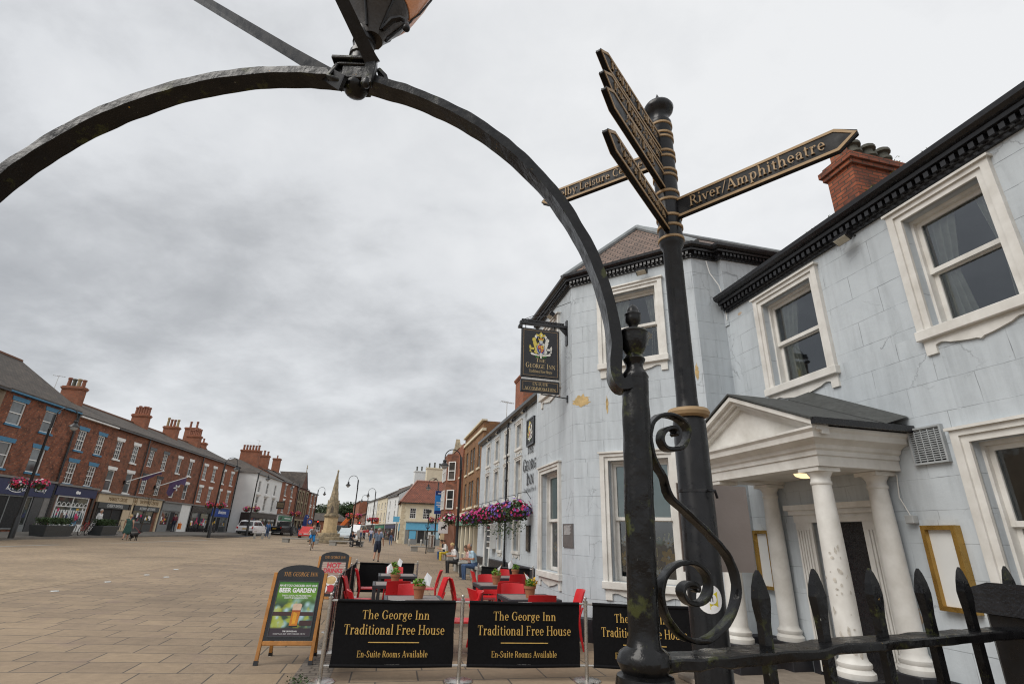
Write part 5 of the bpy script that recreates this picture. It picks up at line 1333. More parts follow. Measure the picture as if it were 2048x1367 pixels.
for i, (p, wh) in enumerate(TB):
    lab = 'square grey cafe table with a potted plant, %s of the six' % wh
    if tab0 is None: tab0 = make_table(p, rA); tab0['label'] = lab
    else: copy_tree(tab0, (p.x, p.y, ground(p.x)), rA, lab)
    for sd_ in ('WEN', 'WES', 'WEN', 'WNS', 'WNS', 'WENS')[i]:
        v_ = side(sd_); off = .60+random.uniform(-.05, .06) if sd_ in 'WE' else .56
        q = p+v_*off+V((random.uniform(-.04, .04), random.uniform(-.04, .04)))
        rot = math.atan2(-v_.y, -v_.x)-math.pi/2+random.uniform(-.12, .12)
        lab = 'red plastic chair on the %s side of the %s cafe table' % ({'W': 'market place', 'E': 'inn wall', 'N': 'far', 'S': 'near'}[sd_], wh)
        if ch0 is None: ch0 = make_chair(q, rot); ch0['label'] = lab
        else: copy_tree(ch0, (q.x, q.y, ground(q.x)), rot, lab)
    pz = ground(p.x)+.722
    q = p+V(((-.08, -.02), (.0, -.1), (.06, .05), (.12, .02), (-.02, -.05), (.02, -.12))[i])
    t = thing('flower_pot', 'terracotta pot with green plant and white flag on the %s cafe table' % wh, 'flower pot', (q.x, q.y, pz), 'terracotta pots on the pub tables')
    F = MX.Translation((q.x, q.y, pz))
    g = MB(F); g.lathe([(.062, 0), (.082, .125), (.094, .127), (.096, .165), (.085, .165), (.08, .15)], (0, 0), 18); g.build('pot', m_terra, t)
    g = MB(F); leaves(g, 150, lambda: inblob((0, 0, .20), (.095, .095, .075)), .026)
    if i == 5: g.cur = 1; leaves(g, 40, lambda: inblob((.05, 0, .22), (.07, .07, .07)), .024)
    g.build('plant', [m_leafb, m_fl['yellow']], t, recalc=False)
    g = MB(F); tl = -.10 if i % 2 else .10
    g.tube([(0, 0, .12), (tl, -.02, .36)], .004, 5); fo = g.build('flag_stick', m_wood, t)
    g = MB(F); sx = -1 if i in (1, 3, 4) else 1
    a_ = V((tl*.97, -.02, .355)); g.add([a_, a_+V((-tl*.6, .004, -.15)), a_+V((sx*.06, -.03, -.19)), a_+V((sx*.08, .0, -.07))], [(0, 1, 2, 3)]); g.add([], []); g.build('flag', m_flag, fo, recalc=False)
# ---------------------------------------------------------------- poster boards
def aboard(p, d, label, kind, w_=.66, H_=1.2):
    d = V(d).normalized()
    t = thing('poster_board', label, 'A-board', (p.x, p.y, ground(p.x)), 'pub poster boards')
    F0 = fr(p, d, ground(p.x)); th_ = R(13)
    F = F0 @ MX.Translation((0, -.14, 0)) @ MX.Rotation(-th_, 4, 'X')        # leaning back
    hw = w_/2
    for sx in (-1, 1):
        g = MB(F); g.box(sx*hw-.022, sx*hw+.022, -.02, .02, .03, 1.08); o = g.build('frame_leg', m_wood, t, bevel=.004)
        g = MB(F); g.box(sx*hw-.026, sx*hw+.026, -.024, .024, 0, .05); g.build('rubber_foot', m_black, o)
        g = MB(F0 @ MX.Translation((0, .40, 0)) @ MX.Rotation(th_, 4, 'X')); g.box(sx*(hw-.04)-.02, sx*(hw-.04)+.02, -.018, .018, .03, 1.06); o = g.build('back_leg', m_wood, t)
        g = MB(F0 @ MX.Translation((0, .40, 0)) @ MX.Rotation(th_, 4, 'X')); g.box(sx*(hw-.04)-.024, sx*(hw-.04)+.024, -.022, .022, 0, .05); g.build('rubber_foot', m_black, o)
    g = MB(F); g.box(-hw+.022, hw-.022, -.016, .016, .215, .265); g.build('cross_bar', m_wood, t, bevel=.004)
    n = 20; arch = [(-hw+.024, .27), (hw-.024, .27), (hw-.024, 1.075)]+[((hw-.024)*math.cos(math.pi*i/n)*1.0, 1.075+.105*math.sin(math.pi*i/n)) for i in range(1, n)]+[(-hw+.024, 1.075)]
    g = MB(F); g.prism(arch, -.014, .014); g.build('panel', m_black, t)
    a, b_, z0, z1 = -hw+.075, hw-.075, .32, .965
    m_gr = MATS.get('poster_print_'+kind)
    if m_gr is None:
        m_gr, nt, bs = newmat('poster_print_'+kind)
        uv = tco(nt, 'Object'); sx_ = mk(nt, 'ShaderNodeSeparateXYZ'); nt.links.new(uv, sx_.inputs[0])
        if kind == 'beer':
            c1 = ramp(nt, sx_.outputs[2], (.30, (.02, .025, .02)), (.60, (.10, .20, .05)), (.82, (.13, .30, .02)), (.97, (.015, .16, .02)))
            mp = mk(nt, 'ShaderNodeMapping'); mp.inputs['Scale'].default_value = (1, .2, 1); nt.links.new(uv, mp.inputs[0])
            vo_ = mk(nt, 'ShaderNodeTexVoronoi', {'Scale': 11}, feature='SMOOTH_F1'); nt.links.new(mp.outputs[0], vo_.inputs['Vector'])
            cb_ = ramp(nt, vo_.outputs['Distance'], (.15, (.45, .62, .72)), (.34, (.20, .36, .30)), (.5, (.03, .06, .04)))
            cy_2 = mixc(nt, ramp(nt, nz(nt, uv, 7, 2), (.5, 0.0), (.6, .8)), cb_, (.40, .45, .03))
            c1 = mixc(nt, ramp(nt, sx_.outputs[2], (.66, 1.0), (.78, 0.0)), c1, cy_2)
            c1 = mixc(nt, ramp(nt, sx_.outputs[2], (.40, 1.0), (.42, 0.0)), c1, (.035, .022, .03))
        else:
            wv_ = mk(nt, 'ShaderNodeTexWave', {'Scale': 7, 'Distortion': 3, 'Detail': 3}, bands_direction='Z'); nt.links.new(uv, wv_.inputs['Vector'])
            c1 = ramp(nt, wv_.outputs['Fac'], (.2, (.34, .24, .20)), (.8, (.46, .36, .31)))
            c1 = mixc(nt, ramp(nt, sx_.outputs[2], (.55, 1.0), (.75, 0.0)), c1, (.20, .06, .04))
        nt.links.new(c1, bs.inputs['Base Color']); bs.inputs['Roughness'].default_value = .35
    g = MB(F); g.box(a, b_, -.018, -.0145, z0, z1); po = g.build('poster', m_gr, t)
    e = MB(F)
    for q in ((a-.012, b_+.012, z1, z1+.012), (a-.012, b_+.012, z0-.012, z0), (a-.012, a, z0, z1), (b_, b_+.012, z0, z1)): e.box(q[0], q[1], -.024, -.0142, q[2], q[3])
    e.build('poster_frame', m_tableframe, t)
    X_ = lambda x, z: F @ tmat((x, -.0195, z), (1, 0, 0), (0, 0, 1))
    serif('THE GEORGE INN', .052, F @ tmat((0, -.0148, 1.035), (1, 0, 0), (0, 0, 1)), plain('orange_lettering', (.50, .24, .06), .5, .1, 9, bmp=0), t, wide=.45)
    if kind == 'beer':
        sans('HAVE YOU CHECKED OUT OUR', .026, X_(0, .905), m_txtw, po, xs=.93, bold=.03, ext=0)
        sans('BEER GARDEN?', .054, X_(0, .835), m_txtw, po, xs=.93, bold=.05, ext=0)
        sans('TAKE A LOOK, WE PROMISE YOU', .019, X_(0, .785), m_txtw, po, xs=.95, bold=.02, ext=0); sans("WON'T BE DISAPPOINTED!", .019, X_(0, .757), m_txtw, po, xs=.95, bold=.02, ext=0)
        sans('THE GEORGE INN', .016, X_(0, .368), m_txtw, po, bold=.03, ext=0); sans('MARKET PLACE, SELBY, NORTH YORKSHIRE, YO8 4NS', .013, X_(0, .340), m_txtw, po, xs=.92, ext=0)
        bx = .035
        flat([(2, rect(a, .555, b_, .60)), (2, rect(.10, .44, b_, .50)), (3, [(bx-.055, .425), (bx+.045, .425), (bx+.05, .44), (bx-.06, .44)]), (0, [(bx-.06, .44), (bx+.04, .44), (bx+.055, .62), (bx-.052, .62)]), (4, [(bx-.03, .46), (bx+.01, .46), (bx+.02, .58), (bx-.03, .60)]), (5, [(bx-.053, .605), (bx+.054, .605), (bx+.055, .625), (bx-.052, .625)]), (1, [(bx-.052, .62), (bx+.055, .62), (bx+.062, .685), (bx+.04, .70), (bx-.03, .70), (bx-.056, .685)])],
            X_(0, 0), [plain('beer_amber', (.50, .17, .012), .3, .2, 12, bmp=0), plain('beer_froth', (.62, .45, .33), .6, .1, 20, bmp=0), plain('dark_bench_print', (.05, .02, .02), .4, .2, 9, bmp=0), m_txtk, plain('beer_gold', (.66, .32, .02), .3, .2, 12, bmp=0), plain('beer_red', (.35, .06, .015), .3, .1, 12, bmp=0)], po, 'beer_glass')
    else:
        rr_ = plain('red_lettering', (.48, .03, .05), .5, .05, 9, bmp=0)
        sans('HOT', .10, X_(0, .85), rr_, po, bold=.06, ext=0); sans('DRINKS', .085, X_(0, .745), rr_, po, bold=.06, ext=0)
        flat([(0, ell(.0, .58, .13, .11, 20)), (1, ell(.0, .59, .11, .085, 20)), (2, ell(.02, .43, .09, .07, 16)), (0, ell(-.1, .41, .05, .08, 12))], X_(0, 0), [m_txtw, plain('latte_foam', (.60, .42, .20), .5, .2, 14, bmp=0), rr_], po, 'coffee_cup')
    return t
aboard(V((-2.80, 7.62)), (.64, .10), 'wooden framed poster board advertising the beer garden with a beer glass', 'beer')
aboard(spot(664, 1150, 12.9).xy, (.64, .06), 'wooden framed poster board advertising hot drinks, behind the beer garden board', 'hot')
# weeds and a drain at the corner of the barrier
t = thing('drain_grate', 'small dark metal drain grate in the paving by the barrier corner', 'drain', (-2.0, 6.35, 0))
g = MB(fr((-2.0, 6.62), -aA)); 
for i in range(6): g.box(-.16+.055*i, -.16+.055*i+.03, -.1, .1, .0, .008)
g.build('bars', m_iron2, t)
t = thing('weed', 'small green weed growing in the paving joint beside the barrier corner', 'weed', (-2.25, 6.7, 0))
g = MB(); leaves(g, 70, lambda: (-2.27+random.gauss(0, .07), 6.72+random.gauss(0, .05), abs(random.gauss(0, .035))), .02); g.build('leaves', m_leaf, t, recalc=False)
# strip of small cobbles along the barrier
cs = MB(); qa, qb = V((-2.25, 6.0)), V((-3.45, 12.0)); dd_ = (qb-qa).normalized(); w_ = V((dd_.y, -dd_.x))*.42
cs.quad(*[(q.x, q.y, ground(q.x)+.004) for q in (qa-dd_*3, qa-dd_*3+w_, V((-3.0, 9.75))+w_, V((-3.0, 9.75)))])
struct(cs.build('cobble_strip', paving('grey_cobbles', ((.22, .185, .15), (.17, .145, .12)), .22, .11, .012, R(-14))))
# ---------------------------------------------------------------- western row
m_grey = plain('grey_shopfront_paint', (.20, .21, .21), .5, .1, 5)
m_dkgrey = plain('dark_grey_fascia', (.045, .05, .052), .5, .1, 5, bmp=0)
m_cream_f = plain('cream_fascia', (.56, .45, .30), .6, .06, 5, bmp=0)
m_brownp = plain('dark_brown_shopfront', (.028, .02, .017), .45, .2, 5)
m_moulding = plain('stone_string_course', (.20, .19, .18), .8, .15, 4)
ZB = 1.12
def house(label, cat, F, s0, s1, eave, ridge, depth, brk, wins, name='town_house', roofm=None, y0=0, zb=ZB, hip=None, group='houses of the western row', ops=(), gut=m_black, gable_l=False):
    p = F @ V(((s0+s1)/2, y0+depth/2, zb))
    t = thing(name, label, cat, p.to_tuple(), group)
    mb = MB(F)
    OPS = [(s-w/2, s+w/2, z0, z1) for s, z0, z1, w, *_ in wins]+list(ops)
    wall(mb, s0, s1, zb-.2, eave, OPS, y0, .12)
    ym = y0+depth/2
    for s in (s0, s1):
        sg = .004 if s == s0 else -.004
        mb.add([(s+sg, y0, zb-.2), (s+sg, y0+depth, zb-.2), (s+sg, y0+depth, eave), (s+sg, ym, eave if hip else ridge), (s+sg, y0, eave)], [(0, 1, 2, 3, 4)])
    mb.quad((s1, y0+depth, zb-.2), (s0, y0+depth, zb-.2), (s0, y0+depth, eave), (s1, y0+depth, eave))
    mb.build('wall', brk, t)
    r = MB(F); ov = .22
    if hip:
        ra, rb_ = s0+hip, s1-(hip if hip else 0)
        A_, B_, C_, D_ = (s0-ov, y0-ov, eave), (s1+ov, y0-ov, eave), (s1+ov, y0+depth, eave), (s0-ov, y0+depth, eave); E1, E2 = (ra, ym, ridge), (rb_, ym, ridge)
        r.quad(A_, B_, E2, E1); r.quad(B_, C_, E2); r.quad(C_, D_, E1, E2); r.quad(D_, A_, E1)
    else:
        for dz in (0, .1):
            r.quad((s0-.02, y0-ov, eave-.02+dz), (s1+.02, y0-ov, eave-.02+dz), (s1+.02, ym, ridge+dz), (s0-.02, ym, ridge+dz)); r.quad((s0-.02, ym, ridge+dz), (s1+.02, ym, ridge+dz), (s1+.02, y0+depth+ov, eave+dz), (s0-.02, y0+depth+ov, eave+dz))
        r.quad((s0-.02, y0-ov, eave-.02), (s1+.02, y0-ov, eave-.02), (s1+.02, y0-ov, eave+.08), (s0-.02, y0-ov, eave+.08))
        for s in (s0-.02, s1+.02): r.quad((s, y0-ov, eave-.02), (s, ym, ridge), (s, ym, ridge+.1), (s, y0-ov, eave+.08))
    r.build('roof', roofm or m_slate, t, recalc=False)
    if not hip: c = MB(F); c.tube([(s0, ym, ridge+.12), (s1, ym, ridge+.12)], .11, 6); c.build('ridge_tiles', plain('ridge_tile', (.16, .08, .05), .8, .2, 6), t)
    if gut: g = MB(F); g.box(s0+.02, s1-.02, y0-.30, y0-.005, eave-.12, eave-.03); g.build('gutter', gut, t)
    for s, z0, z1, w_, nx, ny, lm, sm_, *rest in wins:
        sash(t, FLy(F, y0), s-w_/2, s+w_/2, z0, z1, .06, nx, ny, m_whitew, rest[0] if rest else None, (.26, .10, lm, .06) if lm else None, (.12, .08, sm_) if sm_ else None)
    return t
def FLy(F, y): return F @ MX.Translation((0, y, 0))
def shop(t, F, s0, s1, z1, fas, fmat, bays, frame, y0=0, zb=ZB, stall=.45, stallm=None, proj=.12, pier=.25, pierm=None, glass=None, cornice_m=m_moulding):
    """shopfront: fascia, piers, stall riser, windows; bays = list of (s0, s1, 'w' | 'd')"""
    G = FLy(F, y0)
    o = part('fascia', fmat, t, G, (s0+.05, s1-.05, -proj-.02, -.004, z1-fas, z1))
    part('string_course', cornice_m, t, G, (s0, s1, -proj-.14, -.004, z1+.003, z1+.13))
    for a, b_ in ((s0+.02, s0+.02+pier), (s1-.02-pier, s1-.02)): part('pier', pierm or frame, t, G, (a, b_, -proj+.01, -.004, zb-.2, z1-fas-.003))
    for a, b_, k in bays:
        fm = MB(G); top = z1-fas-.004; bot = zb+(stall if k == 'w' else .03)
        fm.box(a, a+.07, -.07, .0, bot, top); fm.box(b_-.07, b_, -.07, .0, bot, top); fm.box(a+.07, b_-.07, -.07, .0, top-.08, top); fm.box(a+.07, b_-.07, -.07, 0, bot, bot+.08)
        n = max(1, int((b_-a)/1.3)) if k == 'w' else (2 if b_-a > 1.4 else 1)
        for i in range(1, n): u = a+(b_-a)*i/n; fm.box(u-.03, u+.03, -.06, .0, bot+.08, top-.08)
        w_ = fm.build('shop_window' if k == 'w' else 'door', frame, t)
        part('pane', glass or m_shopglass if k == 'w' else m_dark, w_, G, (a+.03, b_-.03, -.030, -.022, bot+.04, top-.04))
        if k == 'w': part('stall_riser', stallm or frame, t, G, (a, b_, -.09, -.004, zb-.2, zb+stall-.003))
        # goods and cards seen in the window
        if k == 'w':
            gd = MB(G); rnd = random.Random(int(a*100))
            for _ in range(int((b_-a)*5)):
                u = rnd.uniform(a+.15, b_-.3); z = rnd.uniform(bot+.12, top-.9); gd.cur = rnd.randrange(5); yy = -.034-.0004*(_+1)
                ww_, hh_ = rnd.uniform(.08, .3), rnd.uniform(.1, .5)
                gd.quad((u, yy, z), (u+ww_, yy, z), (u+ww_, yy, z+hh_), (u, yy, z+hh_))
            gd.build('window_display', [m_txtw, m_fl['pink'], m_fl['yellow'], m_navy, plain('goods_brown', (.16, .10, .07), .7, .3, 9, bmp=0)], w_, recalc=False)
    return o
def stext(tx, h, F, s, y, z, m_, t, **k): return sans(tx, h, F @ tmat((s, y, z), (1, 0, 0), (0, 0, 1)), m_, t, ext=.01, **k)
W, B_, K_ = m_whitew, m_blue, m_black
t = house('brown rendered house at the far left edge, partly out of view', 'house', FL, 20, 29.9, 9.0, 12.0, 10, plain('brown_render', (.20, .15, .10), .8, .2, 2), [(23, 6, 7.6, 1, 2, 2, W, W), (27, 6, 7.6, 1, 2, 2, W, W)], y0=-.3)
# chemist
t = house('tall mottled brick chemist shop with blue gutter and blue window lintels', 'shop', FL, 29.92, 36.75, 9.12, 12.6, 10, m_brL, [(31.55, 7.2, 8.62, 1.1, 1, 2, B_, B_, m_glass[1]), (34.35, 7.2, 8.62, 1.1, 1, 2, B_, B_, m_glass[1]), (31.55, 4.62, 6.15, 1.2, 1, 2, B_, B_, m_glass[2]), (34.4, 4.62, 6.15, 1.15, 1, 2, B_, B_)], gut=m_blue)
o = shop(t, FL, 29.95, 36.7, 4.12, .95, m_navy, [(30.6, 31.9, 'w'), (31.95, 34.6, 'd'), (34.65, 35.2, 'w')], m_grey, pier=.55, pierm=m_moulding, stall=.25)
part('granite_pier', plain('dark_granite', (.05, .052, .055), .4, .3, 14), t, FL, (35.25, 36.1, -.10, -.004, ZB-.2, 3.16))
stext('Pharmacy', .30, FL, 31.2, -.145, 3.5, m_txtw, o, xs=.9); serif('Boots', .52, FL @ tmat((33.5, -.146, 3.46), (1, 0, 0), (0, 0, 1)), m_txtw, o, shear=.35, xs=.95)
flat([(0, [(x*1.0, y) for x, y in ell(0, 0, .72, .30, 20, 190, 350)]+[(x, y+.05) for x, y in reversed(ell(0, 0, .72, .30, 20, 190, 350))])], FL @ tmat((33.5, -.147, 3.62), (1, 0, 0), (0, 0, 1)), [m_txtw], o, 'swash')
stext('Beauty', .30, FL, 35.5, -.145, 3.5, m_txtw, o, xs=.9)
g = MB(FL); g.tube([(36.76, -.12, ZB), (36.76, -.12, 9.0)], .07, 8); g.build('drainpipe', m_black, t)
for s in (31.0, 33.4): 
    pass
# blue-lintel brick house
def pair(ss, lm, sm_, **k): return [(s, 6.58, 8.02, .86, 3, 4, lm, sm_) for s in ss]+[(s, 4.24, 5.72, .90, 3, 4, lm, sm_) for s in ss]
t = house('narrow orange brick shop with bright blue lintels and white arched shop window', 'shop', FL, 36.78, 41.4, 8.95, 11.0, 9, m_brL, pair((37.9, 40.1), B_, B_), gut=m_whitew)
o = shop(t, FL, 36.9, 41.35, 4.05, .62, m_navy, [(37.4, 40.75, 'w')], m_whitew, pierm=m_brownp, stall=.35)
flat([(0, ell(-.1, 0, .16, .12, 12)), (0, ell(.14, -.02, .13, .1, 12))], FL @ tmat((39.2, -.146, 3.72), (1, 0, 0), (0, 0, 1)), [m_txtw], o, 'emblem')
g = MB(FL)
for i in range(7):
    u = 37.5+.47*i; g.tube([(u, -.08, 2.75)]+[(u+.20-.20*math.cos(math.pi*k/6), -.08, 2.75+.25*math.sin(math.pi*k/6)) for k in range(7)], .022, 5)
g.box(37.45, 40.7, -.10, -.06, 2.70, 2.76); g.build('arched_glazing', m_whitew, t)
g = MB(FL)
for i in range(12):
    u = 37.6+.26*i; g.add([(u, -.036, 2.5), (u+.2, -.036, 2.5), (u+.1, -.036, 1.8)], [(0, 1, 2)])
g.build('bunting', m_paper, t, recalc=False)
chimney(t, FL, 41.1, 41.75, 3.3, 4.8, 9.6, 12.1, 4, m_brO, [m_pot, m_potg, plain('buff_pot', (.30, .22, .12), .8, .2, 6)], 'd', .7, .15)
# shopping arcade
t = house('dark red brick house with white lintels above the cream shopping arcade front', 'shop', FL, 41.42, 46.38, 8.95, 11.0, 9, m_brM, [(42.5, 6.58, 8.02, .86, 3, 4, W, W), (44.9, 6.58, 8.02, .86, 3, 4, W, W), (42.5, 4.10, 5.72, .95, 1, 2, W, W), (45.1, 4.10, 5.72, .95, 1, 2, W, W)], gut=m_black)
o = shop(t, FL, 41.6, 46.38, 3.86, .62, m_cream_f, [(42.0, 46.0, 'd')], m_brownp, pierm=m_brownp)
part('shop_fascia', m_dkgrey, t, FL, (41.9, 45.9, -.16, -.075, 2.80, 3.23))
stext('MARKET CROSS', .30, FL, 44.2, -.145, 3.40, plain('brown_lettering', (.18, .10, .03), .6, .1, 6, bmp=0), o, xs=.85); stext('CHEEKY SMOKES', .24, FL, 44.0, -.165, 2.90, m_paper, t, xs=.85)
part('cream_pier', m_cream_f, t, FL, (45.3, 46.3, -.14, -.08, ZB, 2.79))
t = house('dark red brick house with blackened lintels above the green lit card shop', 'shop', FL, 46.40, 51.3, 8.95, 11.0, 9, m_brM, pair((47.5, 49.9), K_, None), gut=m_black)
o = shop(t, FL, 46.40, 51.2, 3.86, .62, m_cream_f, [(46.9, 50.3, 'w')], m_brownp, pierm=m_cream_f, stall=.6, stallm=m_dkgrey)
part('shop_fascia', m_dkgrey, t, FL, (46.8, 50.9, -.16, -.075, 2.80, 3.23))
stext('SHOPPING CENTRE', .30, FL, 49.0, -.145, 3.40, MATS['brown_lettering'], o, xs=.85); stext('ALEXANDER CARDS', .24, FL, 48.9, -.165, 2.90, m_paper, t, xs=.85)
flat([(0, ell(0, 0, .28, .34, 6)), (1, ell(0, 0, .20, .25, 6)), (0, rect(-.12, -.12, .12, .12))], FL @ tmat((46.75, -.147, 3.54), (1, 0, 0), (0, 0, 1)), [MATS['brown_lettering'], m_cream_f], o, 'emblem')
g = MB(FL); g.tube([(46.45, -.1, 3.95), (46.45, -.1, 8.9)], .05, 6); g.build('drainpipe', m_black, t)
chimney(t, FL, 51.0, 51.7, 3.3, 4.7, 9.6, 12.0, 6, m_brO, m_pot, 'd', .8, .14)
t = house('red brick house with white lintels above the grey and white shopfront', 'shop', FL, 51.32, 57.4, 8.95, 11.0, 9, m_brM, [(52.7, 6.58, 8.02, .82, 1, 2, W, W), (55.2, 6.58, 8.02, .82, 1, 2, W, W), (52.7, 4.24, 5.5, .85, 1, 2, None, None), (55.3, 4.24, 5.72, .85, 1, 2, W, None)])
o = shop(t, FL, 51.4, 57.3, 3.75, .72, m_grey, [(51.7, 53.2, 'w'), (53.25, 54.3, 'd'), (54.35, 55.0, 'w')], m_grey, stall=.55)
part('white_pier', m_whitew, t, FL, (55.1, 57.0, -.15, -.004, ZB-.2, 3.74))
chimney(t, FL, 57.1, 57.8, 3.3, 4.7, 9.6, 12.0, 4, m_brO, [m_pot, MATS['buff_pot']], 'd', .9, .13)
t = house('long red brick house with eight white sash windows above the blue shoe shop', 'shop', FL, 57.42, 67.9, 8.95, 11.0, 9, m_brO, pair((58.7, 61.1, 63.8, 66.4), W, W))
o = shop(t, FL, 57.5, 62.5, 3.75, .62, m_black, [(57.9, 60.0, 'w'), (60.05, 62.2, 'w')], m_black, stall=.3)
o2 = shop(t, FL, 62.55, 67.6, 3.8, .95, plain('royal_blue_fascia', (.015, .06, .30), .4, .06, 5, bmp=0), [(62.9, 64.3, 'w'), (64.35, 65.5, 'd'), (65.55, 67.2, 'w')], m_grey, stall=.65, stallm=m_dkgrey)
stext('shoezone', .42, FL, 65.4, -.145, 3.2, m_txtw, o2, bold=.02)
for s, z in ((57.5, 3.9), (67.95, 1.2)): g = MB(FL); g.tube([(s, -.1, z), (s, -.1, 8.85)], .06, 6); g.build('drainpipe', m_black, t)
chimney(t, FL, 62.6, 63.4, 3.3, 4.7, 9.6, 12.0, 7, m_brO, m_pot, 'd', .8, .13); chimney(t, FL, 66.0, 66.7, 4, 4.7, 10.2, 11.7, 1, m_brO, m_pot)
t = house('small rear brick house with a gable and two pot chimney behind the western row', 'house', FL, 66.2, 71, 9.4, 11.3, 6, m_brO, [], y0=5, gut=None); chimney(t, FL, 68.9, 69.8, 6.6, 8.2, 10.2, 14.0, 2, m_brO, m_pot, 'd', .9, .14)
# whitewashed pub on the corner
JW = -2.4
ww_ = [(s, 6.1, 7.55, .9, 2, 2, None, W) for s in (69.7, 72.9, 76.3)]+[(s, 3.9, 5.6, 1.0, 2, 2, None, W) for s in (69.7, 72.9, 76.3)]
t = house('whitewashed corner pub with dark brown ground floor and two broad chimney stacks', 'pub', FL, 68.05, 79.0, 8.4, 10.6, 9, m_whitewall, ww_, name='white_pub', y0=JW, hip=3.6, group=None)
for s in (69.7, 72.9, 76.3): part('window_hood', m_whitew, t, FLy(FL, JW), (s-.75, s+.75, -.28, -.004, 5.78, 5.92), (s-.65, s+.65, -.16, -.006, 5.68, 5.779))
o = shop(t, FL, 68.1, 78.9, 3.55, .55, m_brownp, [(68.6, 70.6, 'w'), (70.7, 71.7, 'd'), (71.8, 74.6, 'w'), (74.7, 78.4, 'w')], m_brownp, y0=JW, stall=.7)
part('side_fascia', m_brownp, t, FL, (67.85, 68.04, -2.5, -1.4, 1.0, 3.55))
chimney(t, FL, 75.2, 76.1, .5, 3.0, 9.2, 12.3, 6, m_brO, m_pot, 'd', .7, .15); chimney(t, FL, 79.6, 80.4, .5, 2.6, 9.2, 12.2, 4, m_brO, m_pot, 'd', .7, .15)
sg_ = thing('pub_sign', 'dark pictorial pub sign hanging from the whitewashed pub', 'sign', (FL @ V((77.6, JW-.7, 4.6))).to_tuple())
part('board', m_brownp, sg_, FLy(FL, JW), (77.57, 77.63, -1.3, -.2, 4.4, 5.4)); part('picture', plain('painted_scene', (.16, .12, .07), .5, .6, 5, bmp=0), sg_, FLy(FL, JW), (77.55, 77.566, -1.2, -.3, 4.6, 5.3)); part('bracket', m_black, sg_, FLy(FL, JW), (77.58, 77.62, -1.3, .01, 5.42, 5.47))
t = house('brick house with white lintels and a green bank fascia beside the white pub', 'bank', FL, 79.02, 87.4, 8.5, 10.6, 9, m_brO, [(s, 6.5, 8.0, .95, 2, 2, W, W) for s in (81.3, 84.9)]+[(s, 4.1, 5.8, .95, 2, 2, W, W) for s in (81.3, 84.9)], y0=JW)
mg_ = plain('bank_green', (.01, .17, .09), .4, .06, 5, bmp=0)
o = shop(t, FL, 79.2, 87.2, 3.7, .95, m_txtw, [(79.7, 83, 'w'), (83.1, 84.2, 'd'), (84.3, 86.8, 'w')], m_whitew, y0=JW)
part('green_panel', mg_, o, FLy(FL, JW), (79.6, 86.8, -.16, -.141, 2.88, 3.6)); part('white_bar', m_txtw, o, FLy(FL, JW), (82.6, 85.8, -.17, -.161, 3.2, 3.32)); flat([(0, [(-.5, -.2), (.1, -.25), (.45, .0), (.5, .25), (.1, .2), (-.1, .05), (-.4, .1)])], FLy(FL, JW) @ tmat((81, -.165, 3.25), (1, 0, 0), (0, 0, 1)), [m_txtk], o, 'emblem')
# gothic fronted building with gable
G_ = FLy(FL, JW-.1)
t = thing('gothic_building', 'ornate brick building with stone windows, pointed gable and tall chimney past the bank', 'building', (FL @ V((92, 2, ZB))).to_tuple())
mb = MB(G_); gops = [(s, s+1.0, z0, z1) for s in (88.4, 90.6, 93.2) for z0, z1 in ((3.9, 5.9), (6.3, 7.7))]+[(88.2, 89.9, 1.1, 3.1), (90.4, 92.1, 1.1, 3.1), (92.6, 94.3, 1.1, 3.1)]
wall(mb, 87.42, 95.4, .9, 8.3, gops, 0, .2); mb.prism([(89.4, 8.3), (93.4, 8.3), (91.4, 11.0)], 0, .3)
for s in (87.43, 95.4): mb.quad((s, 0, .9), (s, 9, .9), (s, 9, 8.3), (s, 0, 8.3))
mb.build('wall', brick('purple_red_brick', (.20, .07, .045), (.13, .05, .035), (.13, .10, .08)), t)
r = MB(G_); r.quad((87.4, -.2, 8.3), (95.4, -.2, 8.3), (95.4, 4.5, 10.8), (87.4, 4.5, 10.8)); r.quad((87.4, 4.5, 10.8), (95.4, 4.5, 10.8), (95.4, 9, 8.3), (87.4, 9, 8.3)); r.quad((89.3, -.1, 8.3), (91.4, -.1, 11.1), (91.4, 4.6, 11.1), (89.3, 2, 8.3)); r.quad((93.5, -.1, 8.3), (91.4, -.1, 11.1), (91.4, 4.6, 11.1), (93.5, 2, 8.3)); r.build('roof', m_slate, t, recalc=False)
c = MB(G_); c.box(91.35, 91.45, .05, .15, 11.0, 12.3); c.box(91.1, 91.7, .06, .14, 11.75, 11.87); c.build('cross_finial', m_stone, t)
for a, b_, z0, z1 in gops:
    g = MB(G_); g.box(a-.22, a, -.08, .05, z0-.15, z1+.25); g.box(b_, b_+.22, -.08, .05, z0-.15, z1+.25); g.box(a, b_, -.08, .05, z1, z1+.25); g.box((a+b_)/2-.07, (a+b_)/2+.07, .0, .1, z0, z1); o = g.build('window', m_stone, t); part('pane', m_glass[0], o, G_, (a, b_, .11, .13, z0, z1))
chimney(t, FL, 88.3, 89.2, 1.5, 2.6, 9.0, 12.9, 1, m_brO, m_pot, 'd', .5)
t = house('far red brick house with flat parapet closing the western side of the square', 'house', FL, 95.5, 101, 8.0, 8.8, 9, m_brO, [(s, z0, z0+1.6, 1, 2, 2, W, W) for s in (97, 99.5) for z0 in (3.9, 6.0)], y0=JW-.2)
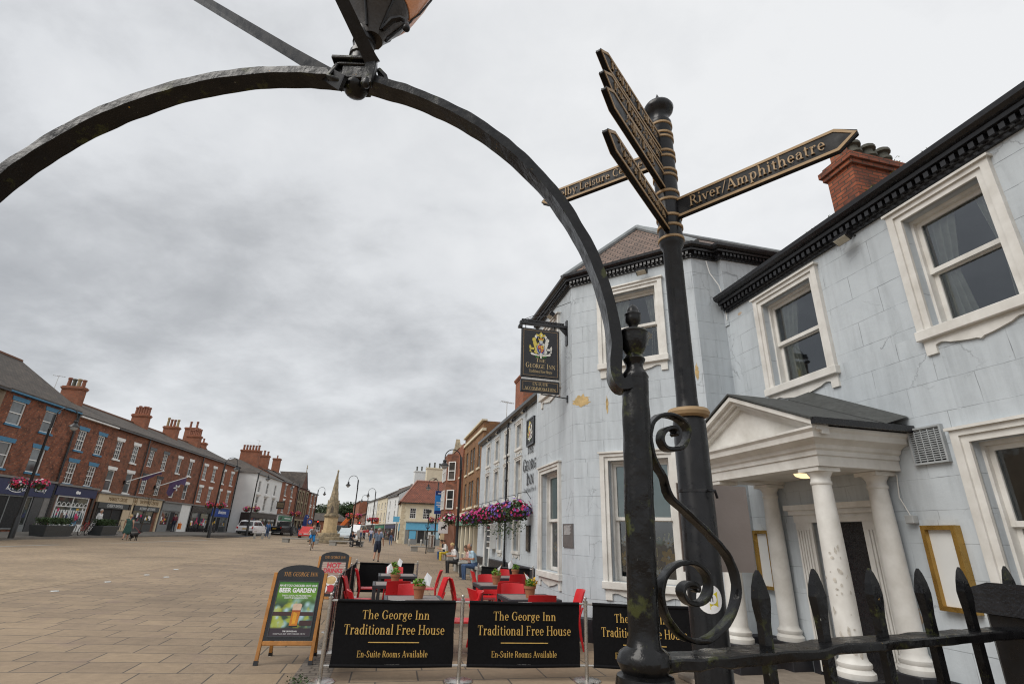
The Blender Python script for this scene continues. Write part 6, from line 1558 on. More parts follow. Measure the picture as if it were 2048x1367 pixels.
# flags of the arcade
for s, lb, op_ in ((44.6, 'white flagpole with furled purple flag, left of the pair on the brick arcade', 0), (49.4, 'white flagpole with hanging purple flag, right of the pair on the brick arcade', 1)):
    t = thing('flagpole', lb, 'flagpole', (FL @ V((s, 0, 4.9))).to_tuple(), 'flagpoles on the brick arcade')
    a_, b_ = V((s-.1, -.02, 4.95)), V((s+1.6, -2.0, 6.15))
    g = MB(FL); g.tube([a_, b_], .04, 6); g.build('pole', m_whitew, t)
    g = MB(FL); g.box(s-.2, s+.0, -.15, -.004, 4.8, 5.1); g.build('socket', m_black, t); g = MB(FL); g.ball(tuple(b_), .07); g.build('ball_tip', m_whitew, t)
    g = MB(FL); n = 12; vs_ = []
    for i in range(n+1):
        for j in range(6):
            tt = .45+.5*i/n; q = a_.lerp(b_, tt); dr = (1.35 if op_ else .35)*j/5
            vs_.append((q.x-.25*j/5*op_+.06*math.sin(i*1.4+j), q.y+.05*math.cos(i*1.7+j*.5), q.z-.03-dr*(.7+.3*math.sin(i*.5))))
    g.add(vs_, [(i*6+j, i*6+6+j, i*6+7+j, i*6+j+1) for i in range(n) for j in range(5)], True); g.build('flag', plain('purple_flag', (.085, .05, .12), .8, .15, 8, bmp=0), t, recalc=False)
    if op_: flat([(0, petal(0, 0, .35, R(60+60*k), .2)) for k in range(3)]+[(0, petal(0, 0, .3, R(-100), .2))], FL @ tmat((s+.75, -1.62, 5.0), (.6, -.75, 0), (0, 0, 1)), [m_paper], t, 'emblem')
# ---------------------------------------------------------------- buildings beyond the inn on the right
FR = FA
def rbox(label, name, s0, s1, off, zt, brk, wins, depth=9, zb=-.2, cat='building', sill=m_cream):
    t = thing(name, label, cat, S((s0+s1)/2, off+depth/2, 0))
    mb = MB(FR); wall(mb, -s1, -s0, zb, zt, [w_[:4] for w_ in wins], off, .15)
    for u in (-s1, -s0): mb.quad((u, off, zb), (u, off+depth, zb), (u, off+depth, zt), (u, off, zt))
    mb.quad((-s1, off, zt-.02), (-s0, off, zt-.02), (-s0, off+depth, zt-.02), (-s1, off+depth, zt-.02))
    mb.build('wall', brk, t)
    for w_ in wins: sash(t, FLy(FR, off), *w_[:4], .07, 2, 2, w_[4] if len(w_) > 4 else m_whitew, None, None, (.12, .1, sill))
    return t
t = rbox('flat topped brown brick office building directly beyond the inn', 'brick_office', 30.06, 37.2, 5.6, 8.15, m_brB, [(-s-.4, -s+.4, z0, z1, m_grey) for s in (31.3, 33.2, 34.2, 35.9) for z0, z1 in ((3.3, 4.9), (5.5, 7.0))])
part('parapet', m_cream, t, FR, (-37.25, -30.0, 5.5, 5.75, 7.55, 7.72), (-37.25, -30.0, 5.45, 5.8, 8.153, 8.25))
part('string_course', m_cream, t, FR, (-37.2, -30.06, 5.35, 5.596, 2.75, 3.0))
part('fascia', plain('green_glass_fascia', (.14, .33, .24), .25, .15, 4, bmp=0), t, FR, (-37.1, -30.2, 5.25, 5.45, 2.2, 2.68))
for u in (-36.9, -35.2, -33.5, -31.9, -30.5): part('column', m_cream, t, FR, (u-.14, u+.14, 5.38, 5.592, -.1, 2.195))
for a, b_ in ((-36.7, -35.4), (-35.0, -33.7), (-33.3, -32.1), (-31.7, -30.7)):
    o = part('shop_window', m_cream, t, FR, (a, b_, 5.46, 5.59, .5, .58)); part('pane', m_glass[1], o, FR, (a, b_, 5.53, 5.55, .581, 2.19)); part('stall_riser', m_moulding, t, FR, (a, b_, 5.45, 5.592, -.1, .499))
t = rbox('orange brick building with projecting oriel bay and carved stone gable past the office', 'oriel_building', 37.25, 46.2, 5.5, 7.9, m_brO, [(-s-.35, -s+.35, z0, z1) for s in (38.2, 44.3) for z0, z1 in ((3.5, 5.0), (5.6, 7.0))], cat='building')
g = MB(FR); g.prism([(-43.3, 7.9), (-39.3, 7.9), (-39.6, 8.2), (-40.6, 8.3), (-41.3, 8.9), (-42, 8.3), (-43, 8.2)], 5.45, 5.75); g.build('stone_gable', m_stone, t)
b_ = MB(FR); b_.slab([(-43.0, 5.49), (-42.4, 4.75), (-40.2, 4.75), (-39.6, 5.49)], 2.9, 7.5); b_.build('oriel_bay', m_brM, t)
for z0, z1 in ((3.4, 4.8), (5.5, 6.9)):
    for a in (-42.2, -41.2): sash(t, FLy(FR, 4.6), a, a+.75, z0, z1, .07, 2, 2)
    Fs = fr((FR @ V((-40.2, 4.75, 0))).xy, ((FR @ V((-39.6, 5.49, 0)))-(FR @ V((-40.2, 4.75, 0)))).xy); sash(t, Fs, .15, .80, z0, z1, -.07, 1, 2)
part('stone_frieze', m_stoneclean, t, FR, (-46.2, -37.3, 5.2, 5.496, 2.45, 2.85)); 
for i in range(9): part('red_pillar', plain('red_sandstone', (.22, .10, .06), .8, .15, 5), t, FR, (-43.4+.62*i, -43.1+.62*i, 5.3, 5.495, -.2, 2.44))
part('stone_base', tiles('sandstone_blocks', (.46, .35, .20), (.40, .30, .17), (.22, .16, .10), .7, .34, .015, .25), t, FR, (-46.2, -43.6, 5.28, 5.495, -.2, 2.44))
t = thing('projecting_sign', 'bright blue rectangular sign projecting from the orange brick building', 'sign', S(44, 4.9, 3.2))
part('board', plain('bright_blue', (.02, .22, .60), .4, .05, 4, bmp=0), t, FS_ := fr(S(43.6, 0), mA.xy), (4.35, 5.45, -.05, .05, 3.15, 4.95)); part('band', plain('dark_blue', (.01, .03, .16), .4, .05, 4, bmp=0), t, FS_, (4.36, 5.44, -.056, -.051, 4.62, 4.94), (4.36, 5.44, -.056, -.051, 3.16, 3.42))
for i, (z, w_) in enumerate(((4.72, .35), (4.25, .12), (4.0, .42), (3.82, .42), (3.68, .3))): part('text_line', m_txtw, t, FS_, (4.9-w_, 4.9+w_, -.0565, -.0515, z, z+.07 if i != 1 else z+.16))
part('bracket', m_black, t, FS_, (5.45, 5.52, -.03, .03, 3.3, 4.8))
t = thing('bank_sign', 'square white sign with a small black horse emblem beside the stone pillars', 'sign', S(43.2, 4.8, 2.2))
FS2 = fr(S(41.5, 0), mA.xy)
part('board', m_txtw, t, FS2, (4.55, 5.35, -.05, .05, 1.7, 2.55)); flat([(0, [(-.26, -.12), (-.2, .04), (-.05, .08), (.06, .16), (.12, .27), (.17, .2), (.26, .18), (.24, .12), (.15, .1), (.12, .0), (.2, -.1), (.16, -.12), (.05, -.04), (-.1, -.05), (-.14, -.18), (-.18, -.16), (-.16, -.04), (-.22, -.02)])], FS2 @ tmat((4.95, -.055, 2.1), (1, 0, 0), (0, 0, 1)), [m_txtk], t, 'horse_emblem'); part('bracket', m_black, t, FS2, (5.35, 5.5, -.02, .02, 2.4, 2.45))
# travel agent closing the square
PT = V((-14.51, 73.58)); zt_ = .35
FT = fr(PT, mA.xy, 0)
ta_ = thing('travel_shop', 'cream stone shop with orange pantile roof and sky blue travel agent fascia', 'shop', (PT.x+4, PT.y+4, zt_))
mb = MB(FT); tw = [(u, u+.86, 3.55, 4.95) for u in (1.15, 2.95, 4.7, 6.5, 8.3)]
m_crst = tiles('cream_stone_blocks', (.64, .55, .39), (.58, .49, .34), (.45, .38, .28), .6, .3, .012, .2)
wall(mb, 0, 11, 0, 5.72, tw, 0, .12); mb.quad((0, 9, 0), (0, 0, 0), (0, 0, 5.72), (0, 9, 5.72)); mb.build('wall', m_cream, ta_)
for w_ in tw: sash(ta_, FT, *w_, .05, 3, 4, m_whitew, m_glass[0], None, None, .08, .035)
q = MB(FT)
for i in range(14): ww2 = .55 if i % 2 else .38; q.box(-.03, ww2, -.03, -.003, .4*i, .4*i+.385)
q.build('quoins', m_crst, ta_)
r = MB(FT); e = 5.72
r.quad((-.35, -.35, e-.05), (11.3, -.35, e-.05), (11.3, 4.2, 8.95), (2.0, 4.2, 8.95)); r.quad((-.35, -.35, e-.05), (2.0, 4.2, 8.95), (2.0, 4.9, 8.95), (-.35, 9.3, e-.05)); r.quad((2, 4.2, 8.95), (11.3, 4.2, 8.95), (11.3, 9.3, e), (-.35, 9.3, e))
r.build('roof', m_pantile, ta_, recalc=False)
g = MB(FT); g.tube([(-.3, -.3, e), (2.0, 4.2, 9.0)], .1, 6); g.tube([(2, 4.2, 9.0), (11, 4.2, 9.0)], .12, 6); g.build('ridge_tiles', plain('pinkish_ridge_tile', (.33, .17, .13), .8, .15, 6), ta_)
part('gutter', m_black, ta_, FT, (-.2, 11, -.38, -.2, 5.5, 5.6))
m_sky = plain('sky_blue_fascia', (.12, .40, .60), .4, .05, 4, bmp=0)
o = shop(ta_, FT, .75, 8.0, 3.05, .95, m_sky, [(1.2, 2.35, 'w'), (2.4, 3.4, 'd'), (3.45, 7.6, 'w')], m_grey, zb=.35, stall=.5, cornice_m=m_grey, pier=.35)
sans('TUI', .36, FT @ tmat((4.55, -.145, 2.42), (1, 0, 0), (0, 0, 1)), plain('purple_lettering', (.35, .10, .42), .5, .05, 5, bmp=0), o, ext=.005)
flat([(0, ell(0, 0, .28, .38, 14, 185, 355)+list(reversed(ell(0, .0, .20, .27, 14, 185, 355)))), (0, ell(-.26, .06, .08, .08, 10))], FT @ tmat((3.75, -.146, 2.66), (1, 0, 0), (0, 0, 1)), [m_navy], o, 'smile_emblem')
for u, w_, z0, z1, mt in ((1.32, .9, .95, 2.0, m_sky), (1.32, .9, .62, .92, m_fl['red']), (3.7, .55, 1.3, 1.9, m_paper), (4.6, .75, 1.0, 1.95, plain('pale_blue_poster', (.35, .52, .60), .5, .1, 4, bmp=0)), (6.1, .8, .95, 1.85, m_paper), (6.05, .9, .6, .92, m_fl['red'])): part('window_sign', mt, ta_, FT, (u, u+w_, -.055, -.045, z0, z1))
fs = fr((FT @ V((0, 3.4, 0))).xy, -aA.xy)
for a, b_ in ((.1, 1.5), (1.7, 3.2)):
    o = part('side_window', m_sky, ta_, fs, (a, b_, -.08, -.004, 1.9, 2.9)); part('pane', m_shopglass, o, fs, (a, b_, -.06, -.006, .8, 1.88))
t = thing('projecting_sign', 'small sky blue square sign at the left corner of the travel agent', 'sign', (PT.x-.6, PT.y, 3.2)); part('board', m_sky, t, FT, (-1.0, -.15, -.04, .04, 3.05, 3.75)); part('bracket', m_black, t, FT, (-.15, -.004, -.02, .02, 3.4, 3.45))
# street running away past the travel agent: facades face left
def far_house(label, o0, o1, x, eave, ridge, mat, rf=None, win=True, dep=8, cat='house', chim=0, shopm=None):
    """street wall from distance o0 to o1 along the street axis, x = offset from the travel agent's flank"""
    p1 = PT+aA.xy*o1+mA.xy*x[1]; pn = PT+aA.xy*o0+mA.xy*x[0]
    F = fr(p1, pn-p1); L_ = (pn-p1).length
    ws = []
    if win:
        n = max(1, int(L_/3.0))
        for i in range(n):
            u = L_*(i+.5)/n
            ws += [(u, 3.7, 5.2, 1.0, 2, 2, None, W)]+([(u, 5.9, 7.0, .9, 2, 2, None, W)] if eave > 7.6 else [])
    t = house(label, cat, F, 0, L_, eave, ridge, dep, mat, ws, roofm=rf, zb=.4, group='houses of the far eastern side')
    if shopm: shop(t, F, .2, L_-.2, 3.0, .6, shopm, [(.6, L_/2-.7, 'w'), (L_/2-.6, L_/2+.5, 'd'), (L_/2+.6, L_-.6, 'w')], m_brownp, zb=.4)
    for k in range(chim): chimney(t, F, L_*(.85 if k == 0 else .1)-.4, L_*(.85 if k == 0 else .1)+.5, 2.6, 5.2, ridge-1, ridge+1.9, 3, mat if k == 0 else m_brO, m_potg, 'd', .8, .14)
    return t
far_house('cream house with dark roof and broad cream chimney behind the travel agent', 9.3, 17, (1.4, .2), 6.6, 9.9, m_cream, m_slate, chim=1, shopm=m_brownp)
far_house('white rendered house with black window trim, second beyond the travel agent', 17.2, 26, (.0, -1.6), 7.8, 10.2, m_whitewall, m_slate, chim=1, shopm=m_navy)
far_house('cream painted house, third beyond the travel agent', 26.2, 36, (-1.7, -3.4), 8.0, 10.0, m_cream, m_slate, chim=0, shopm=mg_)
far_house('tall white house with an orange hanging sign far along the street', 36.2, 50, (-3.5, -5.6), 8.0, 9.6, m_whitewall, m_slate, shopm=m_brownp)
t = far_house('red brick and white striped building at the far end of the street', 66, 84, (-8, -10.2), 9.0, 9.4, m_brO, m_slate, dep=16)
far_house('low red brick house with white upper windows near the end of the street', 50.2, 65.8, (-5.7, -7.6), 5.6, 7.6, m_brM, m_pantile, shopm=m_txtw)
t = thing('projecting_sign', 'orange red square sign hanging over the far street', 'sign', (PT.x-6, PT.y+30, 3)); qf = fr((PT+aA.xy*31+mA.xy*(-4.3)).to_tuple(), mA.xy); part('board', plain('orange_red_sign', (.55, .10, .03), .5, .05, 4, bmp=0), t, qf, (0, 1.5, -.05, .05, 3.2, 4.3)); part('text_line', m_txtw, t, qf, (.3, 1.2, -.06, -.051, 3.6, 3.9)); part('bracket', m_black, t, qf, (1.5, 1.8, -.03, .03, 3.8, 3.86))
# low houses across the end of the square
for i, (x, y, w_, ev, rd, mt, lb, rf) in enumerate(((-60, 148, 16, 4.3, 6.4, m_brM, 'low brick house with grey hipped roof left of the market cross in the distance', m_slate), (-43.5, 152, 14, 4.2, 6.0, m_brO, 'low orange brick house right of the market cross in the distance', m_slate), (-76, 165, 14, 5, 7, m_brM, 'distant brick house beyond the western row', m_pantile))):
    F = fr((x, y), (1, .25)); house(lb, 'house', F, 0, w_, ev, rd, 9, mt, [(u, 1.7, 3.2, 1.2, 2, 2, None, W) for u in (2, 5, 8, 11)], zb=.6, roofm=rf, hip=3.0, group='houses across the end of the square')
# ---------------------------------------------------------------- market cross
MC = V((-19.2, 58.9)); mz = ground(MC.x)
t = thing('market_cross', 'tall weathered stone market cross with a tapering spire on stepped base', 'monument', (MC.x, MC.y, mz))
F = fr(MC, (math.cos(R(14)), math.sin(R(14))), mz)
def octa(r): return [(r*math.cos(R(22.5+45*i)), r*math.sin(R(22.5+45*i))) for i in range(8)]
for i, (r, z0, z1) in enumerate(((2.2, 0, .28), (1.7, .281, .62), (1.2, .621, 1.0))):
    g = MB(F); g.slab(octa(r), z0, z1); lumpy(g, .02, 1.5, i).build('step', m_stone, t, bevel=.03)
g = MB(F); g.slab(octa(.86), 1.001, 1.3); g.slab(octa(.74), 1.301, 2.55); lumpy(g, .015, 2).build('pedestal', m_stoneclean, t, bevel=.02)
g = MB(F); g.slab(octa(.80), 2.551, 2.68); g.slab(octa(.88), 2.681, 2.8); g.slab(octa(.78), 2.801, 2.92); lumpy(g, .02, 3).build('cornice', m_stone, t, bevel=.02)
g = MB(F)
def taper(z): return .64-(z-2.92)*(.64-.47)/1.5 if z < 4.4 else max(.05, .45-(z-4.4)*.40/3.1)
lv = [2.92, 3.3, 3.8, 4.4, 4.41, 5.0, 5.01, 5.6, 5.61, 6.2, 6.21, 6.8, 6.81, 7.3, 7.5]
g.lathe([(taper(z)*(1.06 if i % 2 == 0 and i > 3 else 1), z) for i, z in enumerate(lv)], (0, 0), 8, False); g.blob((0, 0, 7.5), (.10, .10, .16), 8, 6)
lumpy(g, .05, 2.2).build('spire', m_stone, t)
for k in range(4):
    g = MB(F @ MX.Rotation(math.pi/2*k, 4, 'Z')); g.prism([(-.28, 2.93), (.28, 2.93), (.26, 3.7), (0, 4.4), (-.26, 3.7)], -.62, -.46); o = g.build('niche_gable', m_stone, t, bevel=.02)
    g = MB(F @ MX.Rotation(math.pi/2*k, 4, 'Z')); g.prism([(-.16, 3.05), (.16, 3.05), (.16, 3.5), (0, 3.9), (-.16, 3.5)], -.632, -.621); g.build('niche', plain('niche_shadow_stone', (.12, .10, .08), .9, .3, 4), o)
# ---------------------------------------------------------------- street lamps
m_lglass = plain('pale_lamp_glass', (.35, .36, .36), .2, .1, 5, bmp=0)
def lamp(label, p, H, an, bask=None, seed=1):
    """swan neck lamp: p foot, H height of the neck top, an = plan angle the neck reaches towards"""
    t = thing('street_lamp', label, 'street lamp', p, 'swan neck street lamps')
    F = MX.Translation(p) @ MX.Rotation(an, 4, 'Z')
    k = H/7
    g = MB(F); g.lathe([(.14, 0), (.14, 1.0*k), (.10, 1.08*k), (.085, 1.2*k), (.06, 5.6*k), (.075, 5.62*k), (.075, 5.7*k), (.055, 5.72*k), (.05, 6.45*k), (.02, 6.55*k)], (0, 0), 12); g.build('post', m_lamp, t)
    g = MB(F); r = .5*k; pts = [(.07, 0, 5.75*k), (.07, 0, 6.4*k)]+[(.07+r-r*math.cos(R(a)), 0, 6.45*k+r*math.sin(R(a))) for a in range(0, 181, 15)]+[(.07+2*r, 0, 6.25*k)]
    g.tube(pts, .028, 8); g.build('swan_neck', m_lamp, t)
    c = (.07+2*r, 0)
    g = MB(F); g.lathe([(.03, 6.28*k), (.10, 6.24*k), (.11, 6.16*k), (.08, 6.12*k), (.12, 6.06*k), (.25, 5.95*k), (.28, 5.90*k), (.26, 5.89*k)], c, 16); o = g.build('lamp_hood', m_lamp, t)
    g = MB(F); g.lathe([(.20, 5.885*k), (.17, 5.78*k), (.09, 5.70*k), (.01, 5.68*k)], c, 14); g.build('lamp_glass', m_lglass, o)
    if bask:
        z = 2.75*k if H > 5 else 2.2
        g = MB(F); g.tube([(-.55, 0, z+.1), (.55, 0, z+.1)], .02, 6); g.build('basket_arm', m_lamp, t)
        wts, mats = bask
        for sx in (-1, 1):
            q = F @ V((sx*.48, 0, z))
            basket('flower basket hanging %s of the post of the %s' % ('left' if sx < 0 else 'right', label.replace('swan neck lamp ', 'lamp ')), q.to_tuple(), (.40, .40, .30), wts, mats, 85, 150, .06, .45, 'flower baskets on the lamp posts')
    return t
PK = ((5, 1, 1), [m_fl['pink'], m_fl['red'], m_fl['white']]); RD = ((4, 3, 1), [m_fl['red'], m_fl['magenta'], m_fl['yellow']]); MG = ((3, 3, 2), [m_fl['magenta'], m_fl['pink'], m_fl['white']])
def lampz(px, fy, r):
    q = spot(px, fy, r); return (q.x, q.y, ground(q.x)+.1)
lamp('swan neck lamp before the chemist shop', (-26.2, 29.0, .78), 7.15, R(20), PK)
lamp('swan neck lamp before the shoe shop', (-26.45, 48.5, .75), 7.1, R(10), RD)
lamp('swan neck lamp before the white pub', lampz(493, 1068, 66), 7.2, R(10), RD)
lamp('swan neck lamp before the green bank', lampz(582, 1070, 78), 7.2, R(170), RD)
lamp('swan neck lamp left of the market cross', lampz(622, 1070, 92), 7.4, R(0))
lamp('swan neck lamp right of the market cross', lampz(701, 1082, 60), 7.0, R(180), RD)
lamp('swan neck lamp by the far street', lampz(741, 1075, 80), 7.2, R(180), RD)
lamp('swan neck lamp deep in the far street', lampz(727, 1072, 98), 7.2, R(180))
lamp('swan neck lamp before the travel agent', lampz(868, 1090, 58), 7.2, R(180), RD)
lamp('swan neck lamp at the end of the inn', (-2.75, 30.3, 0), 6.35, R(190), MG)
# ---------------------------------------------------------------- planters, bollards, benches
for x, y, ln, lb in ((-27.85, 33.4, 2.3, 'dark grey street planter with clipped hedge left of the bicycles'), (-28.5, 38.5, 1.7, 'dark grey street planter with clipped hedge right of the bicycles')):
    zg = ground(x)+.13; t = thing('planter', lb, 'planter', (x, y, zg), 'street planters', math.atan2(aL.y, aL.x))
    F = MW[t]; g = MB(F); g.add([(-ln/2, -.4, 0), (ln/2, -.4, 0), (ln/2, .4, 0), (-ln/2, .4, 0), (-ln/2-.12, -.5, .62), (ln/2+.12, -.5, .62), (ln/2+.12, .5, .62), (-ln/2-.12, .5, .62)], [(0, 1, 2, 3), (0, 1, 5, 4), (1, 2, 6, 5), (2, 3, 7, 6), (3, 0, 4, 7), (4, 5, 6, 7)]); g.build('box', m_dkgrey, t, bevel=.02)
    g = MB(F); leaves(g, 1600, lambda: (random.uniform(-ln/2, ln/2), random.uniform(-.42, .42), .6+random.random()**.6*.42+.05*math.sin(random.random()*9)), .055); g.build('hedge', m_leaf, t, recalc=False)
q = FL @ V((43.3, -2.9, 1.0))
t = thing('street_tree', 'thin bare stemmed young tree in front of the shopping arcade', 'tree', q.to_tuple())
g = MB(MX.Translation(q)); g.tube([(0, 0, 0), (.05, .05, 1.2), (.02, .1, 2.3)], [.05, .035, .02], 6); g.tube([(.04, .07, 1.7), (.3, .0, 2.6), (.4, -.1, 2.9)], [.02, .012, .005], 5); g.tube([(.02, .1, 2.2), (-.2, .3, 2.9)], [.018, .006], 5); g.build('trunk', bark(), t)
g = MB(MX.Translation(q)); leaves(g, 130, lambda: (random.gauss(.1, .35), random.gauss(.1, .35), random.gauss(2.7, .25)), .05); g.build('crown', plain('brown_leaf', (.10, .07, .02), .7, .4, 9, bmp=0), t, recalc=False)
def bollard(p, lb):
    t = thing('bollard', lb, 'bollard', p, 'pale bollards'); F = MX.Translation(p)
    g = MB(F); g.lathe([(.11, 0), (.11, .78), (.10, .82), (.02, .84)], (0, 0), 14); o = g.build('post', m_concrete, t); g = MB(F); g.lathe([(.112, .68), (.112, .74)], (0, 0), 14); g.build('band', m_txtw, o)
for px, py, r, lb in ((508, 1077, 62, 'pale bollard nearest the white car, left of three'), (524, 1077, 62, 'pale bollard in the middle of three by the cars'), (538, 1076, 64, 'pale bollard right of three beside the black pickup'), (818, 1086, 66, 'pale bollard before the travel agent door'), (842, 1087, 66, 'pale bollard with a dark sack, right of the travel agent door')):
    q = spot(px, py, r); bollard((q.x, q.y, ground(q.x)), lb)
def bench(p, d, L_, lb, slab=.5):
    t = thing('stone_bench', lb, 'bench', (p[0], p[1], ground(p[0])), 'concrete block benches'); F = fr(p[:2], d, ground(p[0]))
    g = MB(F); g.box(-L_/2, L_/2, -.28, .28, .36, .48); g.build('seat_slab', m_concrete, t, bevel=.015)
    for u in (-L_/2+.35, L_/2-.35): g = MB(F); g.box(u-.3, u+.3, -.24, .24, 0, .359); g.build('support', m_concrete, t, bevel=.012)
bench((-1.0, 22.1), -aA, 2.1, 'pale concrete bench by the inn with the man in blue sitting on it')
bench((-2.0, 25.6), -aA, 2.2, 'pale concrete bench by the lamp with the fair haired woman sitting on it')
bench((-3.75, 36.6), -aA, 2.4, 'pale concrete bench with two women sitting, beside the brown pillars')
q = spot(845, 1098, 50); bench(q, mA.xy, 2.2, 'pale concrete bench in front of the travel agent')
q = spot(600, 1086, 56); bench(q, (1, .1), 3.4, 'long pale concrete bench left of the market cross')
q = spot(692, 1092, 54); bench(q, (1, .05), 3.2, 'long pale concrete bench right of the market cross')
q = spot(861, 1097, 49); t = thing('litter_bin', 'round steel litter bin in front of the travel agent', 'bin', (q.x, q.y, ground(q.x))); F = MX.Translation((q.x, q.y, ground(q.x)+.45)); g = MB(F); g.lathe([(.26, 0), (.26, .9), (.28, .92), (.28, 1.0), (.2, 1.04)], (0, 0), 16); g.build('body', m_steel, t); g = MB(F); g.lathe([(.15, 1.0), (.15, 1.045)], (0, 0), 12); g.build('opening', m_dark, t)
q = spot(852, 1100, 46); t = thing('information_sign', 'dark slender information post with a black cap before the travel agent', 'sign', (q.x, q.y, ground(q.x))); F = MX.Translation((q.x, q.y, ground(q.x))); g = MB(F); g.tube([(0, 0, 0), (0, 0, 3.2)], .045, 8); g.build('post', m_lamp, t); g = MB(F); g.box(-.2, .2, -.12, .12, 3.2, 3.45); g.build('cap', m_lamp, t)
# ---------------------------------------------------------------- bicycles
def bicycle(p, an, colr, lb, group='parked bicycles', lean=.12):
    t = thing('bicycle', lb, 'bicycle', p, group, an); F = MW[t] @ MX.Rotation(lean, 4, 'X')
    fm = plain('bike_paint_'+colr[0], colr[1], .3, .1, 6, bmp=0)
    for x in (-.52, .52):
        g = MB(F); g.torus((x, 0, .34), .325, .022, (0, 1, 0), 22, 6); o = g.build('wheel', m_black, t)
        g = MB(F); g.torus((x, 0, .34), .30, .012, (0, 1, 0), 22, 5)
        for k in range(8): a = math.pi*k/8; g.tube([(x+.3*math.cos(a), 0, .34+.3*math.sin(a)), (x-.3*math.cos(a), 0, .34-.3*math.sin(a))], .004, 4)
        g.build('rim', m_steel, o)
    g = MB(F)
    for a, b_ in (((-.52, 0, .34), (-.08, 0, .30)), ((-.08, 0, .30), (.36, 0, .78)), ((-.08, 0, .30), (-.22, 0, .84)), ((-.2, 0, .76), (.36, 0, .80)), ((-.52, 0, .34), (-.2, 0, .74)), ((.34, 0, .92), (.52, 0, .34))): g.tube([a, b_], .018, 6)
    g.build('frame', fm, t)
    g = MB(F); g.tube([(.34, 0, .92), (.32, 0, 1.02)], .015, 6); g.tube([(.24, -.27, 1.03), (.32, -.15, 1.04), (.33, .15, 1.04), (.24, .27, 1.03)], .014, 6); g.build('handlebar', m_black, t)
    g = MB(F); g.blob((-.24, 0, .90), (.14, .07, .035), 10, 6); g.build('saddle', m_black, t)
    g = MB(F); g.torus((-.08, 0, .30), .09, .01, (0, 1, 0), 14, 5); g.tube([(-.08, .09, .30), (.0, .09, .16)], .012, 5); g.tube([(-.08, -.09, .30), (-.16, -.09, .44)], .012, 5); g.build('crank', m_steel, t)
    return t
rl = math.atan2(aL.y, aL.x)
for s, o_, c, lb in ((34.9, 3.0, ('light_blue', (.10, .30, .50)), 'light blue bicycle parked beside the left planter'), (36.3, 3.0, ('red', (.30, .03, .03)), 'dark red bicycle parked in the middle of the rack'), (37.3, 2.8, ('white', (.6, .6, .6)), 'white bicycle parked beside the person in a white top'), (40.2, 2.8, ('black', (.02, .02, .02)), 'black bicycle parked behind the right planter')):
    q = FL @ V((s, -o_, 0)); bicycle((q.x, q.y, ground(q.x)+.13), rl+.2, c, lb)
# ---------------------------------------------------------------- people
SKIN = plain('skin', (.46, .25, .17), .55, .08, 9, bmp=0); SKIN2 = plain('tanned_skin', (.36, .18, .11), .55, .08, 9, bmp=0)
def cl(n, c, **k): return plain('cloth_'+n, c, .85, .12, 10, bmp=.1, **k)
HAIR = {n: plain('hair_'+n, c, .7, .25, 30, bmp=.2) for n, c in dict(grey=(.30, .29, .28), blond=(.50, .36, .17), dark=(.03, .02, .015), brown=(.10, .06, .035), white=(.55, .54, .52)).items()}
SHOE = plain('dark_shoe', (.03, .03, .035), .6, .2, 9, bmp=0)
POSES = {
 'stand': dict(pel=(0, 0, .93), che=(0, .01, 1.28), nec=(0, .0, 1.46), hed=(0, .03, 1.61), sh=.185, el=(.25, -.03, 1.16), wr=(.27, .05, .92), hip=.09, kn=(.10, .02, .50), an=(.11, -.03, .08)),
 'walk': dict(pel=(0, 0, .92), che=(0, .03, 1.28), nec=(0, .03, 1.45), hed=(0, .07, 1.60), sh=.185, el=(.26, -.10, 1.17), wr=(.29, -.06, .93), elL=(.26, .06, 1.16), wrL=(.28, .16, .94), hip=.09, kn=(.10, .10, .50), an=(.10, .02, .08), knL=(.10, -.04, .50), anL=(.10, -.28, .14)),
 'sit': dict(pel=(0, 0, .56), che=(0, .08, .93), nec=(0, .15, 1.10), hed=(0, .23, 1.23), sh=.18, el=(.25, .12, .80), wr=(.10, .36, .80), hip=.10, kn=(.13, .43, .55), an=(.12, .40, .08)),
 'cycle': dict(pel=(0, -.20, 1.0), che=(0, .05, 1.30), nec=(0, .15, 1.44), hed=(0, .22, 1.57), sh=.19, el=(.29, .28, 1.20), wr=(.26, .45, 1.06), hip=.09, kn=(.13, .16, .84), an=(.11, -.02, .42), knL=(.13, .20, .62), anL=(.11, .0, .20)),
 'lean': dict(pel=(0, 0, .56), che=(0, .20, .88), nec=(0, .34, 1.0), hed=(0, .43, 1.10), sh=.19, el=(.26, .36, .72), wr=(.08, .56, .70), hip=.10, kn=(.16, .44, .56), an=(.14, .40, .08)),
}
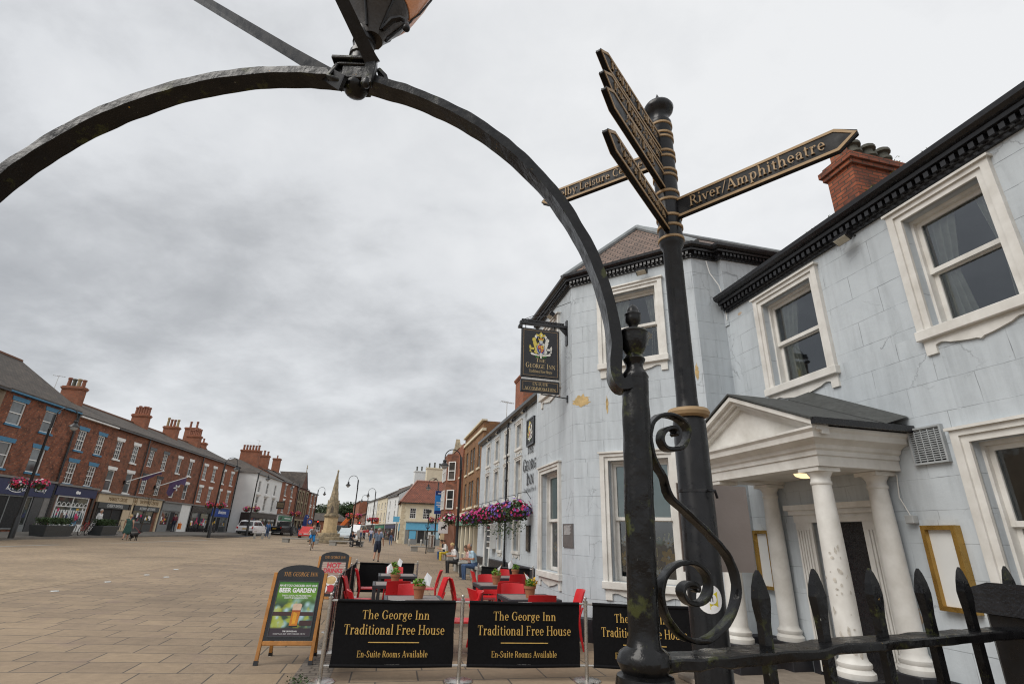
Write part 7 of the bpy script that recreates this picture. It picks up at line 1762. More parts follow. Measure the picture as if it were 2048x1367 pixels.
def person(label, p, an, pose, top, bot, hair, sleeves='short', legs='long', skin=None, h=1.72, build=1.0, dress=False, shoe=None, bald=False, longhair=False, phone=False, group=None):
    skin = skin or SKIN
    t = thing('person', label, 'person', p, group, an)
    P = POSES[pose]; k = h/1.72
    F = MW[t] @ MX.Diagonal((k, k, k, 1))
    caps = []
    def cap(a, b_, ra, rb_, m_): caps.append((V(a), V(b_), ra, rb_, m_))
    pel, che, nec, hed = (V(P[x]) for x in ('pel', 'che', 'nec', 'hed'))
    B = build
    def mir(v_, sx): return V((v_[0]*sx, v_[1], v_[2]))
    mid = pel.lerp(che, .5)
    for sx in (-1, 1):
        cap(pel+V((sx*.07, 0, -.02)), pel+V((sx*.055, 0, .1)), .105*B, .10*B, 1 if not dress else 0)
        cap(pel+V((sx*.055, 0, .1)), che+V((sx*.075, 0, 0)), .095*B, .108*B, 0)
        cap(che+V((sx*.075, 0, 0)), nec+V((sx*.10, -.01, -.08)), .105*B, .07, 0)
        s_ = nec+V((sx*P['sh'], -.01, -.06))
        sfx = 'L' if sx < 0 and 'elL' in P else ''; e_ = mir(P['el'+sfx], sx); w_ = mir(P['wr'+sfx], sx)
        cap(nec+V((sx*.06, 0, -.05)), s_, .06, .062, 0)
        sl = 0 if sleeves != 'none' else 2
        cap(s_, s_.lerp(e_, .7), .058, .052, sl); cap(s_.lerp(e_, .7), e_, .043, .041, 0 if sleeves == 'long' else 2)
        cap(e_, w_, .041 if sleeves != 'long' else .046, .029 if sleeves != 'long' else .036, 0 if sleeves == 'long' else 2)
        dr = (w_-e_).normalized(); cap(w_, w_+dr*.09, .032, .030, 2)
        sfx = 'L' if sx < 0 and 'knL' in P else ''; hp = pel+V((sx*P['hip'], 0, -.04)); kn = mir(P['kn'+sfx], sx); ak = mir(P['an'+sfx], sx)
        ml = 1 if legs != 'bare' else 2
        kq = {'long': 1, 'short': 1, 'bare': 1}[legs]
        cap(hp, kn, .088*B, .062, ml if not dress else 0 if False else ml)
        if legs == 'short': cap(hp.lerp(kn, .0), hp.lerp(kn, .9), .098*B, .085*B, 1)
        mlow = 1 if legs == 'long' else 2
        cap(kn, kn.lerp(ak, .35), .055, .057, mlow); cap(kn.lerp(ak, .35), ak, .056, .04, mlow)
        cap(ak+V((0, -.03, -.035)), ak+V((sx*.02, .15, -.045)), .042, .034, 3)
    if dress:
        for sx in (-1, 0, 1): cap(pel+V((sx*.06, 0, .1)), pel+V((sx*.12, .0, -.38)), .11*B, .12*B, 0)
    cap(nec+V((0, 0, -.06)), hed+V((0, -.03, -.06)), .056, .052, 2)
    fw = V((0, 1, 0)); 
    if pose in ('sit', 'lean'): fw = V((0, .85, -.5)).normalized()
    up = V((1, 0, 0)).cross(fw)
    cap(hed+up*.035-fw*.015, hed+up*.03-fw*.015, .098, .098, 2); cap(hed-up*.06+fw*.03, hed-up*.02+fw*.02, .058, .085, 2)
    cap(hed+fw*.095-up*.01, hed+fw*.112-up*.03, .012, .016, 2)
    for sx in (-1, 1): cap(hed+V((sx*.095, 0, 0))+up*.01, hed+V((sx*.097, 0, 0))-up*.03, .017, .012, 2)
    mb = MB()
    for a, b_, ra, rb_, m_ in caps:
        d = b_-a; L_ = d.length
        if L_ < 1e-4: mb.ball(tuple(a), ra, 12, 8); continue
        d.normalize(); pts = []; rr = []
        for q in range(4): th_ = math.pi/2*q/4; pts.append(a-d*ra*math.cos(th_)); rr.append(max(.003, ra*math.sin(th_)))
        pts.append(a); rr.append(ra); pts.append(b_); rr.append(rb_)
        for q in range(1, 5): th_ = math.pi/2*q/4; pts.append(b_+d*rb_*math.sin(th_)); rr.append(max(.003, rb_*math.cos(th_)))
        mb.tube(pts, rr, 12)
    me = bpy.data.meshes.new('tmp'); me.from_pydata([tuple(v_) for v_ in mb.v], [], mb.f); ob = bpy.data.objects.new('tmp', me); col.objects.link(ob)
    md = ob.modifiers.new('r', 'REMESH'); md.mode = 'VOXEL'; md.voxel_size = .017; md.use_smooth_shade = True
    ms_ = ob.modifiers.new('s', 'SMOOTH'); ms_.factor = .5; ms_.iterations = 3
    dg = bpy.context.evaluated_depsgraph_get(); nm = bpy.data.meshes.new_from_object(ob.evaluated_get(dg)); bpy.data.objects.remove(ob); bpy.data.meshes.remove(me)
    out = MB(F)
    vs_ = [v_.co.copy() for v_ in nm.vertices]
    def near(c):
        best, bm_ = 9, 0
        for a, b_, ra, rb_, m_ in caps:
            d = b_-a; l2 = d.length_squared; tt = 0 if l2 < 1e-9 else max(0, min(1, (c-a).dot(d)/l2))
            ds = (c-(a+d*tt)).length-(ra+(rb_-ra)*tt)
            if ds < best: best, bm_ = ds, m_
        return bm_
    o = len(out.v); out.v += [F @ v_ for v_ in vs_]
    for pl_ in nm.polygons: out.f.append([o+i for i in pl_.vertices]); out.mi.append(near(pl_.center)); out.sm.append(True)
    bpy.data.meshes.remove(nm)
    # fingers and thumbs, eyes
    for sx in (-1, 1):
        sfx = 'L' if sx < 0 and 'elL' in P else ''; e_ = mir(P['el'+sfx], sx); w_ = mir(P['wr'+sfx], sx); d = (w_-e_).normalized()
        sd2 = d.cross(V((sx, 0, 0))); sd2 = sd2.normalized() if sd2.length > .1 else V((0, 1, 0)); pal = d.cross(sd2).normalized()
        out.cur = 2
        for q, ln in zip((-1.5, -.5, .5, 1.5), (.068, .08, .075, .06)):
            b0 = w_+d*.09+sd2*q*.017; out.tube([b0, b0+d*ln*.5, b0+d*ln*.9+pal*.018*-sx], [.009, .0085, .006], 6)
        b0 = w_+d*.03+sd2*.028; out.tube([b0, b0+d*.035+sd2*.022, b0+d*.07+sd2*.02], [.011, .010, .007], 6)
        out.cur = 4; ey = hed+V((sx*.035, 0, 0))+fw*.088+up*.012; out.ball(tuple(ey), .011, 8, 6)
    out.cur = 4; mo = hed+fw*.092-up*.062; out.blob(tuple(mo), (.022, .008, .006), 8, 6)
    out.build('body', [top, bot, skin, shoe or SHOE, m_dark], t, recalc=False)
    g = MB(F); hc = hed+up*.04-fw*.02
    if not bald:
        vs_ = []; n, m_ = 16, 8
        for i in range(m_+1):
            th_ = math.pi*.62*i/m_
            for j in range(n):
                ph = 2*math.pi*j/n; dn = V((math.cos(ph), 0, 0))+fw*math.sin(ph)
                front = max(0, math.sin(ph)); thx = th_*(1-.48*front)+(.35*math.sin(th_) if longhair and front < .3 else 0)
                r_ = .108+(.012*math.sin(j*5+i*3))
                vs_.append(tuple(hc+up*math.cos(thx)*r_*1.03+dn*math.sin(thx)*r_))
        g.add(vs_, [(i*n+j, i*n+(j+1) % n, (i+1)*n+(j+1) % n, (i+1)*n+j) for i in range(m_) for j in range(n)], True)
        if longhair: g.tube([hc-fw*.08, hc-fw*.11-up*.1, hc-fw*.10-up*.22], [.07, .08, .04], 10)
    else:
        vs_ = []; n, m_ = 14, 3
        for i in range(m_+1):
            thx = math.pi*(.36+.24*i/m_)
            for j in range(n+1):
                ph = math.pi*(1.0+j/n)*1.0; dn = V((math.cos(ph)*1.0, 0, 0))+fw*math.sin(ph)
                vs_.append(tuple(hc+up*math.cos(thx)*.104+dn*math.sin(thx)*.106))
        g.add(vs_, [(i*(n+1)+j, i*(n+1)+j+1, (i+1)*(n+1)+j+1, (i+1)*(n+1)+j) for i in range(m_) for j in range(n)], True)
    g.build('hair', hair, t, recalc=False)
    return t
tow = lambda dx, dy: math.atan2(dy, dx)-math.pi/2
person('bald man in grey blue T-shirt and navy shorts walking away across the square', (-7.12, 30.4, ground(-7.12)), tow(-.12, 1), 'walk', cl('grey_blue', (.10, .13, .18)), cl('navy', (.015, .02, .04)), HAIR['grey'], legs='short', bald=True, h=1.74, skin=SKIN2, build=1.08)
person('woman in a green flowered sleeveless dress walking with a black dog', (-25.9, 37.2, ground(-25.9)), tow(-.5, .9), 'walk', plain('green_flowered_dress', (.03, .09, .07), .85, .9, 34, c2=(.008, .012, .02), bmp=0), SKIN, HAIR['blond'], sleeves='none', legs='bare', dress=True, h=1.66, build=1.12)
d_ = thing('dog', 'small black dog walking beside the woman in the flowered dress', 'dog', (-25.45, 37.4, ground(-25.45)), None, tow(.3, .9))
def dog(t, m_):
    F = MW[t]; caps = [((0, -.22, .40), (0, .12, .42), .10, .125), ((0, .12, .42), (0, .25, .52), .11, .08), ((0, .25, .52), (0, .34, .62), .07, .075), ((0, .36, .62), (0, .48, .58), .06, .032), ((0, -.26, .43), (0, -.40, .60), .028, .016)]
    for sx in (-1, 1):
        caps += [((sx*.07, .14, .38), (sx*.07, .16, .20), .055, .03), ((sx*.07, .16, .20), (sx*.07, .17, .03), .028, .026), ((sx*.07, -.20, .38), (sx*.075, -.12, .24), .075, .045), ((sx*.075, -.12, .24), (sx*.075, -.26, .15), .036, .026), ((sx*.075, -.26, .15), (sx*.075, -.24, .02), .024, .028), ((sx*.055, .31, .68), (sx*.085, .30, .60), .022, .03)]
    mb = MB()
    for a, b_, ra, rb_ in caps: mb.ball(a, ra, 10, 8); mb.ball(b_, rb_, 10, 8); mb.tube([a, b_], [ra, rb_], 10)
    me = bpy.data.meshes.new('tmp'); me.from_pydata([tuple(v_) for v_ in mb.v], [], mb.f); ob = bpy.data.objects.new('tmp', me); col.objects.link(ob)
    md = ob.modifiers.new('r', 'REMESH'); md.mode = 'VOXEL'; md.voxel_size = .015
    dg = bpy.context.evaluated_depsgraph_get(); nm = bpy.data.meshes.new_from_object(ob.evaluated_get(dg)); bpy.data.objects.remove(ob)
    o = MB(F); o.add([v_.co.copy() for v_ in nm.vertices], [list(p.vertices) for p in nm.polygons], True); o.build('body', m_, t)
    g = MB(F); g.torus((0, .27, .54), .085, .01, (0, .6, .8), 14, 5); g.build('collar', m_fl['red'], t)
    g = MB(F); g.tube([(0, .25, .62), (-.15, .15, .78), (-.3, .05, .92)], .008, 5); g.build('lead', m_fl['red'], t)
dog(d_, plain('black_fur', (.012, .011, .011), .8, .4, 30))
person('man in a pale blue shirt and jeans sitting on the bench nearest the inn', (-1.23, 21.9, -.06), tow(-mA.x-.1, -mA.y-.2), 'sit', cl('pale_blue', (.36, .50, .60)), cl('denim', (.05, .09, .18)), HAIR['grey'], bald=True, h=1.72, build=1.12, skin=SKIN2)
person('fair haired woman in white top and black trousers sitting bent over her phone', (-2.25, 25.2, -.06), tow(-mA.x, -mA.y-.2), 'sit', cl('white', (.68, .67, .66)), cl('black', (.02, .02, .022)), HAIR['blond'], h=1.66)
person('person in a pink top sitting between the man in blue and the fair haired woman', (-1.45, 22.9, -.06), tow(-mA.x, -mA.y-.1), 'sit', cl('pink', (.55, .36, .33)), cl('black', (.02, .02, .022)), HAIR['brown'], h=1.6)
person('dark haired woman in black top and jeans sitting on the farther bench', (-4.2, 37.5, -.05), tow(-mA.x, -mA.y), 'sit', cl('black', (.02, .02, .022)), cl('denim', (.05, .09, .18)), HAIR['dark'], h=1.68, sleeves='short', longhair=True)
person('woman in white jacket and yellow trousers sitting on the farther bench', (-3.9, 36.3, -.05), tow(-mA.x-.1, -mA.y-.2), 'sit', cl('white', (.68, .67, .66)), cl('yellow', (.55, .40, .03)), HAIR['brown'], sleeves='long', h=1.68)
pc = (-14.0, 39.4, ground(-14.0)); ca = tow(.35, -.95)
bicycle(pc, ca+math.pi/2, ('grey', (.08, .08, .09)), 'grey bicycle being ridden towards us across the square', None, 0)
person('bald man in grey T-shirt and bright blue shorts riding a bicycle', pc, ca, 'cycle', cl('light_grey', (.34, .33, .34)), cl('bright_blue', (.01, .20, .50)), HAIR['grey'], legs='short', bald=True, h=1.7, build=1.1, skin=SKIN2)
q = MC.xy+V((-.9, -1.9)); person('man in white shirt and black trousers sitting on the steps of the market cross', (q.x, q.y, mz+.1), tow(-.8, -.6), 'lean', cl('white', (.68, .67, .66)), cl('black', (.02, .02, .022)), HAIR['dark'], sleeves='long', h=1.75)
q = spot(781, 1084, 66); person('man in dark brown jacket and jeans standing before the travel agent', (q.x, q.y, ground(q.x)), tow(.1, 1), 'stand', cl('dark_brown', (.05, .03, .022)), cl('denim', (.05, .09, .18)), HAIR['grey'], sleeves='long', h=1.78)
for px, r, tp, bt, hr, lb in ((741, 72, ('lilac', (.42, .42, .52)), ('denim', (.05, .09, .18)), 'grey', 'person in pale lilac shirt left of the bald walking man'), (760, 74, ('lilac', (.42, .42, .52)), ('navy', (.015, .02, .04)), 'brown', 'person in pale lilac shirt just right of the bald walking man'), (733, 88, ('crimson', (.35, .02, .03)), ('white', (.68, .67, .66)), 'dark', 'person in crimson top and white trousers in the far street'), (727, 90, ('crimson', (.35, .02, .03)), ('navy', (.015, .02, .04)), 'brown', 'person in crimson top and dark trousers in the far street'), (721, 92, ('pink', (.55, .36, .33)), ('denim', (.05, .09, .18)), 'blond', 'person in pink top in the far street')):
    q = spot(px, 1075, r); person(lb, (q.x, q.y, ground(q.x)), random.uniform(-.5, .5), 'stand', cl(*tp), cl(*bt), HAIR[hr], h=random.uniform(1.62, 1.76))
for s, o_, tp, bt, hr, lb, an in ((38.3, 2.6, ('white', (.68, .67, .66)), ('navy', (.015, .02, .04)), 'white', 'white haired person in white top behind the parked bicycles', tow(1, 0)), (53.6, .5, ('maroon', (.11, .012, .025)), ('navy', (.015, .02, .04)), 'dark', 'person in maroon top with an orange bag in the grey shop doorway', tow(-1, .4))):
    q = FL @ V((s, -o_, 0)); person(lb, (q.x, q.y, ground(q.x)+.13), an, 'stand', cl(*tp), cl(*bt), HAIR[hr], sleeves='long', h=1.68)
q = FL @ V((54.05, -.85, 0)); t = thing('shopping_bag', 'bright orange shopping bag held by the person in the shop doorway', 'bag', (q.x, q.y, ground(q.x)+.5)); F = fr(q.xy, aL.xy, ground(q.x)+.13)
g = MB(F); g.prism([(-.2, .3), (.2, .3), (.22, .78), (-.18, .8)], -.08, .08); g.build('bag', plain('orange_plastic', (.65, .16, .01), .4, .1, 8, bmp=0), t, bevel=.03); g = MB(F); g.tube([(-.1, 0, .78), (0, 0, .95), (.1, 0, .78)], .012, 5); g.build('handle', MATS['orange_plastic'], t)
q = spot(533, 1072, 70); person('person in a blue jacket crossing behind the white car', (q.x, q.y, ground(q.x)), .4, 'stand', cl('mid_blue', (.05, .12, .28)), cl('denim', (.05, .09, .18)), HAIR['brown'], sleeves='long', h=1.7)
for px, r, tp, hr, lb in ((596, 84, ('black', (.02, .02, .022)), 'dark', 'person in black standing by the red car'), (603, 86, ('white', (.68, .67, .66)), 'brown', 'person in white standing left of the red car')):
    q = spot(px, 1070, r); person(lb, (q.x, q.y, ground(q.x)), .2, 'stand', cl(*tp), cl('denim', (.05, .09, .18)), HAIR[hr], h=1.7)
q = spot(713, 1093, 53)
person('white haired person in pale top sitting in a black mobility scooter', (q.x, q.y, ground(q.x)-.02), tow(-.9, -.3), 'sit', cl('white', (.68, .67, .66)), cl('black', (.02, .02, .022)), HAIR['white'], sleeves='long', h=1.6)
t = thing('mobility_scooter', 'black mobility scooter carrying a white haired person near the market cross', 'mobility scooter', (q.x, q.y, ground(q.x)), None, tow(-.9, -.3)); F = MW[t]
def scooter(t, F):
    g = MB(F); g.box(-.26, .26, -.45, .65, .12, .22); g.box(-.22, .22, -.3, .1, .22, .42); g.build('chassis', m_black, t, bevel=.03)
    g = MB(F); g.box(-.24, .24, -.26, .2, .42, .48); g.box(-.23, .23, -.34, -.26, .45, .95); g.build('seat', m_black, t, bevel=.03)
    g = MB(F); g.tube([(0, .62, .2), (0, .5, .95)], .03, 8); g.tube([(-.25, .46, .98), (.25, .46, .98)], .02, 6); g.build('tiller', m_black, t)
    for x in (-.28, .28):
        for y in (-.32, .52): g = MB(F); g.torus((x, y, .13), .09, .045, (1, 0, 0), 14, 6); o = g.build('wheel', m_black, t); g = MB(F); g.tube([(x-.03, y, .13), (x+.03, y, .13)], .07, 10); g.build('hub', m_steel, o)
scooter(t, F)
q = spot(702, 1088, 56); person('person in a dark navy coat sitting on the bench right of the market cross', (q.x, q.y, ground(q.x)-.05), tow(.4, -.9), 'sit', cl('navy', (.015, .02, .04)), cl('black', (.02, .02, .022)), HAIR['dark'], sleeves='long', h=1.75)
q = FL @ V((60.5, -1.2, 0)); t = thing('mobility_scooter', 'empty black mobility scooter parked outside the black shopfront', 'mobility scooter', (q.x, q.y, ground(q.x)+.13), None, rl); scooter(t, MW[t])
# ---------------------------------------------------------------- vehicles
def car(label, p, an, paint, kind='suv', name='parked_car', cat='car', L_=4.4, Wd=1.85, H_=1.62):
    t = thing(name, label, cat, p, None, an); F = MW[t]; hw = Wd/2       # +y is the front
    pm = plain('car_paint_'+paint[0], paint[1], .22, .04, 4, bmp=0, spec=.6)
    h = L_/2
    zb, zs = .32, H_*.60
    if kind == 'pickup': roof = [(-h*.02, zs), (h*.10, H_-.03), (h*.30, H_), (h*.45, H_-.05), (h*.66, zs)]; hood = zs-.02
    elif kind == 'hatch': roof = [(-h*.93, zs), (-h*.78, H_-.1), (-h*.35, H_), (h*.10, H_-.03), (h*.50, zs)]; hood = zs-.08
    else: roof = [(-h*.96, zs), (-h*.84, H_-.10), (-h*.35, H_), (h*.12, H_-.04), (h*.50, zs)]; hood = zs-.05
    def loft(prof, wf, name_, mat, par, bev):
        g = MB(F); ns = len(prof); st = []
        for y, z in prof: st.append((y, z))
        for sx, in ((-1,), (1,)): pass
        vs_ = [(-wf(z), y, z) for y, z in st]+[(wf(z), y, z) for y, z in st]
        g.add(vs_, [tuple(range(ns)), tuple(range(2*ns-1, ns-1, -1))]+[(i, (i+1) % ns, ns+(i+1) % ns, ns+i) for i in range(ns)])
        return g.build(name_, mat, par, bevel=bev)
    low = [(-h, zb+.12), (-h+.02, zs-.12), (-h*.96, zs), (h*.52, zs), (h*.9, hood-.06), (h, hood-.22), (h, zb+.1), (h*.95, zb), (-h*.95, zb)]
    b_ = loft(low, lambda z: hw*(1 if z < zs-.1 else .97), 'body', pm, t, .06)
    cab = loft([(y, z) for y, z in roof]+[], lambda z: hw*(.94 if z <= zs+.01 else .74), 'cabin', pm, t, .05)
    g = MB(F); zt = H_-.16; zl = zs+.04
    wl, wt = hw*.945, hw*.80
    ya, yb = (roof[0][0]+.22, roof[-1][0]-.30); yt0, yt1 = (roof[1][0]+.16, roof[-2][0]-.02)
    for sx in (-1, 1):
        ym_ = (ya+yb)/2; yq = (yt0+yt1)/2
        for a, e, c, d in ((ya, ym_-.05, yq-.05, yt0), (ym_+.05, yb, yt1, yq+.05)): g.add([(sx*(wl+.004), a, zl), (sx*(wl+.004), e, zl), (sx*(wt+.012), c, zt), (sx*(wt+.012), d, zt)], [(0, 1, 2, 3)])
    yr0, yr1 = roof[0][0], roof[1][0]
    g.add([(-wl*.86, yr0+(yr1-yr0)*.18-.03, zl+.02), (wl*.86, yr0+(yr1-yr0)*.18-.03, zl+.02), (wt*.92, yr1-.035, zt+.02), (-wt*.92, yr1-.035, zt+.02)], [(0, 1, 2, 3)])
    yf0, yf1 = roof[-1][0], roof[-2][0]
    g.add([(-wl*.9, yf0-(yf0-yf1)*.15+.04, zl), (wl*.9, yf0-(yf0-yf1)*.15+.04, zl), (wt*.92, yf1+.06, zt+.03), (-wt*.92, yf1+.06, zt+.03)], [(0, 1, 2, 3)])
    g.build('windows', m_glass[0], t, recalc=False)
    for sx in (-1, 1):
        for y in (-h*.62, h*.62):
            g = MB(F); g.torus((sx*(hw-.10), y, .33), .25, .095, (1, 0, 0), 20, 8); o = g.build('wheel', m_black, t)
            g = MB(F); g.tube([(sx*(hw-.10), y, .33), (sx*(hw-.015), y, .33)], .20, 14); g.build('rim', m_steel, o)
        g = MB(F); g.box(sx*hw*.94-.13, sx*hw*.94+.0 if sx > 0 else sx*hw*.94+.13, -h-.02, -h+.12, zs-.28, zs-.06 if kind != 'pickup' else zs-.02); g.build('tail_light', plain('red_tail_light', (.5, .02, .015), .25, .1, 9, bmp=0), t, bevel=.02)
        g = MB(F); g.box(min(sx*hw*.9, sx*hw*.5), max(sx*hw*.9, sx*hw*.5), h-.06, h+.012, hood-.36, hood-.22); g.build('headlight', m_lglass, t, bevel=.02)
        g = MB(F); g.blob((sx*(hw+.08), roof[-1][0]-.35, zs+.08), (.09, .06, .07), 8, 6); g.build('wing_mirror', pm, t)
    g = MB(F); g.box(-hw*.97, hw*.97, -h-.035, -h+.1, zb-.02, zb+.16); g.box(-hw*.97, hw*.97, h-.1, h+.03, zb-.02, zb+.16); g.build('bumper', m_dkgrey if kind != 'hatch' else pm, t, bevel=.03)
    part('number_plate', m_fl['yellow'], t, F, (-.26, .26, -h-.03, -h-.018, zs-.34, zs-.23)); part('number_plate', m_txtw, t, F, (-.26, .26, h+.013, h+.025, zb+.2, zb+.31))
    return t
q = spot(501, 1074, 73); car('white four wheel drive car driving away before the white pub', (q.x, q.y, ground(q.x)+.01), tow(aL.x, aL.y)-.05, ('white', (.75, .75, .76)), 'suv', L_=4.4, Wd=1.95, H_=1.66)
q = spot(563, 1073, 83); car('black pickup truck driving away ahead of the white car', (q.x, q.y, ground(q.x)+.01), tow(aL.x, aL.y)-.15, ('black', (.012, .013, .015)), 'pickup', 'pickup_truck', 'pickup truck', 5.2, 1.95, 1.8)
q = spot(613, 1070, 76); car('bright red car facing us left of the market cross', (q.x, q.y, ground(q.x)+.01), tow(.3, -1), ('red', (.50, .02, .015)), 'hatch', L_=4.1, Wd=1.8, H_=1.5)
q = spot(690, 1075, 78); car('pale silver car parked behind the bench right of the market cross', (q.x, q.y, ground(q.x)+.01), tow(.2, -1), ('silver', (.45, .50, .52)), 'hatch', L_=4.3, Wd=1.8, H_=1.6)
q = spot(712, 1072, 96); car('white van far along the street behind the mobility scooter', (q.x, q.y, ground(q.x)), tow(-.1, -1), ('white', (.75, .75, .76)), 'suv', 'parked_van', 'van', 5.0, 2.0, 2.2)
# scattered street furniture in the distance
for px, py, r, c, lb in ((614, 1033, 95, plain('sign_blue', (.02, .08, .40), .4, .05, 4, bmp=0), 'round blue traffic sign on a tall pole beyond the red car'), (620, 1043, 88, plain('sign_blue', (.02, .08, .40), .4, .05, 4, bmp=0), 'round blue traffic sign on a low pole beyond the red car')):
    q = spot(px, py, r); zg = ground(q.x); t = thing('traffic_sign', lb, 'sign', (q.x, q.y, zg)); F = MX.Translation((q.x, q.y, 0)); g = MB(F); g.tube([(0, 0, zg), (0, 0, q.z+.2)], .04, 6); g.build('pole', m_steel, t); g = MB(F @ MX.Translation((0, -.06, q.z)) @ MX.Rotation(R(90), 4, 'X')); g.lathe([(.34, -.01), (.34, .01)], (0, 0), 20); g.build('disc', c, t); g = MB(F @ MX.Translation((0, -.075, q.z)) @ MX.Rotation(R(90), 4, 'X')); g.lathe([(.16, -.004), (.16, .004)], (0, 0), 16); g.build('symbol', m_txtw, t)
for px, py, r, lb in ((719, 1048, 100, 'traffic light showing red deep in the far street'), (636, 1045, 105, 'traffic light showing red left of the market cross')):
    q = spot(px, py, r); zg = ground(q.x); t = thing('traffic_light', lb, 'traffic light', (q.x, q.y, zg)); F = MX.Translation((q.x, q.y, 0)); g = MB(F); g.tube([(0, 0, zg), (0, 0, q.z-.3)], .06, 6); g.build('pole', m_lamp, t); part('signal_head', m_black, t, F, (-.2, .2, -.15, .15, q.z-.6, q.z+.5))
    for k, (dz, m_) in enumerate(((.25, None), (-.05, m_dark), (-.35, m_dark))):
        if m_ is None:
            m_ = plain('lit_red_lamp', (.8, .03, .02), .4, .02, 3, bmp=0); m_.node_tree.nodes['Principled BSDF'].inputs['Emission Color'].default_value = (1, .05, .03, 1); m_.node_tree.nodes['Principled BSDF'].inputs['Emission Strength'].default_value = 1.5
        g = MB(F @ MX.Translation((0, -.16, q.z+dz)) @ MX.Rotation(R(90), 4, 'X')); g.lathe([(.12, -.01), (.12, .01)], (0, 0), 12); g.build('lens', m_, t)
q = spot(588, 1090, 90); t = thing('parasol', 'furled dark blue parasol standing left of the red car', 'parasol', spot(607, 1060, 82).to_tuple()); q = spot(607, 1060, 82); zg = ground(q.x); F = MX.Translation((q.x, q.y, zg)); g = MB(F); g.lathe([(.05, .0), (.05, 1.0), (.22, 1.05), (.30, 1.6), (.2, 2.6), (.04, 3.0)], (0, 0), 12); g.build('canopy', plain('blue_canvas', (.01, .03, .14), .8, .1, 6), t); g = MB(F); g.lathe([(.3, 0), (.3, .08)], (0, 0), 14); g.build('base', m_concrete, t)
q = spot(690, 1050, 82); t = thing('excavator_arm', 'raised orange mechanical digger arm behind the market cross', 'digger', (q.x, q.y, ground(q.x))); F = fr(q.xy, (1, 0)); z0 = ground(q.x); mo_ = plain('machine_orange', (.60, .13, .02), .5, .1, 5)
g = MB(F); g.bar((-.6, 0, z0+1.6), (.75, 0, z0+3.4), .35, .55); g.build('boom', mo_, t, bevel=.05); g = MB(F); g.bar((.55, 0, z0+3.5), (1.3, 0, z0+3.1), .3, .4); g.build('dipper', mo_, t, bevel=.05); g = MB(F); g.box(-1.6, .2, -.9, .9, z0+.7, z0+1.9); g.build('cab', m_dkgrey, t, bevel=.08)
for y in (-.8, .8): g = MB(F); g.prism([(-1.8, z0+.1), (.5, z0+.1), (.8, z0+.4), (.5, z0+.7), (-1.8, z0+.7), (-2.1, z0+.4)], y-.25, y+.25); g.build('track', m_black, t)
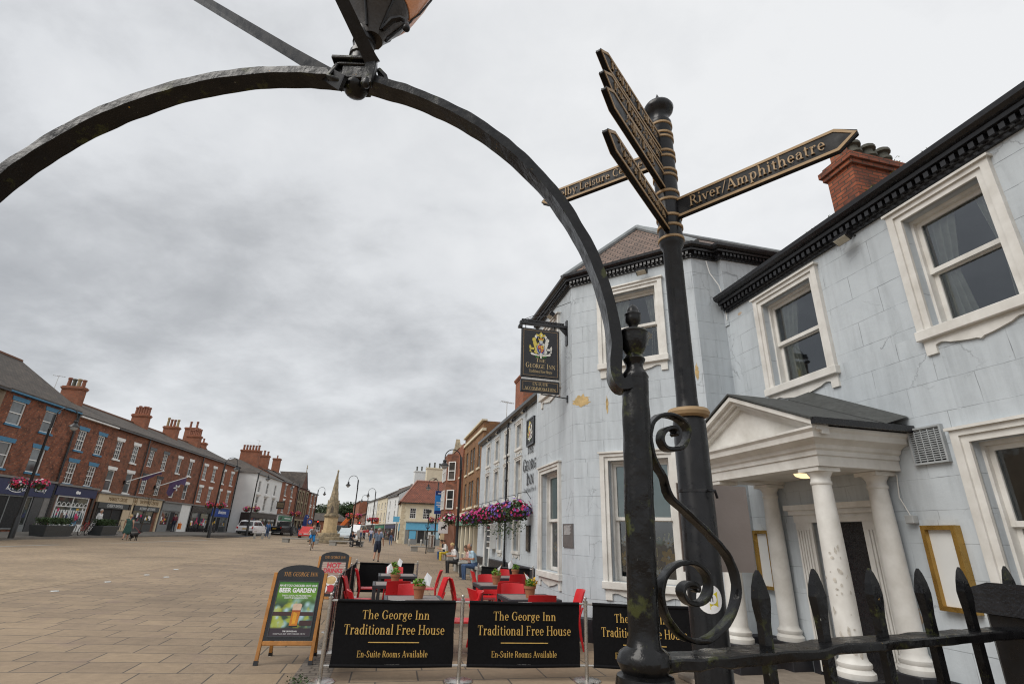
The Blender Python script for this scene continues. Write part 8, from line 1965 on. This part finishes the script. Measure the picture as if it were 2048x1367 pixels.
# ---------------------------------------------------------------- trees behind the end of the square
def tree(label, x, y, h, r, seed, kind=0):
    rnd = random.Random(seed); random.seed(seed)
    zg = ground(x); t = thing('broadleaf_tree', label, 'tree', (x, y, zg), 'trees beyond the end of the square'); F = MX.Translation((x, y, zg))
    g = MB(F); g.tube([(0, 0, 0), (.1, 0, h*.25), (-.1, .1, h*.55), (0, 0, h*.85)], [h*.032, h*.024, h*.015, .04], 8)
    lobes = []
    for k in range(9):
        a = rnd.uniform(0, 6.28); zz = h*rnd.uniform(.35, .85); rr = r*rnd.uniform(.25, .75)*(1.1-abs(zz/h-.55)); c = (rr*math.cos(a), rr*math.sin(a), zz); lobes.append((c, r*rnd.uniform(.32, .5)))
        g.tube([(0, 0, zz*.6), (c[0]*.5, c[1]*.5, zz*.85), c], [h*.012, h*.008, .03], 5)
    g.build('trunk', bark(), t)
    g = MB(F)
    for c, lr in lobes+[((0, 0, h*.8), r*.45), ((0, 0, h*.55), r*.6)]:
        g.cur = rnd.randrange(2); leaves(g, 420, lambda: inblob(c, (lr, lr, lr*.85)), .42)
    g.build('crown', [m_leaff, m_leaf] if kind == 0 else [m_leaff, leafmat('grey_green_leaf', (.05, .07, .04), (.11, .14, .08)) if 'grey_green_leaf' not in MATS else MATS['grey_green_leaf']], t, recalc=False)
for i, (px, py, r_, h, rad, k, lb) in enumerate(((640, 1012, 190, 13, 7, 1, 'pale grey green tree left of the market cross in the distance'), (622, 1030, 200, 10, 5, 1, 'small grey green tree at the left end of the distant trees'), (655, 1018, 205, 12, 6, 0, 'dark green tree directly behind the market cross'), (690, 1006, 195, 15, 7, 0, 'tall dark green tree just right of the market cross spire'), (706, 1010, 205, 14, 7, 0, 'dark green tree in the middle of the distant clump'), (724, 1016, 190, 12.5, 6, 0, 'rounded green tree at the right end of the distant clump'), (742, 1022, 215, 12, 6, 0, 'dark tree rising behind the striped brick building'))):
    q = spot(px, 1068, r_); top = spot(px, py, r_).z; tree(lb, q.x, q.y, max(7, top-ground(q.x)), rad, 40+i, k)
q = spot(646, 1040, 170); t = thing('bush', 'yellow green bush on the roofline left of the market cross', 'bush', (q.x, q.y, ground(q.x))); g = MB(); leaves(g, 500, lambda: inblob((q.x, q.y, q.z-1.5), (2.6, 2.6, 2.2)), .3); g.build('foliage', m_leafb, t, recalc=False); g = MB(); g.tube([(q.x, q.y, ground(q.x)), (q.x, q.y, q.z-2)], .15, 6); g.build('stem', bark(), t)

# ---------------------------------------------------------------- aerials
def aerial(label, p, h):
    t = thing('television_aerial', label, 'aerial', p); F = MX.Translation(p) @ MX.Rotation(.6, 4, 'Z')
    g = MB(F); g.tube([(0, 0, 0), (.03, 0, h)], .02, 6); g.build('mast', m_steel, t)
    g = MB(F); g.tube([(-.35, 0, h-.05), (.45, 0, h-.05)], .012, 5)
    for k in range(7): g.tube([(-.3+.11*k, -.16, h-.05), (-.3+.11*k, .16, h-.05)], .008, 4)
    g.build('antenna', m_steel, t)
aerial('thin television aerial above the gutter of the long inn front', S(24.6, 5.7, 6.8), 1.25)
aerial('television aerial beside the broad chimney of the whitewashed pub', (FL @ V((76.4, 1.2, 9.3))).to_tuple(), 4.6)
aerial('television aerial on the roof of the brick shop with blue lintels', (FL @ V((39.5, 4.2, 10.9))).to_tuple(), 1.6)
